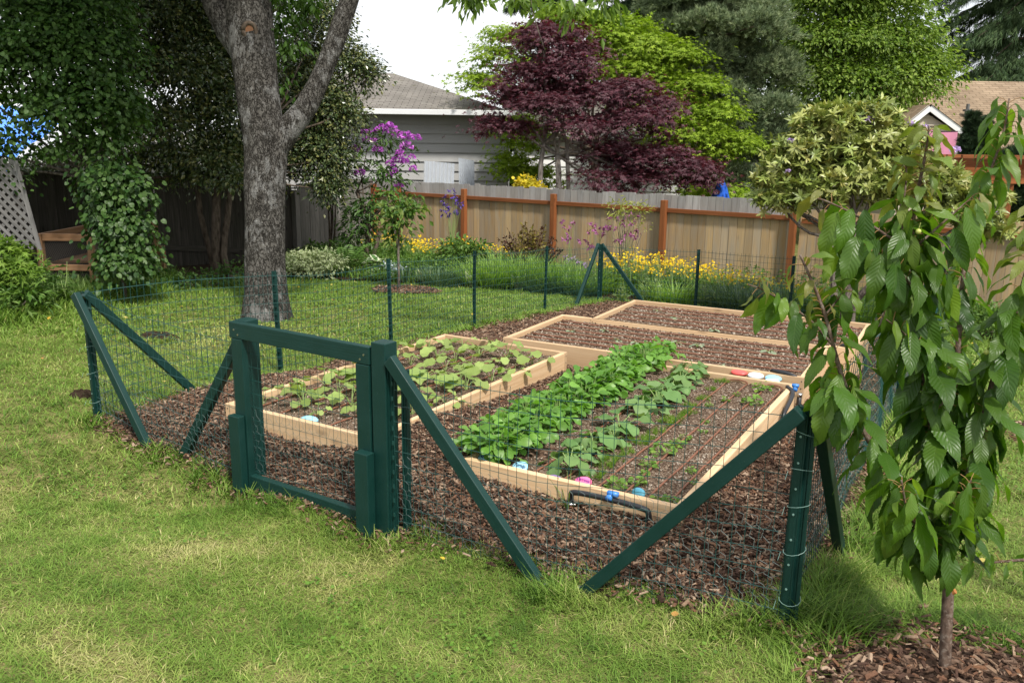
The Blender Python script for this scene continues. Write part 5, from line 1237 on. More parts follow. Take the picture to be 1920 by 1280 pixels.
m_ = MB(); m_.bar(org + ux * (W2 + .0) + uz * 0, org + ux * (W2 - .16) + uz * H2, .05, .03, np.cross(ux, uz)); part('edge_batten', m_, m_lat, t)
# ================================================================== trees and large shrubs
m_bark, nt = newmat('grey_lichen_bark'); tcg = N(nt, 'ShaderNodeTexCoord'); mp = N(nt, 'ShaderNodeMapping'); mp.inputs['Scale'].default_value = (1, 1, .45); nt.links.new(tcg.outputs['Object'], mp.inputs[0])
nf_ = noise(nt, mp.outputs[0], 15, 12, .80); nl_ = noise(nt, tcg.outputs['Object'], 2.2, 5, .6); vb_ = N(nt, 'ShaderNodeTexVoronoi', feature='DISTANCE_TO_EDGE'); vb_.inputs['Scale'].default_value = 24; nw_ = noise(nt, mp.outputs[0], 14, 4, .6, 1); nt.links.new(mixc(nt, .22, mp.outputs[0], nw_), vb_.inputs['Vector'])
hh_ = math_(nt, 'ADD', math_(nt, 'MULTIPLY', ramp(nt, vb_.outputs[0], [(0, (0, 0, 0)), (.16, (1, 1, 1))]), .35), nf_)
cb_ = ramp(nt, hh_, [(.42, (.012, .011, .010)), (.72, (.085, .078, .068)), (1., (.19, .18, .165))])
sel_ = math_(nt, 'ADD', nf_, math_(nt, 'MULTIPLY', math_(nt, 'SUBTRACT', nl_, .5), .9))
cb_ = mixc(nt, ramp(nt, sel_, [(.53, (0, 0, 0)), (.61, (1, 1, 1))]), cb_, (.27, .265, .255))
finish(nt, cb_, .92, bump(nt, hh_, 1., .06), .1)
m_brown = barkmat('brown_bark', (.03, .022, .016), (.14, .11, .085), 22)
m_twig = barkmat('slender_grey_twig', (.07, .055, .045), (.22, .19, .16), 40)
def tree(name, label, cat, base, limbs, barkm, crowns, group=None, mesh_sides=10, crown_name='crown'):
    """limbs: (part name, [(path, radii)...]); crowns: (part name, MB, material)"""
    t = thing(name, label, cat, base, group)
    for pn, paths in limbs:
        m_ = MB()
        for path, rad in paths: m_.tube(path, rad, mesh_sides)
        part(pn, m_, barkm, t, True)
    for pn, mb, mat in crowns: part(pn, mb, mat, t)
    return t
def leafmass(clumps, n, T, size, sr, sn, jitter=.35, **kw):
    mb = MB(); pos, dr, nr, r1 = crown_pts(clumps, n, sr, sn, **kw); k = len(pos)
    mb.inst(T, pos, dr, nr, size * (1 - jitter + 2 * jitter * rng.random(k)), np.clip(r1 + .25 * rng.normal(size=k), 0, 1), rng.random(k)); return mb
def branches(p, clumps, r0, r1=.012, bend=.12, seed=0, start=None):
    out = []
    for i, (c, r) in enumerate(clumps):
        q = np.asarray(p) if start is None else np.asarray(start[i % len(start)]); out.append(limb(q, c, r0, r1, bend, 8, seed + i))
    return out

# -------- the big grey tree in the lawn
TB = G(-6.2, 3.57); dT = 9.95
def tp(u, v, d=dT): return at(u, v, d)
def rough_trunk(path, rad, n=26, seed=1, amp=.07):
    P = smooth_path(np.c_[path, rad], 2) if False else np.c_[path, rad]
    t = np.linspace(0, 1, len(P)); tt = np.linspace(0, 1, 60); Q = np.stack([np.interp(tt, t, P[:, i]) for i in range(4)], -1)
    for _ in range(3): Q[1:-1] = (Q[:-2] + 2 * Q[1:-1] + Q[2:]) / 4
    m_ = MB(); m_.tube(Q[:, :3], Q[:, 3], n, cap=True); V = m_.V[0].reshape(60, n, 3); ctr = Q[:, None, :3]
    an = np.arange(n) * 2 * PI / n
    k = 1 + amp * (fbm(np.cos(an)[None] * 1.6 + 4, np.sin(an)[None] * 1.6 + tt[:, None] * 7, seed, 4) - .5) * 2
    m_.V[0] = (ctr + (V - ctr) * k[..., None]).reshape(-1, 3); return m_
t = thing('large_tree', 'large grey barked tree rising out of the lawn, forked above head height', 'tree', TB)
trunk_path = [TB + (0, 0, -.1), tp(500, 585), tp(499, 545), tp(497, 480), tp(496, 400), tp(495, 350), tp(500, 280), tp(486, 200), tp(478, 120), tp(468, 40), tp(460, -60), tp(440, -260), tp(420, -480)]
pxr = np.array([56, 46, 39, 37, 37, 39, 40, 38, 40, 44, 40, 34, 26]) * pxm(dT)
part('trunk', rough_trunk(trunk_path, pxr, 30, 1, .10), m_bark, t, True)
part('limb', rough_trunk([tp(505, 300), tp(540, 245), tp(572, 205), tp(600, 150), tp(628, 80), tp(655, 0), tp(690, -110), tp(740, -300)], np.array([24, 23, 21, 19, 18, 17, 14, 9]) * pxm(dT), 18, 2, .12), m_bark, t, True)
part('limb', rough_trunk([tp(462, 110), tp(430, 60), tp(405, 10), tp(385, -40), tp(340, -160), tp(260, -320)], np.array([24, 24, 23, 21, 17, 9]) * pxm(dT), 16, 3, .12), m_bark, t, True)
knot = tp(468, 58) - np.array([0, 0, 0]); toc = unit(CAM - knot); kc = tp(468, 58) + toc * .27
m_ = MB(); an = np.linspace(0, 2 * PI, 15); side_ = unit(np.cross(toc, [0, 0, 1])); upv = np.cross(side_, toc)
m_.tube([kc + (side_ * math.cos(a) * .07 + upv * math.sin(a) * .085) for a in an], .028, 8); part('branch_scar', m_, m_brown, t, True)
m_ = MB(); m_.tube([kc - toc * .02, kc + toc * .012], .06, 14); part('scar_wood', m_, plainmat('cut_wood', (.22, .11, .06), .8, .2, .2, 40), t)
m_maplel = leafmat('broad_green_leaf', [(.035, .085, .012), (.055, .12, .018), (.08, .155, .025), (.06, .12, .02)], .4, .5, .3)
cl = [CL(*q) for q in ((380, -520, 10., 190, 130), (160, -330, 9.6, 240, 150), (-100, -200, 10., 200, 120), (330, -260, 12.5, 260, 120), (300, -430, 8.8, 300, 120), (60, -420, 8.6, 260, 110))]  # unseen upper crown; clumps added and placed to shade the shrubs on the left
cr = leafmass(cl, 14000, STAR, .13, .30, 14, up=.8)
hang = [CL(*q) for q in ((528, 40, 10.4, 26, 60), (548, 100, 10.4, 26, 50), (540, 155, 10.4, 14, 20), (575, 30, 10.6, 20, 40), (515, -20, 10.2, 60, 40), (590, -10, 10.2, 40, 24))]
cr.n = cr.n; part('crown', cr, m_maplel, t)
part('hanging_spray', leafmass(hang, 1100, LEAF4, .085, .09, 12, droop=1.1, up=.3, shell=(.2, 1.)), m_maplel, t)
m_ = MB()
for i, c in enumerate(cl): m_.tube(*limb(trunk_path[-2 + (i % 2)] if i % 2 else tp(690, -110), c[0], .10, .02, .12, 7, i), 8)
part('upper_branch', m_, m_bark, t, True)
# drooping twigs of the same tree over the top edge of the view
oh = [(860, -8, 7.6, 18, 14), (905, -4, 7.6, 26, 14), (885, 4, 7.6, 10, 12), (1000, -5, 7.5, 50, 12), (1060, 8, 7.5, 38, 18), (1120, 10, 7.5, 34, 16), (1085, 30, 7.5, 22, 20), (1140, -4, 7.6, 24, 12), (965, 2, 7.5, 16, 10)]
ohc = [CL(*q) for q in oh]; m_oh = leafmat('overhanging_leaf', [(.07, .13, .018), (.11, .19, .028), (.16, .24, .045)], .5, .45, .35)
for grp in ohc: part('hanging_spray', leafmass([grp], 36, LEAFN, .115, .06, 6, droop=.9, up=.35, shell=(.2, 1.)), m_oh, t)
m_ = MB(); top_ = at(1010, -230, 7.6); m_.tube(*limb(tp(740, -300), top_, .06, .035, .08, 8, 4), 7)
for i, c in enumerate(ohc): m_.tube(*limb(top_, c[0], .018, .004, .06, 7, i + 9), 5)
m_.tube([at(990, -40, 7.5), at(998, 20, 7.5), at(1010, 60, 7.5), at(1022, 95, 7.5)], [.008, .006, .005, .002], 5)
part('hanging_twig', m_, m_twig, t, True)

# -------- dark holly behind it
m_holly = leafmat('holly_leaf', [(.035, .060, .020), (.058, .092, .03), (.085, .12, .042), (.19, .19, .06), (.065, .10, .038)], .15, .28, .6, (1.2, 1.3, .5))
hc = [CL(q[0], q[1], q[2] + (2.3 if q[0] > 515 else 0), *q[3:]) for q in ((300, 50, 12.6, 110, 80), (420, 20, 13., 110, 80), (250, 150, 12.4, 70, 90), (345, 150, 12.4, 85, 80), (420, 220, 12.6, 60, 80), (330, 250, 12.4, 70, 60), (400, 300, 12.5, 50, 40), (450, 110, 12.8, 60, 90), (585, 200, 12.8, 70, 70), (600, 300, 12.8, 65, 60), (640, 235, 12.8, 50, 50), (560, 120, 13., 60, 70), (650, 130, 13., 55, 50), (690, 140, 13., 30, 22), (610, 50, 13., 50, 60), (620, 355, 12.7, 30, 24), (545, 280, 12.9, 50, 60), (200, 20, 12.6, 90, 60), (480, -60, 13.2, 160, 70), (290, -60, 13., 150, 60), (520, 330, 13, 34, 30), (300, 300, 13.2, 60, 30), (360, 330, 13.2, 50, 20), (250, 240, 13.2, 50, 50), (150, 300, 13.4, 60, 40), (80, 320, 13.4, 50, 20), (240, 310, 13.4, 50, 20), (460, 310, 13.4, 40, 30), (380, 90, 13.6, 100, 90), (560, 210, 13.6, 80, 90), (620, 330, 13.3, 40, 30), (440, 335, 12.4, 26, 20), (470, 270, 12.9, 50, 50))]
hb = G(*at(405, 470, 13.4)[:2]); hf = at(405, 330, 13.3)
tree('holly_tree', 'dark holly with small glossy leaves filling the space behind the grey trunk', 'tree', hb, [('trunk', [limb(hb - (0, 0, .1), hf, .08, .06, .04, 7, 3), limb(hb + (.25, .1, -.1), at(430, 330, 13.2), .06, .045, .06, 7, 8), limb(hb + (-.2, .1, -.1), at(370, 320, 13.2), .05, .04, .06, 7, 9)]), ('branch', branches(hf, hc, .03, .006, .1, 30))], m_brown, [('crown', leafmass(hc, 130000, LEAF4, .070, .12, 16, up=.4, shell=(.25, 1.06)), m_holly)])
# -------- lilac at the left edge and the vine that covers the hutch
m_lilac = leafmat('lilac_leaf', [(.034, .085, .016), (.052, .115, .022), (.075, .15, .03), (.10, .18, .045)], .35, .45, .35)
HEART = bigleaf(4, 4, .42, .15, .10, .03, 0, lambda t: (max(0, math.sin(PI * min(1, t * .8 + .2))) ** .7) * (1 if t < .99 else .05))
lc = [CL(*q) for q in ((60, 120, 10.4, 110, 80), (160, 100, 10.6, 90, 70), (100, 210, 10.4, 60, 50), (190, 200, 10.6, 70, 70), (30, 40, 10.6, 100, 60), (150, 20, 10.8, 90, 50), (-60, 160, 10.4, 90, 100), (190, 275, 10.7, 34, 36), (115, 285, 10.5, 26, 24), (30, 262, 10.3, 20, 14), (-40, 290, 10.4, 40, 40), (225, 215, 10.7, 36, 40), (20, 330, 10.5, 16, 12))]
lb = G(*at(170, 520, 11.2)[:2])
tree('lilac_bush', 'tall green lilac spreading over the hutch at the left edge', 'shrub', lb, [('stem', [limb(lb - (0, 0, .1), at(172, 320, 10.8), .045, .035, .06, 8, 1), limb(lb + (.1, .1, -.1), at(165, 330, 10.9), .04, .03, .08, 8, 2), limb(G(*at(90, 520, 11.6)[:2]), at(40, 320, 10.5), .035, .03, .08, 8, 5)]), ('branch', branches(at(172, 320, 10.8), lc[:6], .03, .006, .08, 60) + branches(at(165, 330, 10.9), lc[6:], .025, .006, .08, 70))], m_twig, [('foliage', leafmass(lc, 26000, HEART, .052, .15, 14, droop=.6, up=.5, shell=(.35, 1.08)), m_lilac)])
vc = [CL(*q) for q in ((200, 340, 10.5, 45, 35), (235, 370, 10.5, 40, 45), (215, 430, 10.5, 40, 45), (250, 440, 10.5, 32, 45), (235, 500, 10.5, 46, 40), (205, 400, 10.5, 36, 30), (185, 360, 10.5, 20, 25), (262, 490, 10.5, 25, 30))]
vb = G(*at(235, 545, 10.75)[:2])
tree('climbing_vine', 'thick leafy vine hanging as a green column over the hutch', 'vine', vb, [('stem', [limb(vb - (0, 0, .05), at(200 + 8 * i, 350 - 6 * i, 10.6), .012, .006, .05, 8, i) for i in range(5)])], m_twig, [('foliage', leafmass(vc, 5200, HEART, .060, .11, 9, droop=.9, up=.35, shell=(.5, 1.08)), leafmat('vine_leaf', [(.024, .065, .013), (.038, .09, .018), (.058, .12, .024), (.08, .145, .035)], .3, .45, .35))])
# -------- low plants at the left edge
m_lime = leafmat('lime_green_leaf', [(.09, .17, .02), (.14, .24, .03), (.20, .30, .05)], .4, .5, .3)
m_mid = leafmat('mid_green_leaf', [(.05, .11, .02), (.08, .16, .028), (.12, .21, .04), (.16, .25, .06)], .35, .5, .3)
def shrub(name, label, cat, clumps, n, T, size, sr, sn, mat, stems=6, stemr=.01, group=None, stemm=None, pn='foliage', **kw):
    c = np.mean([k[0] for k in clumps], 0); b = G(c[0], c[1]); t = thing(name, label, cat, b, group)
    m_ = MB()
    for i in range(stems): m_.tube(*limb(b + (rng.normal() * .04, rng.normal() * .04, -.05), clumps[i % len(clumps)][0] + rng.normal(size=3) * .03, stemr, stemr * .4, .08, 6, i), 6)
    part('stem', m_, stemm or m_twig, t, True); part(pn, leafmass(clumps, n, T, size, sr, sn, **kw), mat, t); return t
shrub('low_maple', 'lime green cut-leaved low maple at the left edge of the lawn', 'shrub', [CL(*q) for q in ((0, 480, 9.4, 50, 26), (30, 510, 9.3, 34, 22), (-40, 520, 9.4, 50, 40), (10, 540, 9.3, 30, 20))], 1700, STAR, .07, .09, 14, m_lime, up=.9)
shrub('broadleaf_plant', 'light green leafy plant under the lime maple at the left edge', 'plant', [CL(*q) for q in ((20, 575, 9.1, 36, 24), (55, 560, 9.2, 26, 20), (-30, 580, 9.1, 40, 40))], 700, LEAFN, .10, .08, 8, m_mid, up=.8)
def spires(name, label, us, d, hpx, seed, group=None, n=50, size=.05):
    t = None; g = np.random.default_rng(seed); bs = [G(*at(u, v, d)[:2]) for u, v in us]; t = thing(name, label, 'plant', bs[0], group); ms, ml = MB(), MB()
    for b, hh in zip(bs, hpx):
        h = hh * pxm(d); top = b + (g.normal() * .04, g.normal() * .04, h); ms.tube([b, (b + top) / 2 + g.normal(size=3) * .015, top], [.006, .005, .002], 5); z = g.random(n) ** .8; a = g.random(n) * 6.28; sc = (1.15 - z) * size * 1.7 * (.6 + .7 * g.random(n))
        ml.inst(LEAFN, b + z[:, None] * (top - b), np.c_[np.cos(a), np.sin(a), .5 - g.random(n)], unit(np.c_[g.normal(size=(n, 2)) * .4, np.ones(n)]), sc)
    part('stem', ms, m_stem, t, True); part('foliage', ml, m_mid, t); return t
spires('weed_spire', 'tall flowering weed in front of the hutch end', [(85, 580), (95, 570), (75, 585)], 9.6, [110, 80, 70], 1, 'tall weeds before the hutch', 80, .075)
spires('weed_spire', 'pair of pale weed spires before the hutch mesh', [(137, 575), (147, 572)], 10.2, [85, 60], 2, 'tall weeds before the hutch')
spires('weed_spire', 'single weed spire beside the front hutch corner', [(168, 572)], 10.2, [55], 3, 'tall weeds before the hutch')
spires('weed_spire', 'bushy weed between the hutch and the lime maple', [(120, 560), (110, 565), (128, 562)], 10., [62, 50, 55], 4, 'tall weeds before the hutch', 70, .08)
shrub('green_shrub', 'dark low shrub between the lattice and the hutch', 'shrub', [CL(*q) for q in ((60, 520, 10.4, 30, 30), (85, 545, 10.3, 30, 24))], 600, LEAF4, .08, .07, 8, m_lilac)
shrub('ground_cover_plant', 'dark green low plants under the shrubs right of the hutch', 'plant', [CL(*q) for q in ((345, 530, 12.2, 34, 12), (320, 520, 12.4, 20, 12), (440, 515, 12.6, 26, 20), (400, 520, 12.6, 30, 10))], 900, LEAF4, .06, .08, 10, m_lilac)

# -------- purple rhododendron, sapling
m_rhod = leafmat('rhododendron_leaf', [(.03, .075, .015), (.05, .11, .022), (.08, .15, .035), (.06, .12, .02)], .2, .4, .4)
m_purple = leafmat('purple_petal', [(.40, .07, .46), (.52, .13, .58), (.62, .24, .66), (.33, .05, .40)], .3, .6, .2, (1.1, 1., 1.1))
m_lav = leafmat('lavender_petal', [(.50, .36, .68), (.62, .48, .76), (.45, .30, .62)], .3, .6, .2, (1., 1., 1.))
def truss(mb, c, r, n=46):
    d = rdir(n); d[:, 2] = np.abs(d[:, 2]) * .9 - .15 * (rng.random(n) < .4); d = unit(d); mb.inst(ROUND, c + d * r * (.75 + .3 * rng.random(n))[:, None], unit(d + rdir(n) * .6), unit(d + rdir(n) * .4), r * .55 * (.8 + .5 * rng.random(n)))
d_ = 15.8; rb = G(*at(680, 500, d_)[:2])
fl = [(715, 248, 15), (732, 243, 14), (745, 255, 11), (686, 250, 11), (688, 263, 9), (668, 280, 9), (657, 292, 9), (674, 326, 11), (708, 283, 11), (765, 258, 12), (780, 260, 10), (762, 278, 14), (750, 290, 10), (745, 303, 13), (760, 306, 10), (732, 310, 10), (772, 296, 8), (775, 318, 8), (748, 350, 9), (700, 265, 8), (664, 283, 8), (740, 322, 8), (730, 330, 7)]
rcl = [CL(*q) for q in ((668, 300, d_, 18, 16), (690, 275, d_, 20, 18), (722, 270, d_, 18, 24), (712, 320, d_, 20, 16), (765, 300, d_, 22, 30), (740, 340, d_, 26, 22), (672, 345, d_, 16, 16), (745, 375, d_, 24, 16), (690, 395, d_, 30, 26), (672, 420, d_, 30, 30), (700, 430, d_, 20, 26), (668, 455, d_, 26, 24))]
starts = [at(690, 420, d_), at(668, 360, d_), at(735, 375, d_)]
t = tree('rhododendron', 'tall leggy rhododendron topped with purple flower trusses by the fence corner', 'shrub', rb, [('stem', [limb(rb - (0, 0, .1), starts[0], .055, .04, .06, 7, 1), limb(rb + (.15, 0, -.1), at(712, 430, d_), .045, .035, .05, 6, 2), limb(starts[0], starts[1], .035, .025, .06, 6, 3), limb(starts[0], starts[2], .035, .025, .06, 6, 4)] + branches(starts[1], rcl, .016, .006, .06, 80, starts))], m_brown,
    [('foliage', leafmass(rcl, 1350, LEAFN, .135, .12, 9, up=.6, shell=(.3, 1.05), droop=.5), m_rhod)])
for i, (u, v, r) in enumerate(fl): m_ = MB(); truss(m_, at(u, v, d_ - .15), r * pxm(d_) * .72); part('flower_truss', m_, m_purple, t)
gb = G(*at(613, 460, 16.4)[:2]); shrub('bare_shrub', 'thin twisted shrub stem against the old grey fence', 'shrub', [CL(*q) for q in ((625, 380, 16.3, 16, 14), (612, 365, 16.3, 22, 14))], 130, LEAF4, .08, .08, 6, m_rhod, 4, .03, None, m_brown)
sb = G(*SAP); dS = 12.96; sc_ = [CL(*q) for q in ((748, 425, dS, 20, 24), (742, 455, dS, 14, 20), (765, 400, dS, 22, 16), (735, 400, dS, 20, 18), (785, 375, dS, 10, 16), (725, 370, dS, 12, 14), (755, 385, dS, 16, 16), (748, 480, dS, 8, 10))]
tree('young_sapling', 'slender leafy sapling in a round bark ring on the far lawn', 'tree', sb, [('trunk', [(np.array([sb - (0, 0, .05), at(747, 480, dS), at(748, 430, dS), at(750, 370, dS)]), np.array([.022, .018, .014, .006]))]), ('branch', branches(at(747, 470, dS), sc_, .008, .003, .06, 90))], m_twig, [('crown', leafmass(sc_, 620, LEAF4, .10, .09, 7, droop=.6, shell=(.3, 1.05)), leafmat('sapling_leaf', [(.05, .12, .02), (.09, .18, .03), (.13, .22, .045), (.22, .28, .07)], .4, .45, .35))])

# -------- red maple and lime maple behind the fence
m_red = leafmat('red_maple_leaf', [(.05, .014, .022), (.078, .022, .034), (.11, .032, .046), (.07, .024, .038), (.12, .058, .07)], .3, .45, .35, (1.7, .8, .8))
dR = 19.; rbase = G(*at(1048, 420, dR)[:2])
rc = [CL(*q) for q in ((1020, 90, dR, 60, 45), (1060, 70, dR + .3, 50, 30), (1000, 150, dR, 70, 40), (1070, 140, dR, 70, 45), (960, 190, dR, 60, 35), (1030, 200, dR - .4, 80, 35), (930, 235, dR, 50, 20), (1120, 190, dR, 80, 45), (1180, 170, dR, 60, 30), (1200, 230, dR - .3, 80, 40), (1090, 240, dR - .5, 70, 28), (1150, 290, dR, 60, 30), (1240, 300, dR, 70, 35), (1290, 320, dR - .3, 60, 30), (1200, 340, dR, 60, 26), (970, 240, dR, 50, 18), (1240, 200, dR + .2, 40, 25), (1310, 345, dR, 40, 16), (1130, 335, dR - .6, 50, 22), (1160, 365, dR, 50, 14), (1010, 60, dR, 35, 25), (1180, 310, dR + .6, 60, 40), (1095, 100, dR, 34, 24))]
fk = at(1045, 300, dR); tree('red_maple', 'dark red Japanese maple with layered foliage behind the board fence', 'tree', rbase, [('trunk', [limb(rbase - (0, 0, .1), at(1045, 290, dR), .09, .06, .04, 8, 2), limb(rbase + (.1, 0, -.1), at(1020, 270, dR), .07, .05, .10, 8, 5), limb(rbase + (-.1, 0, -.1), at(1063, 270, dR), .07, .045, .08, 8, 6)]), ('branch', branches(fk, rc, .035, .008, .1, 100, [at(1045, 290, dR), at(1020, 270, dR), at(1063, 270, dR)]))], barkmat('pale_maple_bark', (.12, .10, .085), (.34, .31, .28), 18),
     [('crown', leafmass([(c, r * np.array([.85, .85, .75])) for c, r in rc], 25000, STAR, .078, .26, 30, axup=1.5, flat=.09, up=.9, droop=.5, shell=(.5, 1.05)), m_red)])
m_limem = leafmat('lime_maple_leaf', [(.15, .24, .014), (.22, .33, .022), (.31, .42, .04), (.18, .27, .018)], .4, .5, .25, (1.1, 1.2, .5))
dL = 21.5
lcl = [CL(*q) for q in ((935, 110, dL, 45, 30), (960, 75, dL, 50, 25), (910, 165, dL, 45, 25), (1130, 80, dL, 80, 40), (1200, 90, dL, 70, 40), (1260, 110, dL, 60, 40), (1180, 140, dL, 80, 40), (1290, 170, dL, 70, 40), (1230, 190, dL, 70, 40), (1330, 215, dL, 60, 32), (1370, 265, dL - .3, 50, 22), (1300, 260, dL, 60, 40), (1260, 240, dL, 60, 40), (980, 250, dL - .5, 50, 40), (960, 310, dL - .4, 36, 30), (1090, 40, dL, 60, 25), (1050, 30, dL, 50, 18), (1320, 290, dL, 50, 20), (1395, 275, dL - .2, 26, 10), (1000, 330, dL, 50, 20), (890, 150, dL, 26, 14), (1160, 50, dL, 60, 24), (1340, 360, dL - 1.5, 50, 12), (1380, 365, dL - 1.5, 30, 10))]
lbs = G(*at(1120, 420, dL)[:2]); lf = at(1110, 280, dL)
tree('lime_maple', 'lime green Japanese maple arching behind the red maple', 'tree', lbs, [('trunk', [limb(lbs - (0, 0, .1), lf, .14, .09, .06, 8, 1)]), ('branch', branches(lf, lcl, .045, .008, .12, 140))], m_brown, [('crown', leafmass([(c, r * np.array([.88, .88, .8])) for c, r in lcl], 34000, STAR, .085, .27, 34, axup=1.6, flat=.09, up=.9, droop=.6, shell=(.5, 1.05)), m_limem)])
shrub('yellow_bush', 'small bush with bright yellow flowers peeping over the fence', 'shrub', [CL(985, 343, 18.5, 20, 10), CL(993, 352, 18.5, 26, 12)], 420, ROUND, .07, .06, 8, leafmat('yellow_bloom', [(.65, .50, .03), (.5, .45, .05)], .3), 4, .012)

# -------- conifers and broad trees beyond
TUFT = _tuft(16, .085, .85, 3); TUFTD = _tuft(14, .06, .7, 4, .35)
m_pine = leafmat('pine_needle', [(.125, .17, .09), (.18, .235, .12), (.27, .32, .17), (.10, .145, .072)], .12, .6, .2, (1.1, 1.2, .8))
m_conif = leafmat('dark_conifer_needle', [(.018, .038, .018), (.03, .055, .026), (.045, .075, .035)], .1, .6, .2)
m_cedarl = leafmat('cedar_spray', [(.04, .075, .03), (.06, .105, .04), (.085, .135, .05), (.03, .06, .025)], .15, .6, .2)
dP = 22.6; pcl = [CL(*q) for q in ((1300, 20, dP, 60, 30), (1350, 40, dP, 70, 30), (1260, 50, dP, 60, 30), (1400, 80, dP, 70, 35), (1300, 90, dP, 70, 30), (1230, 20, dP, 50, 30), (1430, 130, dP, 50, 30), (1370, 150, dP, 70, 35), (1420, 190, dP, 60, 30), (1360, 220, dP, 60, 30), (1430, 250, dP, 55, 30), (1390, 290, dP, 50, 30), (1450, 300, dP, 40, 30), (1400, 340, dP, 60, 30), (1450, 345, dP, 40, 20), (1370, 0, dP, 80, 30), (1300, -40, dP, 90, 40), (1410, 40, dP, 50, 25), (1340, 100, dP, 60, 30), (1290, 330, dP, 40, 30))]
pb = G(*at(1360, 420, dP)[:2]); ptop = at(1330, -60, dP); pcl = [(c + rng.normal(size=3) * r * .55, r * .62 * (.8 + .4 * rng.random())) for c, r in pcl for _ in range(3)]
tree('pine_tree', 'grey green pine with tufted tiers of needles behind the maples', 'tree', pb, [('trunk', [limb(pb - (0, 0, .1), ptop, .22, .06, .02, 9, 1)]), ('branch', [limb(pb + (ptop - pb) * min(.95, max(.1, (c[0][2] - pb[2] + .1) / (ptop[2] - pb[2]))), c[0], .05, .012, .1, 7, i) for i, c in enumerate(pcl)])], m_brown, [('crown', leafmass(pcl, 26000, TUFT, .17, .15, 16, up=.9, droop=-.6, shell=(.5, 1.04), below=.25), m_pine)])
def conifer(name, label, cat, u, vb, vt, d, rpx, mat, n, size, T, droop, seed, tiers=14, top=.08):
    b = G(*at(u, vb, d)[:2]); tp_ = at(u, vt, d); tp_[:2] = b[:2]; H = tp_[2] - b[2]; g = np.random.default_rng(seed); pos = []; dr = []; nr = []; br = []
    R_ = rpx * pxm(d)
    for i in range(tiers):
        f = i / (tiers - 1); z = H * (.06 + .94 * f ** .9); r = R_ * (top + (1 - top) * (1 - f) ** .8); nb = max(4, int(11 * (1 - f) + 4)); 
        for j in range(nb):
            a = j * 2 * PI / nb + i * .7 + g.normal() * .15; rr = r * (.75 + .4 * g.random()); p0 = b + (0, 0, z); tip = p0 + (rr * math.cos(a), rr * math.sin(a), -rr * (.18 + .25 * g.random())); br.append((np.array([p0, (p0 + tip) / 2 + (0, 0, rr * .10), tip]), np.array([.03, .02, .006]) * (.5 + H / 16)))
            k = max(4, int(n / tiers / nb * (rr / R_ + .3))); s = .25 + .8 * g.random(k) ** .8; w_ = g.normal(size=k) * rr * .16; q = p0 + s[:, None] * (tip - p0) + w_[:, None] * np.array([-math.sin(a), math.cos(a), 0]); q[:, 2] += .10 * rr * np.sin(PI * s) - np.abs(w_) * .25
            pos.append(q); dr.append(np.c_[math.cos(a) + g.normal(size=k) * .5, math.sin(a) + g.normal(size=k) * .5, -droop - .4 * g.random(k)]); nr.append(unit(np.c_[g.normal(size=(k, 2)) * .35, np.ones(k)]))
    pos = np.concatenate(pos); k = len(pos); m_ = MB(); m_.inst(T, pos, np.concatenate(dr), np.concatenate(nr), size * (.65 + .7 * g.random(k)))
    tree(name, label, cat, b, [('trunk', [limb(b - (0, 0, .2), tp_, .05 * H * .5, .02, .005, 6, 1)]), ('branch', br)], m_brown, [('crown', m_, mat)], None, 7)
conifer('dark_conifer', 'dark conifer standing behind the lime maple at the top of the view', 'tree', 1195, 380, -330, 33., 170, m_conif, 20000, .34, TUFT, .1, 5)
conifer('dark_conifer', 'dark conifer showing its lower boughs against the white sky', 'tree', 1015, 380, -260, 30., 95, m_conif, 10000, .3, TUFT, .1, 6)
conifer('cedar_tree', 'tall dark cedar with drooping boughs above the tan roof', 'tree', 1905, 330, -420, 40., 235, m_cedarl, 40000, .42, TUFTD, .7, 7, 20)
conifer('cedar_tree', 'second cedar farther right behind the tan roof', 'tree', 2130, 330, -350, 44., 200, m_cedarl, 16000, .45, TUFTD, .5, 8, 15)
conifer('arborvitae', 'narrow dark arborvitae in front of the tan house', 'tree', 1798, 420, 218, 19.5, 26, m_conif, 7000, .13, TUFT, -1.6, 9, 34, .3)
conifer('arborvitae', 'shorter dark arborvitae beside the narrow one', 'tree', 1822, 420, 226, 20., 20, m_conif, 5000, .13, TUFT, -1.6, 10, 30, .3)
conifer('arborvitae', 'dark evergreen behind the pergola', 'tree', 1895, 430, 285, 17., 50, m_conif, 8000, .18, TUFT, -1.2, 11, 26, .4)
m_green = leafmat('spring_green_leaf', [(.085, .155, .018), (.13, .215, .026), (.18, .275, .04), (.23, .31, .06)], .4, .5, .3)
dG = 23.6; gcl = [CL(*q) for q in ((1545, 20, dG, 70, 45), (1580, 0, dG, 90, 45), (1660, 20, dG, 80, 45), (1540, 90, dG, 80, 45), (1620, 90, dG, 90, 45), (1700, 80, dG, 60, 40), (1740, 120, dG, 50, 28), (1540, 160, dG, 60, 45), (1590, 170, dG, 80, 45), (1670, 150, dG, 80, 40), (1720, 175, dG, 50, 25), (1560, 230, dG, 70, 40), (1640, 215, dG, 70, 30), (1760, 140, dG, 30, 16), (1600, -70, dG, 150, 50), (1560, 300, dG, 80, 50), (1650, 290, dG, 70, 50))]
gb_ = G(*at(1560, 420, dG)[:2]); gf = at(1560, 230, dG)
tree('broadleaf_tree', 'broad spring green tree filling the upper right of the view', 'tree', gb_, [('trunk', [limb(gb_ - (0, 0, .1), gf, .22, .14, .03, 7, 1)]), ('branch', branches(gf, gcl, .06, .012, .1, 180))], m_brown, [('crown', leafmass(gcl, 60000, LEAF4, .12, .24, 20, up=.6, droop=.5, shell=(.4, 1.08)), m_green)])
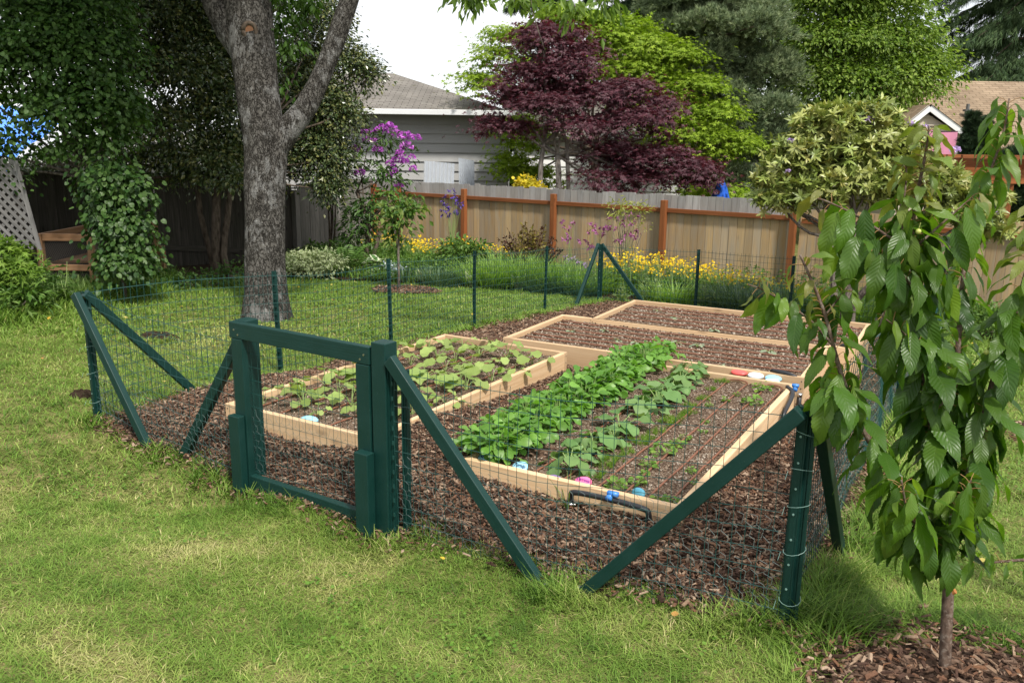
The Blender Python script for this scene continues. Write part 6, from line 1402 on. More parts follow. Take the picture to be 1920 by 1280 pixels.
dB = 38.; bcl = [CL(*q) for q in ((1440, 40, dB, 60, 60), (1220, 60, dB, 60, 40), (900, 330, dB, 60, 30), (1450, 200, dB, 60, 80), (1720, 60, dB, 40, 50), (1700, 130, dB, 50, 50), (1380, 300, dB, 140, 70), (1250, 160, dB, 120, 90), (1500, 300, dB, 150, 60), (1560, 120, dB, 160, 100), (1340, 60, dB, 120, 90))]
bb_ = G(*at(1400, 400, dB)[:2])
tree('dark_broadleaf_tree', 'dark green tree closing the gaps behind the grey green pine', 'tree', bb_, [('trunk', [limb(bb_ - (0, 0, .2), at(1400, 250, dB), .3, .2, .02, 7, 1)]), ('branch', branches(at(1400, 250, dB), bcl, .1, .02, .1, 300))], m_brown, [('crown', leafmass(bcl, 16000, LEAF4, .34, .6, 18, up=.6, shell=(.2, 1.)), leafmat('deep_green_leaf', [(.03, .06, .018), (.05, .09, .025), (.07, .12, .035)], .2, .5, .3))])
# -------- pale rhododendron in front of the fence corner
m_pale = leafmat('pale_rhododendron_leaf', [(.19, .25, .055), (.28, .335, .085), (.38, .40, .13), (.14, .20, .045), (.36, .34, .10)], .2, .38, .4, (1.1, 1.15, .6))
def _rosette(n, l, w, el, seed):
    g = np.random.default_rng(seed); V = []; F = []; U = []
    T = bigleaf(3, 2, w, .15, .12, 0, 0, lambda t: math.sin(PI * min(1, t * .9 + .08)) ** .7)
    for i in range(n):
        a = i * 2 * PI / n + g.normal() * .2; e = el + g.normal() * .35; d = np.array([math.cos(a) * math.cos(e), math.sin(a) * math.cos(e), math.sin(e)]); up = np.array([-math.cos(a) * math.sin(e), -math.sin(a) * math.sin(e), math.cos(e)]); y = np.cross(up, d); k = len(V)
        s = l * (.75 + .5 * g.random())
        for v in T[0] * s: V.append(v[0] * d + v[1] * y + v[2] * up)
        F += [tuple(q + k for q in f) for f in T[1]]; U += list(T[2])
    return np.array(V), F, np.array(U)
ROS = [_rosette(9, 1., .145, .05 + .2 * i, i) for i in range(3)]
dQ = 10.6; qcl = [CL(*q) for q in ((1560, 240, dQ, 60, 35), (1620, 225, dQ, 50, 24), (1500, 290, dQ, 45, 35), (1580, 290, dQ, 60, 40), (1650, 270, dQ, 55, 40), (1530, 340, dQ, 60, 28), (1460, 345, dQ, 28, 20), (1620, 340, dQ, 60, 30), (1690, 268, dQ, 30, 26), (1690, 325, dQ, 50, 34), (1480, 375, dQ, 40, 14), (1450, 372, dQ, 22, 14), (1745, 335, dQ, 36, 26), (1760, 350, dQ, 44, 30), (1800, 400, dQ, 46, 26), (1850, 425, dQ, 36, 16), (1840, 370, dQ, 40, 14), (1460, 310, dQ, 20, 12))]
qb = G(*at(1600, 545, dQ)[:2]); q0 = at(1585, 440, dQ)
t = thing('rhododendron', 'broad pale yellow green rhododendron with a few lavender flowers before the fence corner', 'shrub', qb)
m_ = MB()
for i, s in enumerate(((1560, 440), (1600, 430), (1640, 440), (1700, 440))): m_.tube(*limb(qb + (.12 * (i - 1.5), .05 * i, -.1), at(*s, dQ), .05, .035, .14, 8, i), 8)
part('trunk', m_, m_twig, t, True); m_ = MB(); st_ = [at(1560, 440, dQ), at(1600, 430, dQ), at(1640, 440, dQ), at(1700, 440, dQ)]
for i, c in enumerate(qcl):
    q_ = st_[int(np.argmin([np.linalg.norm(c[0] - s) for s in st_]))]; pth, rr_ = limb(q_, c[0], .022, .009, .16, 8, i + 200); m_.tube(pth, rr_, 6)
    for j in range(9): e = c[0] + rdir(1)[0] * c[1] * .85; m_.tube(*limb(pth[5 + j % 3], e, .008, .004, .12, 5, j + i * 20), 4)
part('branch', m_, m_twig, t, True); m_ = MB()
for k in range(3):
    pos, dr, nr, r1 = crown_pts(qcl, 1700, .09, 4, shell=(.55, 1.06), below=.5); nn_ = unit(nr + np.array([0, 0, .6])); m_.inst(ROS[k], pos, rdir(len(pos)), nn_, .075 + .045 * rng.random(len(pos)), np.clip(r1 + .2 * rng.normal(size=len(pos)), 0, 1))
part('foliage', m_, m_pale, t)
for u, v, r in ((1622, 230, 12), (1637, 288, 8), (1482, 266, 5), (1705, 236, 6), (1790, 284, 7), (1663, 238, 5), (1855, 398, 9), (1868, 394, 7), (1787, 404, 5), (1735, 240, 5), (1588, 228, 4), (1875, 385, 4), (1478, 323, 4)): m_ = MB(); truss(m_, at(u, v, dQ - .25), r * pxm(dQ) * 1.05, 34); part('flower_truss', m_, m_lav, t)
shrub('green_shrub', 'low dark green bush on the far lawn seen right of the cherry stems', 'shrub', [CL(*q) for q in ((1800, 595, 10.6, 60, 26), (1860, 610, 10.4, 46, 20), (1740, 600, 10.8, 40, 22))], 2600, LEAFN, .07, .09, 12, m_mid, 8, .012)

# -------- young cherry in the right foreground
m_cherry = leafmat('cherry_leaf', [(.028, .075, .010), (.048, .115, .013), (.08, .16, .018), (.055, .12, .013), (.14, .23, .03)], .42, .40, .45, (1.9, 2.0, .45), veins=11)
m_young = leafmat('young_cherry_leaf', [(.11, .19, .025), (.15, .23, .035), (.20, .20, .05), (.12, .20, .03)], .45, .4, .4, (1.3, 1.2, .5), veins=10)
cbark = barkmat('cherry_bark', (.035, .022, .017), (.13, .09, .068), 60, (.17, .135, .11), .5, .004)
CSH = lambda t: max(.02, math.sin(PI * min(1, t ** .92)) ** .75 * (1 - .30 * t ** 2.5))
CH = [bigleaf(22, 6, .180, .36, .10, .02, .05, CSH), bigleaf(22, 6, .195, .55, .14, .03, .05, CSH, .3), bigleaf(22, 6, .190, .25, .17, .02, .05, CSH, -.3), bigleaf(22, 6, .20, .45, .06, .045, .05, CSH)]
cb = G(1.145, -.56); dC = 2.93
def cp(u, v, d=dC): return at(u, v, d)
t = thing('young_cherry_tree', 'young cherry tree with large drooping leaves in the right foreground', 'tree', cb)
def leader(pts, r0, r1):
    P = np.array([cp(*q) for q in pts]); tt = np.linspace(0, 1, len(P)); s = np.linspace(0, 1, 40); Q = np.stack([np.interp(s, tt, P[:, i]) for i in range(3)], -1)
    for _ in range(6): Q[1:-1] = (Q[:-2] + 2 * Q[1:-1] + Q[2:]) / 4
    return Q, np.linspace(r0, r1, 40)
crotch = (1779, 1085)
trunk = leader([(1768, 1330), (1772, 1230), (1776, 1150), crotch, (1776, 1000)], .021, .017)
leads = {'l': leader([(1776, 1030), (1730, 960), (1660, 880), (1615, 800), (1585, 730), (1562, 650), (1548, 590), (1522, 525), (1500, 478)], .014, .004),
 'c': leader([(1776, 1000), (1764, 900, 2.95), (1745, 780, 3.0), (1728, 660, 3.0), (1715, 540, 2.98), (1706, 440, 2.95), (1722, 350), (1738, 280), (1742, 236)], .017, .003),
 'r': leader([(1776, 1010), (1815, 900, 2.9), (1842, 800, 2.9), (1862, 710, 2.9), (1890, 630, 2.88), (1915, 545, 2.86), (1935, 470, 2.85), (1950, 380, 2.85)], .015, .005),
 'b': leader([(1764, 900, 3.0), (1790, 740, 3.15), (1800, 600, 3.3), (1808, 480, 3.4), (1830, 390, 3.45), (1862, 310, 3.5), (1885, 240, 3.5), (1892, 185, 3.5)], .012, .003)}
twigs = {'l2': leader([(1560, 645), (1520, 600), (1470, 565), (1425, 540), (1402, 533)], .005, .002), 'l3': leader([(1548, 590), (1572, 560), (1590, 535)], .004, .002),
 'c2': leader([(1708, 470), (1660, 440), (1600, 400), (1545, 375), (1520, 370)], .006, .002), 'c3': leader([(1720, 460), (1765, 420), (1805, 385), (1826, 366)], .005, .002), 'c4': leader([(1712, 500), (1690, 420), (1700, 330), (1698, 300)], .005, .002),
 'c5': leader([(1712, 540), (1680, 500), (1640, 470), (1600, 455)], .005, .002), 'c6': leader([(1715, 560), (1750, 525), (1785, 500)], .005, .002), 'c7': leader([(1728, 660), (1690, 620), (1650, 590)], .005, .002), 'l4': leader([(1600, 765), (1570, 735), (1535, 715)], .004, .002), 'c8': leader([(1745, 780), (1790, 730), (1810, 690)], .005, .002),
 'low': leader([(1776, 1040), (1740, 1010, 2.8), (1700, 960, 2.75), (1690, 900, 2.7)], .008, .003), 'low2': leader([(1776, 1020), (1800, 960, 2.8), (1820, 900, 2.75)], .008, .003)}
m_ = MB(); m_.tube(*trunk, 14); part('trunk', m_, cbark, t, True)
m_ = MB(); stp = cp(1787, 1108, dC - .012); m_.tube([cp(1778, 1112), stp + (.006, 0, .004)], [.011, .010], 10); part('pruning_stub', m_, plainmat('fresh_cut_wood', (.36, .15, .05), .7, .2, .15, 80), t)
for k in ('l', 'c', 'r', 'b'): m_ = MB(); m_.tube(*leads[k], 9); part('leader', m_, cbark, t, True)
for k, q in twigs.items(): m_ = MB(); m_.tube(*q, 7); part('twig', m_, cbark, t, True)
gch = np.random.default_rng(77)
acc = [[[] for _ in range(5)] for _ in CH]; petioles = []; yacc = [[] for _ in range(5)]
def cherry_leaves(path, s0, s1, step, per, size, tipyoung=True, spread_=1., drp=.8, seed=0):
    P, R_ = path; L = np.r_[0, np.cumsum(np.linalg.norm(np.diff(P, axis=0), axis=1))]; tot = L[-1]; s = s0 * tot
    while s < s1 * tot:
        i = min(len(P) - 2, int(np.searchsorted(L, s)) - 1); i = max(0, i); p = P[i] + (P[i + 1] - P[i]) * ((s - L[i]) / (L[i + 1] - L[i] + 1e-9)); tdir = unit(P[i + 1] - P[i]); a0 = gch.random() * 6.28
        for j in range(per):
            a = a0 + j * 2 * PI / per + gch.normal() * .3; ref = np.array([0, 0, 1.]) if abs(tdir[2]) < .9 else np.array([1., 0, 0]); e1 = unit(np.cross(tdir, ref)); e2 = np.cross(tdir, e1); o = e1 * math.cos(a) + e2 * math.sin(a)
            frac = s / tot; fresh = tipyoung and frac > .80
            pet = .028 + .018 * gch.random(); o2 = unit(o * spread_ + tdir * .35 + np.array([0, 0, .15])); b = p + o2 * pet
            dd = unit(o * (.74 * spread_) + np.array([0, 0, -drp * (.62 + 1.25 * gch.random()) + (.55 if fresh else 0)]) + tdir * .25 + gch.normal(size=3) * .15)
            up = unit(o * .55 + np.array([0, 0, .75]) + gch.normal(size=3) * .28); sz = size * (.5 + .75 * gch.random()) * (.62 if fresh else 1) * (.8 if frac < .12 else 1)
            petioles.append((p, b)); tgt = yacc if fresh else acc[gch.integers(len(CH))]
            for q, v in zip(tgt, (b, dd, up, sz, np.clip(gch.random() * .75 + .3 * (frac > .55), 0, 1))): q.append(v)
        s += step * (.75 + .5 * gch.random())
cherry_leaves(leads['c'], .05, .995, .025, 4, .172)
cherry_leaves(leads['l'], .05, .99, .033, 3, .155)
cherry_leaves(leads['r'], .04, .99, .031, 4, .165)
cherry_leaves(leads['b'], .12, .995, .034, 3, .135, False)
for k in ('c5', 'c6', 'c7', 'l4', 'c8'): cherry_leaves(twigs[k], .15, .99, .038, 3, .165, False, 1., .9)
for k in ('l2', 'c2', 'c3', 'l3'): cherry_leaves(twigs[k], .25, .99, .036, 2, .155, True, 1., .9)
cherry_leaves(twigs['c4'], .2, .99, .04, 3, .13); cherry_leaves(twigs['low'], .05, .99, .032, 4, .155, False); cherry_leaves(twigs['low2'], .05, .99, .032, 4, .155, False)
def leafgroup(parent):
    m_ = MB()
    for T, A_cc in zip(CH, acc):
        if A_cc[0]: m_.inst(T, np.array(A_cc[0]), np.array(A_cc[1]), np.array(A_cc[2]), np.array(A_cc[3]), np.array(A_cc[4]))
    part('foliage', m_, m_cherry, parent, True)
    m_ = MB()
    if yacc[0]: m_.inst(CH[1], np.array(yacc[0]), np.array(yacc[1]), np.array(yacc[2]), np.array(yacc[3]), np.array(yacc[4])); part('young_foliage', m_, m_young, parent, True, label='bronze tinted young leaves')
    m_ = MB()
    for p, b in petioles: m_.tube([p, (p + b) / 2 + (0, 0, .004), b], .0013, 4, cap=False)
    part('leaf_stalk', m_, plainmat('reddish_leaf_stalk', (.25, .14, .05), .6), parent, True, kind='stuff')
leafgroup(t)
m_fruit = plainmat('unripe_cherry_skin', (.42, .46, .12), .3, .5, .06)
def cherry_fruit(u, v, d, pt):
    c = cp(u, v, d); r = .0095; m_ = MB(); V = [c + (0, 0, r)]; F = []; n = 12
    for i in range(1, 8):
        for j in range(n): q = i * PI / 8; a = j * 2 * PI / n; V.append(c + r * np.array([math.sin(q) * math.cos(a), math.sin(q) * math.sin(a), math.cos(q)]))
    V.append(c - (0, 0, r)); l_ = len(V) - 1
    for j in range(n): F.append((0, 1 + j, 1 + (j + 1) % n)); F.append((l_, 1 + 6 * n + (j + 1) % n, 1 + 6 * n + j))
    for i in range(6):
        for j in range(n): F.append((1 + i * n + j, 1 + (i + 1) * n + j, 1 + (i + 1) * n + (j + 1) % n, 1 + i * n + (j + 1) % n))
    m_.add(V, F); part('cherry', m_, m_fruit, t, True); m_ = MB(); m_.tube([c + (0, 0, r), c + (.004, 0, .03), cp(*pt)], .0012, 4); part('cherry_stalk', m_, plainmat('green_fruit_stalk', (.30, .34, .10), .6), t)
cherry_fruit(1896, 670, 2.86, (1890, 640, 2.88)); cherry_fruit(1722, 434, 2.88, (1712, 425, 2.93)); cherry_fruit(1850, 660, 2.88, (1885, 640, 2.88))
acc = [[[] for _ in range(5)] for _ in CH]; petioles = []; yacc = [[] for _ in range(5)]
b2_ = G(*at(2080, 1250, 3.2)[:2]); t = thing('young_cherry_tree', 'cherry branch reaching in low at the right edge above the grass', 'tree', b2_)
tr2 = leader([(2090, 1330, 3.2), (2085, 1150, 3.2), (2080, 900, 3.2), (2080, 640, 3.2), (2075, 400, 3.2)], .024, .006); br2 = leader([(2084, 1110, 3.2), (2000, 1070, 3.1), (1930, 1048, 3.05), (1880, 1052, 3.02), (1845, 1056, 3.0)], .009, .003)
m_ = MB(); m_.tube(*tr2, 12); part('trunk', m_, cbark, t, True); m_ = MB(); m_.tube(*br2, 8); part('branch', m_, cbark, t, True)
cherry_leaves(br2, .35, .72, .05, 3, .11, False); cherry_leaves(br2, .86, .99, .03, 2, .09, False); cherry_leaves(tr2, .4, .99, .06, 3, .14, False); leafgroup(t)
# ================================================================== flower border in front of the back fence
def gp_(u, v): return ground_at(u, v)
def at_y(u, y, h=0.):
    """point on the border at depth line y under photo column u"""
    d = ray(u, 500); tt = (y - CAM[1]) / d[1]; x = CAM[0] + d[0] * tt; return G(x, y) + (0, 0, h)
m_grassy = leafmat('border_grass_blade', [(.10, .20, .028), (.16, .28, .04), (.22, .36, .065), (.27, .37, .12)], .4, .5, .3)
m_bluegrass = leafmat('blue_green_blade', [(.07, .13, .07), (.11, .18, .10), (.16, .23, .13)], .3, .55, .25)
m_under = leafmat('border_leaf', [(.045, .105, .02), (.075, .155, .028), (.11, .20, .04), (.14, .23, .055)], .3, .5, .25)
m_var = leafmat('variegated_leaf', [(.28, .36, .16), (.34, .42, .20), (.42, .48, .26)], .3, .5, .25, (1.1, 1.1, .8), edge=(.74, .77, .55))
m_hosta = leafmat('hosta_leaf', [(.05, .12, .03), (.07, .15, .04), (.09, .18, .05)], .25, .5, .3, edge=(.60, .64, .46))
m_yel = leafmat('yellow_petal', [(.75, .50, .008), (.85, .60, .015), (.68, .42, .005)], .25, .5, .2, (1, 1, 1))
m_fern = leafmat('fern_frond', [(.07, .155, .028), (.10, .20, .04), (.14, .25, .055)], .35, .5, .25)
# loose undergrowth that carpets the border
g = np.random.default_rng(55); n = 26000; x = g.uniform(-10.5, 2.5, n); y = g.uniform(7., 10.6, n); s = flower_sd(x, y); k = (s > .12) & (fbm(x * 2, y * 2, 61, 2) > .30); x, y, s = x[k], y[k], s[k]; n = len(x)
hh = (.05 + .40 * g.random(n) * fbm(x * 1.2, y * 1.2, 63, 2) * np.clip(s / .8, .25, 1.5)); mb = MB()
mb.inst(LEAFN, np.c_[x, y, zg(x, y) + hh], np.c_[g.normal(size=(n, 2)), .3 * g.normal(size=n) + .1], unit(np.c_[g.normal(size=(n, 2)) * .5, np.ones(n)]), .05 + .07 * g.random(n), np.clip(fbm(x * 2.3, y * 2.3, 64, 2) * 1.5 - .25 + .2 * g.normal(size=n), 0, 1))
struct('ground_cover', mb, m_under, kind='stuff')
g = np.random.default_rng(56); n = 15000; x = g.uniform(-9.5, 2.2, n); y = g.uniform(7.3, 10.4, n); s = flower_sd(x, y); k = (s > .1) & (fbm(x * 1.7, y * 1.7, 66, 2) > .42); x, y, s = x[k], y[k], s[k]; n = len(x); a = g.random(n) * 6.28; ln = .4 * g.random(n); h = .14 + .30 * g.random(n) * np.clip(s, .3, 1)
mb = MB(); mb.inst(_blade(3, .5), np.c_[x, y, zg(x, y)], np.c_[np.cos(a) * ln, np.sin(a) * ln, np.ones(n)], np.c_[-np.cos(a), -np.sin(a), ln], np.c_[h, .012 + 0 * h, h], g.random(n) * .6)
struct('border_grass', mb, m_grassy, kind='stuff')
def grass_clump(c, w_, h, n, mat, label, seed, lean=.45, bw=.012, group='grass clumps in the flower border', name='grass_clump'):
    g = np.random.default_rng(seed); a = g.random(n) * 6.28; r = w_ * np.sqrt(g.random(n)); ln = lean * (.3 + g.random(n)) * (.4 + r / w_); x = c[0] + r * np.cos(a); y = c[1] + r * np.sin(a) * .6; a2 = a + g.normal(size=n) * .6
    mb = MB(); mb.inst(_blade(4, .6), np.c_[x, y, zg(x, y)], np.c_[np.cos(a2) * ln, np.sin(a2) * ln, np.ones(n)], np.c_[-np.cos(a2), -np.sin(a2), ln], np.c_[h * (.55 + .6 * g.random(n)), bw * (.7 + .6 * g.random(n)), h * (.4 + .7 * g.random(n))], g.random(n)); t = thing(name, label, 'grass clump', c, group); part('blade', mb, mat, t, kind='stuff')
for i, (u, y, w_, h, mat, lab) in enumerate(((915, 8.75, .55, .50, m_grassy, 'grass clump right of the leafy green plant'), (968, 8.9, .55, .62, m_grassy, 'tall light green grass clump below the barberry'), (1030, 8.85, .5, .62, m_grassy, 'grass clump behind the last slim post'), (1085, 8.75, .5, .55, m_grassy, 'grass clump left of the pointed corner frame'), (1010, 8.55, .35, .34, m_bluegrass, 'bluish low grass clump at the lawn edge'), (1075, 8.5, .35, .36, m_bluegrass, 'bluish grass clump next to the far corner frame'),
        (1400, 8.65, .5, .48, m_bluegrass, 'bluish grass clump behind the farthest bed'), (1480, 8.6, .5, .50, m_bluegrass, 'bluish grass clump beside the cherry leaves'), (1580, 8.6, .5, .55, m_grassy, 'grass clump seen through the cherry leaves'), (825, 8.45, .3, .36, m_bluegrass, 'narrow grass clump left of the leafy green plant'), (1265, 8.6, .4, .4, m_grassy, 'grass clump below the right mass of yellow flowers'))):
    grass_clump(at_y(u, y - (.28 * max(0, -4.6 - at_y(u, y)[0]))), w_, h, int(620 * w_ / .5), mat, lab, 200 + i)
# yellow flower drifts
DAISY = (np.array([(0, 0, .03)] + [((1 if i % 2 else .55) * .5 * math.cos(i * PI / 5), (1 if i % 2 else .55) * .5 * math.sin(i * PI / 5), 0) for i in range(10)]), [(0, 1 + i, 1 + (i + 1) % 10) for i in range(10)], np.zeros((11, 2)))
def yellow(c, w_, dep, h, nf, nl, label, seed):
    g = np.random.default_rng(seed); t = thing('yellow_flower_clump', label, 'flower clump', c, 'yellow flowers in the border'); ml, mf, ms = MB(), MB(), MB()
    a = g.random(nl) * 6.28; r = np.sqrt(g.random(nl)); x = c[0] + w_ * r * np.cos(a); y = c[1] + dep * r * np.sin(a); z = zg(x, y) + h * .85 * g.random(nl) ** .7 * (1.1 - .4 * r)
    ml.inst(LEAFN, np.c_[x, y, z], np.c_[g.normal(size=(nl, 2)), g.normal(size=nl) * .5 + .2], unit(np.c_[g.normal(size=(nl, 2)) * .6, np.ones(nl)]), .05 + .05 * g.random(nl), np.clip((z - zg(x, y)) / h, 0, 1))
    nf = int(nf * 1.6); a = g.random(nf) * 6.28; r = np.sqrt(g.random(nf)); x = c[0] + w_ * r * np.cos(a); y = c[1] + dep * r * np.sin(a); zb = zg(x, y); z = zb + h * (.75 + .45 * g.random(nf)) * (1.08 - .25 * r)
    mf.inst(DAISY, np.c_[x, y, z], rdir(nf), unit(np.c_[g.normal(size=(nf, 2)) * .5 + np.array([.3, -.5]), np.ones(nf)]), .034 + .02 * g.random(nf))
    for i in range(0, nf, 2): ms.tube([(x[i], y[i], z[i] - h * .5), (x[i], y[i], z[i])], .0025, 3, cap=False)
    part('foliage', ml, m_grassy if seed % 3 == 0 else m_fern, t); part('blossom', mf, m_yel, t, kind='stuff'); part('stalk', ms, m_stem, t, kind='stuff')
for i, (u, y, w_, dep, h, nf, nl, lab) in enumerate(((715, 10.9, .5, .3, .50, 60, 500, 'yellow flowers at the left end beside the rhododendron'), (770, 10.4, .55, .35, .52, 95, 600, 'yellow flowers behind the sapling leaves'), (820, 10.1, .6, .4, .50, 130, 700, 'drift of yellow flowers under the dark blue columbine'), (875, 10.0, .5, .3, .58, 55, 600, 'yellow flowers at the foot of the nearest-left orange post'), (930, 9.9, .5, .3, .52, 45, 500, 'thin yellow flowers left of the barberry'), (1140, 9.3, .35, .3, .55, 60, 400, 'yellow flowers just behind the pointed corner frame'), (1185, 9.3, .45, .35, .62, 150, 800, 'dense yellow flowers right of the pointed corner frame'), (1240, 9.3, .45, .35, .60, 170, 800, 'densest yellow flowers in front of the middle orange post'), (1290, 9.3, .45, .35, .58, 110, 700, 'yellow flowers left of the back slim post'), (1345, 9.3, .5, .35, .52, 80, 700, 'yellow flowers right of the back slim post'), (1400, 9.3, .5, .35, .45, 60, 600, 'low yellow flowers near the fence corner post'), (1460, 9.2, .5, .35, .40, 40, 500, 'last sparse yellow flowers beside the cherry leaves'))):
    p = at_y(u, y); yellow(p, w_, dep, h, nf, nl, lab, 300 + i)
# individual plants
def mound(u, v, wpx, hpx, n, T, size, mat, name, label, cat, sr=.08, sn=9, **kw):
    b = gp_(u, v); d = (b - CAM) @ _fw; s = pxm(d); cls = [(b + (dx * wpx * s * .5 * _rt0[0], dx * wpx * s * .5 * _rt0[1], hpx * s * .45), np.array([wpx * .32 * s, wpx * .28 * s, hpx * .55 * s])) for dx in (-.55, 0, .55)]
    return shrub(name, label, cat, cls, n, T, size, sr, sn, mat, 5, .006, None, m_stem, **kw)
mound(588, 522, 100, 52, 2400, LEAF4, .062, m_var, 'ground_elder', 'pale variegated ground elder mound right of the big trunk', 'plant', up=.7)
mound(600, 488, 60, 30, 500, LEAF4, .09, m_under, 'leafy_plant', 'darker leaves rising behind the variegated mound', 'plant')
mound(868, 520, 84, 70, 1300, LEAF4, .085, m_mid, 'leafy_plant', 'bushy bright green plant behind the lawn edge, left of the tall grass', 'plant', up=.8)
mound(792, 520, 70, 34, 800, LEAF4, .05, m_mid, 'leafy_plant', 'low rounded green plant right of the sapling', 'plant')
mound(760, 480, 60, 30, 600, LEAFN, .07, m_bluegrass, 'leafy_plant', 'grey green plant behind the sapling stem', 'plant')
mound(685, 500, 50, 40, 500, LEAFN, .06, m_fern, 'leafy_plant', 'yellowish green plant between fern and hosta', 'plant')
mound(738, 522, 34, 26, 420, ROUND, .022, leafmat('pale_blue_flower', [(.45, .55, .72), (.6, .66, .78), (.10, .16, .06)], .2), 'forget_me_not', 'pale blue forget-me-nots beside the variegated hosta', 'flowers', .06, 8)
def hosta(u, v, rpx, n, label, seed):
    b = gp_(u, v); d = (b - CAM) @ _fw; R_ = rpx * pxm(d); g = np.random.default_rng(seed); t = thing('hosta', label, 'hosta', b); mb = MB(); T = bigleaf(8, 4, .30, .35, .12, .02, 0, lambda t_: max(.03, math.sin(PI * min(1, t_ ** .8)) ** .8)); a = np.arange(n) * 2.4; f = g.random(n); e = .95 - .7 * f
    pos = b + np.c_[np.cos(a) * R_ * .32 * f, np.sin(a) * R_ * .32 * f, R_ * (.28 + .5 * (1 - f))]; dr = np.c_[np.cos(a) * np.cos(e), np.sin(a) * np.cos(e), np.sin(e) * .7]; nr = np.c_[-np.cos(a) * np.sin(e), -np.sin(a) * np.sin(e), np.cos(e)] + g.normal(size=(n, 3)) * .15
    mb.inst(T, pos, dr, unit(nr), R_ * (.62 + .3 * g.random(n)))
    part('leaf', mb, m_hosta, t, True); ms = MB()
    for p in pos: ms.tube([b, (b + p) / 2 + (0, 0, .02), p], .005, 5, cap=False)
    part('leaf_stalk', ms, m_stem, t)
hosta(708, 518, 36, 24, 'white edged hosta at the edge of the far lawn', 1)
hosta(655, 500, 22, 12, 'small striped hosta at the right end of the variegated mound', 2)
def fern(u, v, lpx, n, label, seed):
    b = gp_(u, v); d = (b - CAM) @ _fw; L = lpx * pxm(d); g = np.random.default_rng(seed); t = thing('fern', label, 'fern', b)
    for i in range(n):
        a = i * 2 * PI / n + g.normal() * .2; l = L * (.8 + .35 * g.random()); s = np.linspace(0, 1, 16); out = .62 * s ** 1.5; z = .95 * s - .30 * s ** 3; P = b + np.c_[np.cos(a) * out * l, np.sin(a) * out * l, z * l]; mb = MB(); mb.tube(P, np.linspace(.006, .002, 16), 4); sd = np.array([-math.sin(a), math.cos(a), 0]); k = np.arange(2, 16); w_ = .16 * l * np.sin(PI * (k / 16.) ** .75)
        for q in (-1, 1): mb.inst(LEAFN, P[k], sd * q + np.array([0, 0, -.15]) + np.gradient(P, axis=0)[k] * 3, np.tile([0, 0, 1.], (14, 1)) + np.c_[np.cos(a) * .4 + 0 * k, np.sin(a) * .4 + 0 * k, 0 * k], np.c_[w_, .10 * l + 0 * w_, w_])
        part('frond', mb, m_fern, t)
fern(648, 520, 92, 13, 'upright sword fern at the foot of the grey fence', 1); fern(690, 512, 66, 10, 'second fern leaning under the purple rhododendron', 2)
# barberry: dark wands with bronze leaves
bb = at_y(992, 10.0); t = thing('barberry_bush', 'bronze and dark red barberry in front of the board fence', 'shrub', bb); ms, ml = MB(), MB(); g = np.random.default_rng(9)
for i in range(95):
    a = g.random() * 6.28; ln = .75 * g.random(); h = (.55 + .5 * g.random()) * (1.1 - .4 * ln); q = bb + (math.cos(a) * ln * .85, math.sin(a) * ln * .5, h); p = bb + (math.cos(a) * .25 * ln, math.sin(a) * .2 * ln, 0); ms.tube([p, (p + q) / 2 + (0, 0, .06), q], [.006, .005, .003], 4); k = 26; s = .25 + .75 * g.random(k); o = rdir(k); inner = math.cos(a) * ln > -.35 and math.cos(a) * ln < .35
    ml.inst(LEAF4, p + s[:, None] * (q - p), o + np.array([0, 0, .5]), rdir(k), .045 + .035 * g.random(k), np.clip((.75 if inner else .18) + .2 * g.normal(size=k), 0, 1))
part('stem', ms, m_brown, t); part('foliage', ml, leafmat('barberry_leaf', [(.045, .018, .016), (.09, .035, .02), (.16, .11, .03), (.28, .24, .05)], .3, .5, .3), t)
def columbine(u, y, hpx, nf, mat, label, seed, spread_=.22):
    b = at_y(u, y); d = (b - CAM) @ _fw; H = hpx * pxm(d); g = np.random.default_rng(seed); t = thing('columbine', label, 'flower', b, 'columbines in the border'); ms, mf, ml = MB(), MB(), MB()
    for i in range(nf):
        a = g.random() * 6.28; r = spread_ * g.random() ** .5; q = b + (r * math.cos(a), r * math.sin(a) * .6, H * (.62 + .38 * g.random())); ms.tube([b, b + (q - b) * (.25, .25, .55), q], [.004, .003, .002], 4, cap=False); k = 6; mf = MB(); mf.inst(LEAF4, np.tile(q, (k, 1)), rdir(k) + np.array([0, 0, -.3]), rdir(k), .05 + .03 * g.random(k)); part('bloom', mf, mat, t)
    k = 60; a = g.random(k) * 6.28; ml.inst(ROUND, b + np.c_[.2 * np.cos(a) * g.random(k), .2 * np.sin(a) * g.random(k), H * .4 * g.random(k)], np.c_[np.cos(a), np.sin(a), .2 * g.normal(size=k)], unit(np.c_[g.normal(size=(k, 2)) * .4, np.ones(k)]), .05 + .03 * g.random(k))
    part('stem', ms, m_stem, t); part('foliage', ml, m_bluegrass, t)
m_dkblue = leafmat('violet_blue_petal', [(.06, .03, .22), (.10, .05, .32), (.14, .08, .38)], .25); m_mauve = leafmat('mauve_petal', [(.28, .08, .22), (.38, .13, .30), (.22, .07, .18)], .25); m_lil = leafmat('lilac_petal', [(.34, .24, .42), (.42, .30, .5)], .25)
columbine(848, 10.1, 150, 26, m_dkblue, 'tall violet blue columbine against the tan fence', 1, .25)
columbine(1070, 9.9, 120, 9, m_mauve, 'thin mauve columbine right of the middle orange post', 2, .25)
columbine(1112, 9.5, 125, 16, m_mauve, 'mauve columbine left of the thin yellowish shrub', 3, .25); columbine(1168, 9.5, 145, 26, m_mauve, 'fuller mauve columbine behind the thin yellowish shrub', 4, .34); columbine(1090, 9.3, 62, 14, m_lil, 'low pale lilac flowers left of the far corner frame', 5, .35)
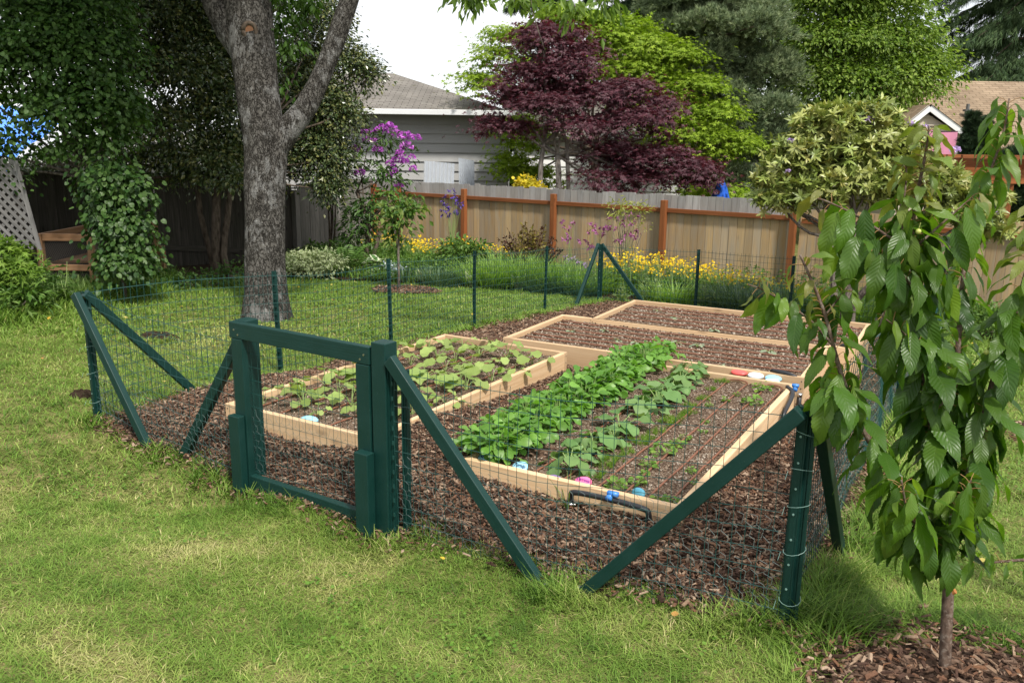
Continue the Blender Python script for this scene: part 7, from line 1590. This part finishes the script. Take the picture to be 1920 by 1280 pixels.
# thin shrub with yellowish leaves
yb = at_y(1140, 9.0); d_ = (yb - CAM) @ _fw; ycl = [CL(*q) for q in ((1170, 395, d_, 30, 12), (1150, 385, d_, 20, 8), (1200, 400, d_, 22, 16), (1165, 412, d_, 12, 8), (1205, 430, d_, 12, 14), (1185, 385, d_, 16, 6))]
shrub('thin_shrub', 'thin bare stemmed shrub with feathery yellowish leaves in front of the fence', 'shrub', ycl, 260, LEAFN, .075, .07, 6, leafmat('yellowish_leaf', [(.20, .24, .04), (.28, .30, .06), (.34, .34, .10)], .4), 9, .009)
# pale weeds at the lawn edge
for i, (u, v, hpx, lab) in enumerate(((1168, 572, 36, 'spreading pale weed behind the farthest bed corner'), (1212, 566, 70, 'tall pale weed spire right of the far corner frame'), (1232, 566, 95, 'tallest pale weed spire in front of the yellow flowers'), (1322, 590, 60, 'pale weed spire behind the farthest bed, near the slim post'), (1345, 596, 40, 'short pale weed behind the farthest bed'), (1262, 575, 30, 'low pale weed at the back board'))):
    b = at_y(u, 8.45 + .05 * (i % 3)); d = (b - CAM) @ _fw; h = hpx * pxm(d); g = np.random.default_rng(400 + i); t = thing('pale_weed', lab, 'weed', b, 'pale weeds along the border edge'); ml, ms = MB(), MB(); ms.tube([b, b + (.02, 0, h * .5), b + (.01, .02, h)], [.006, .005, .002], 5); n = 70; z = g.random(n); a = g.random(n) * 6.28; sc = (1.1 - z) * .17 * (.5 + .6 * g.random(n)); ml.inst(LEAFN, b + np.c_[.01 * np.cos(a), .01 * np.sin(a), z * h], np.c_[np.cos(a), np.sin(a), .7 - .5 * z], unit(np.c_[g.normal(size=(n, 2)) * .3, np.ones(n)]), np.maximum(.02, sc)); part('stem', ms, m_stem, t); part('foliage', ml, leafmat('pale_weed_leaf', [(.16, .24, .09), (.22, .30, .12), (.28, .35, .16)], .3), t)
# iris-like leaf fans along the lawn edge
gg = np.random.default_rng(91)
for i, u in enumerate((808, 838, 872, 902, 935, 980, 1030)):
    x = at_y(u, 8.4)[0]; b = G(x, 8.35 - .28 * max(0, -4.6 - x) - .02 * max(0, -4.6 - x) ** 2 + .18); n = 14; a = gg.random(n) * 6.28; mb = MB(); ln = .5 * gg.random(n); mb.inst(_blade(4, .35), b + np.c_[.05 * np.cos(a), .05 * np.sin(a), 0 * a], np.c_[np.cos(a) * ln, np.sin(a) * ln, np.ones(n)], np.c_[-np.cos(a), -np.sin(a), ln], np.c_[.20 + .14 * gg.random(n), .035 + 0 * a, .2 + 0 * a]); single('iris_fan', mb, m_var if i % 2 else m_bluegrass, f'{ORD[i]} small leaf fan from the left along the flower border edge', 'plant', b, 'leaf fans along the border edge')
# grey cobbles at the border foot
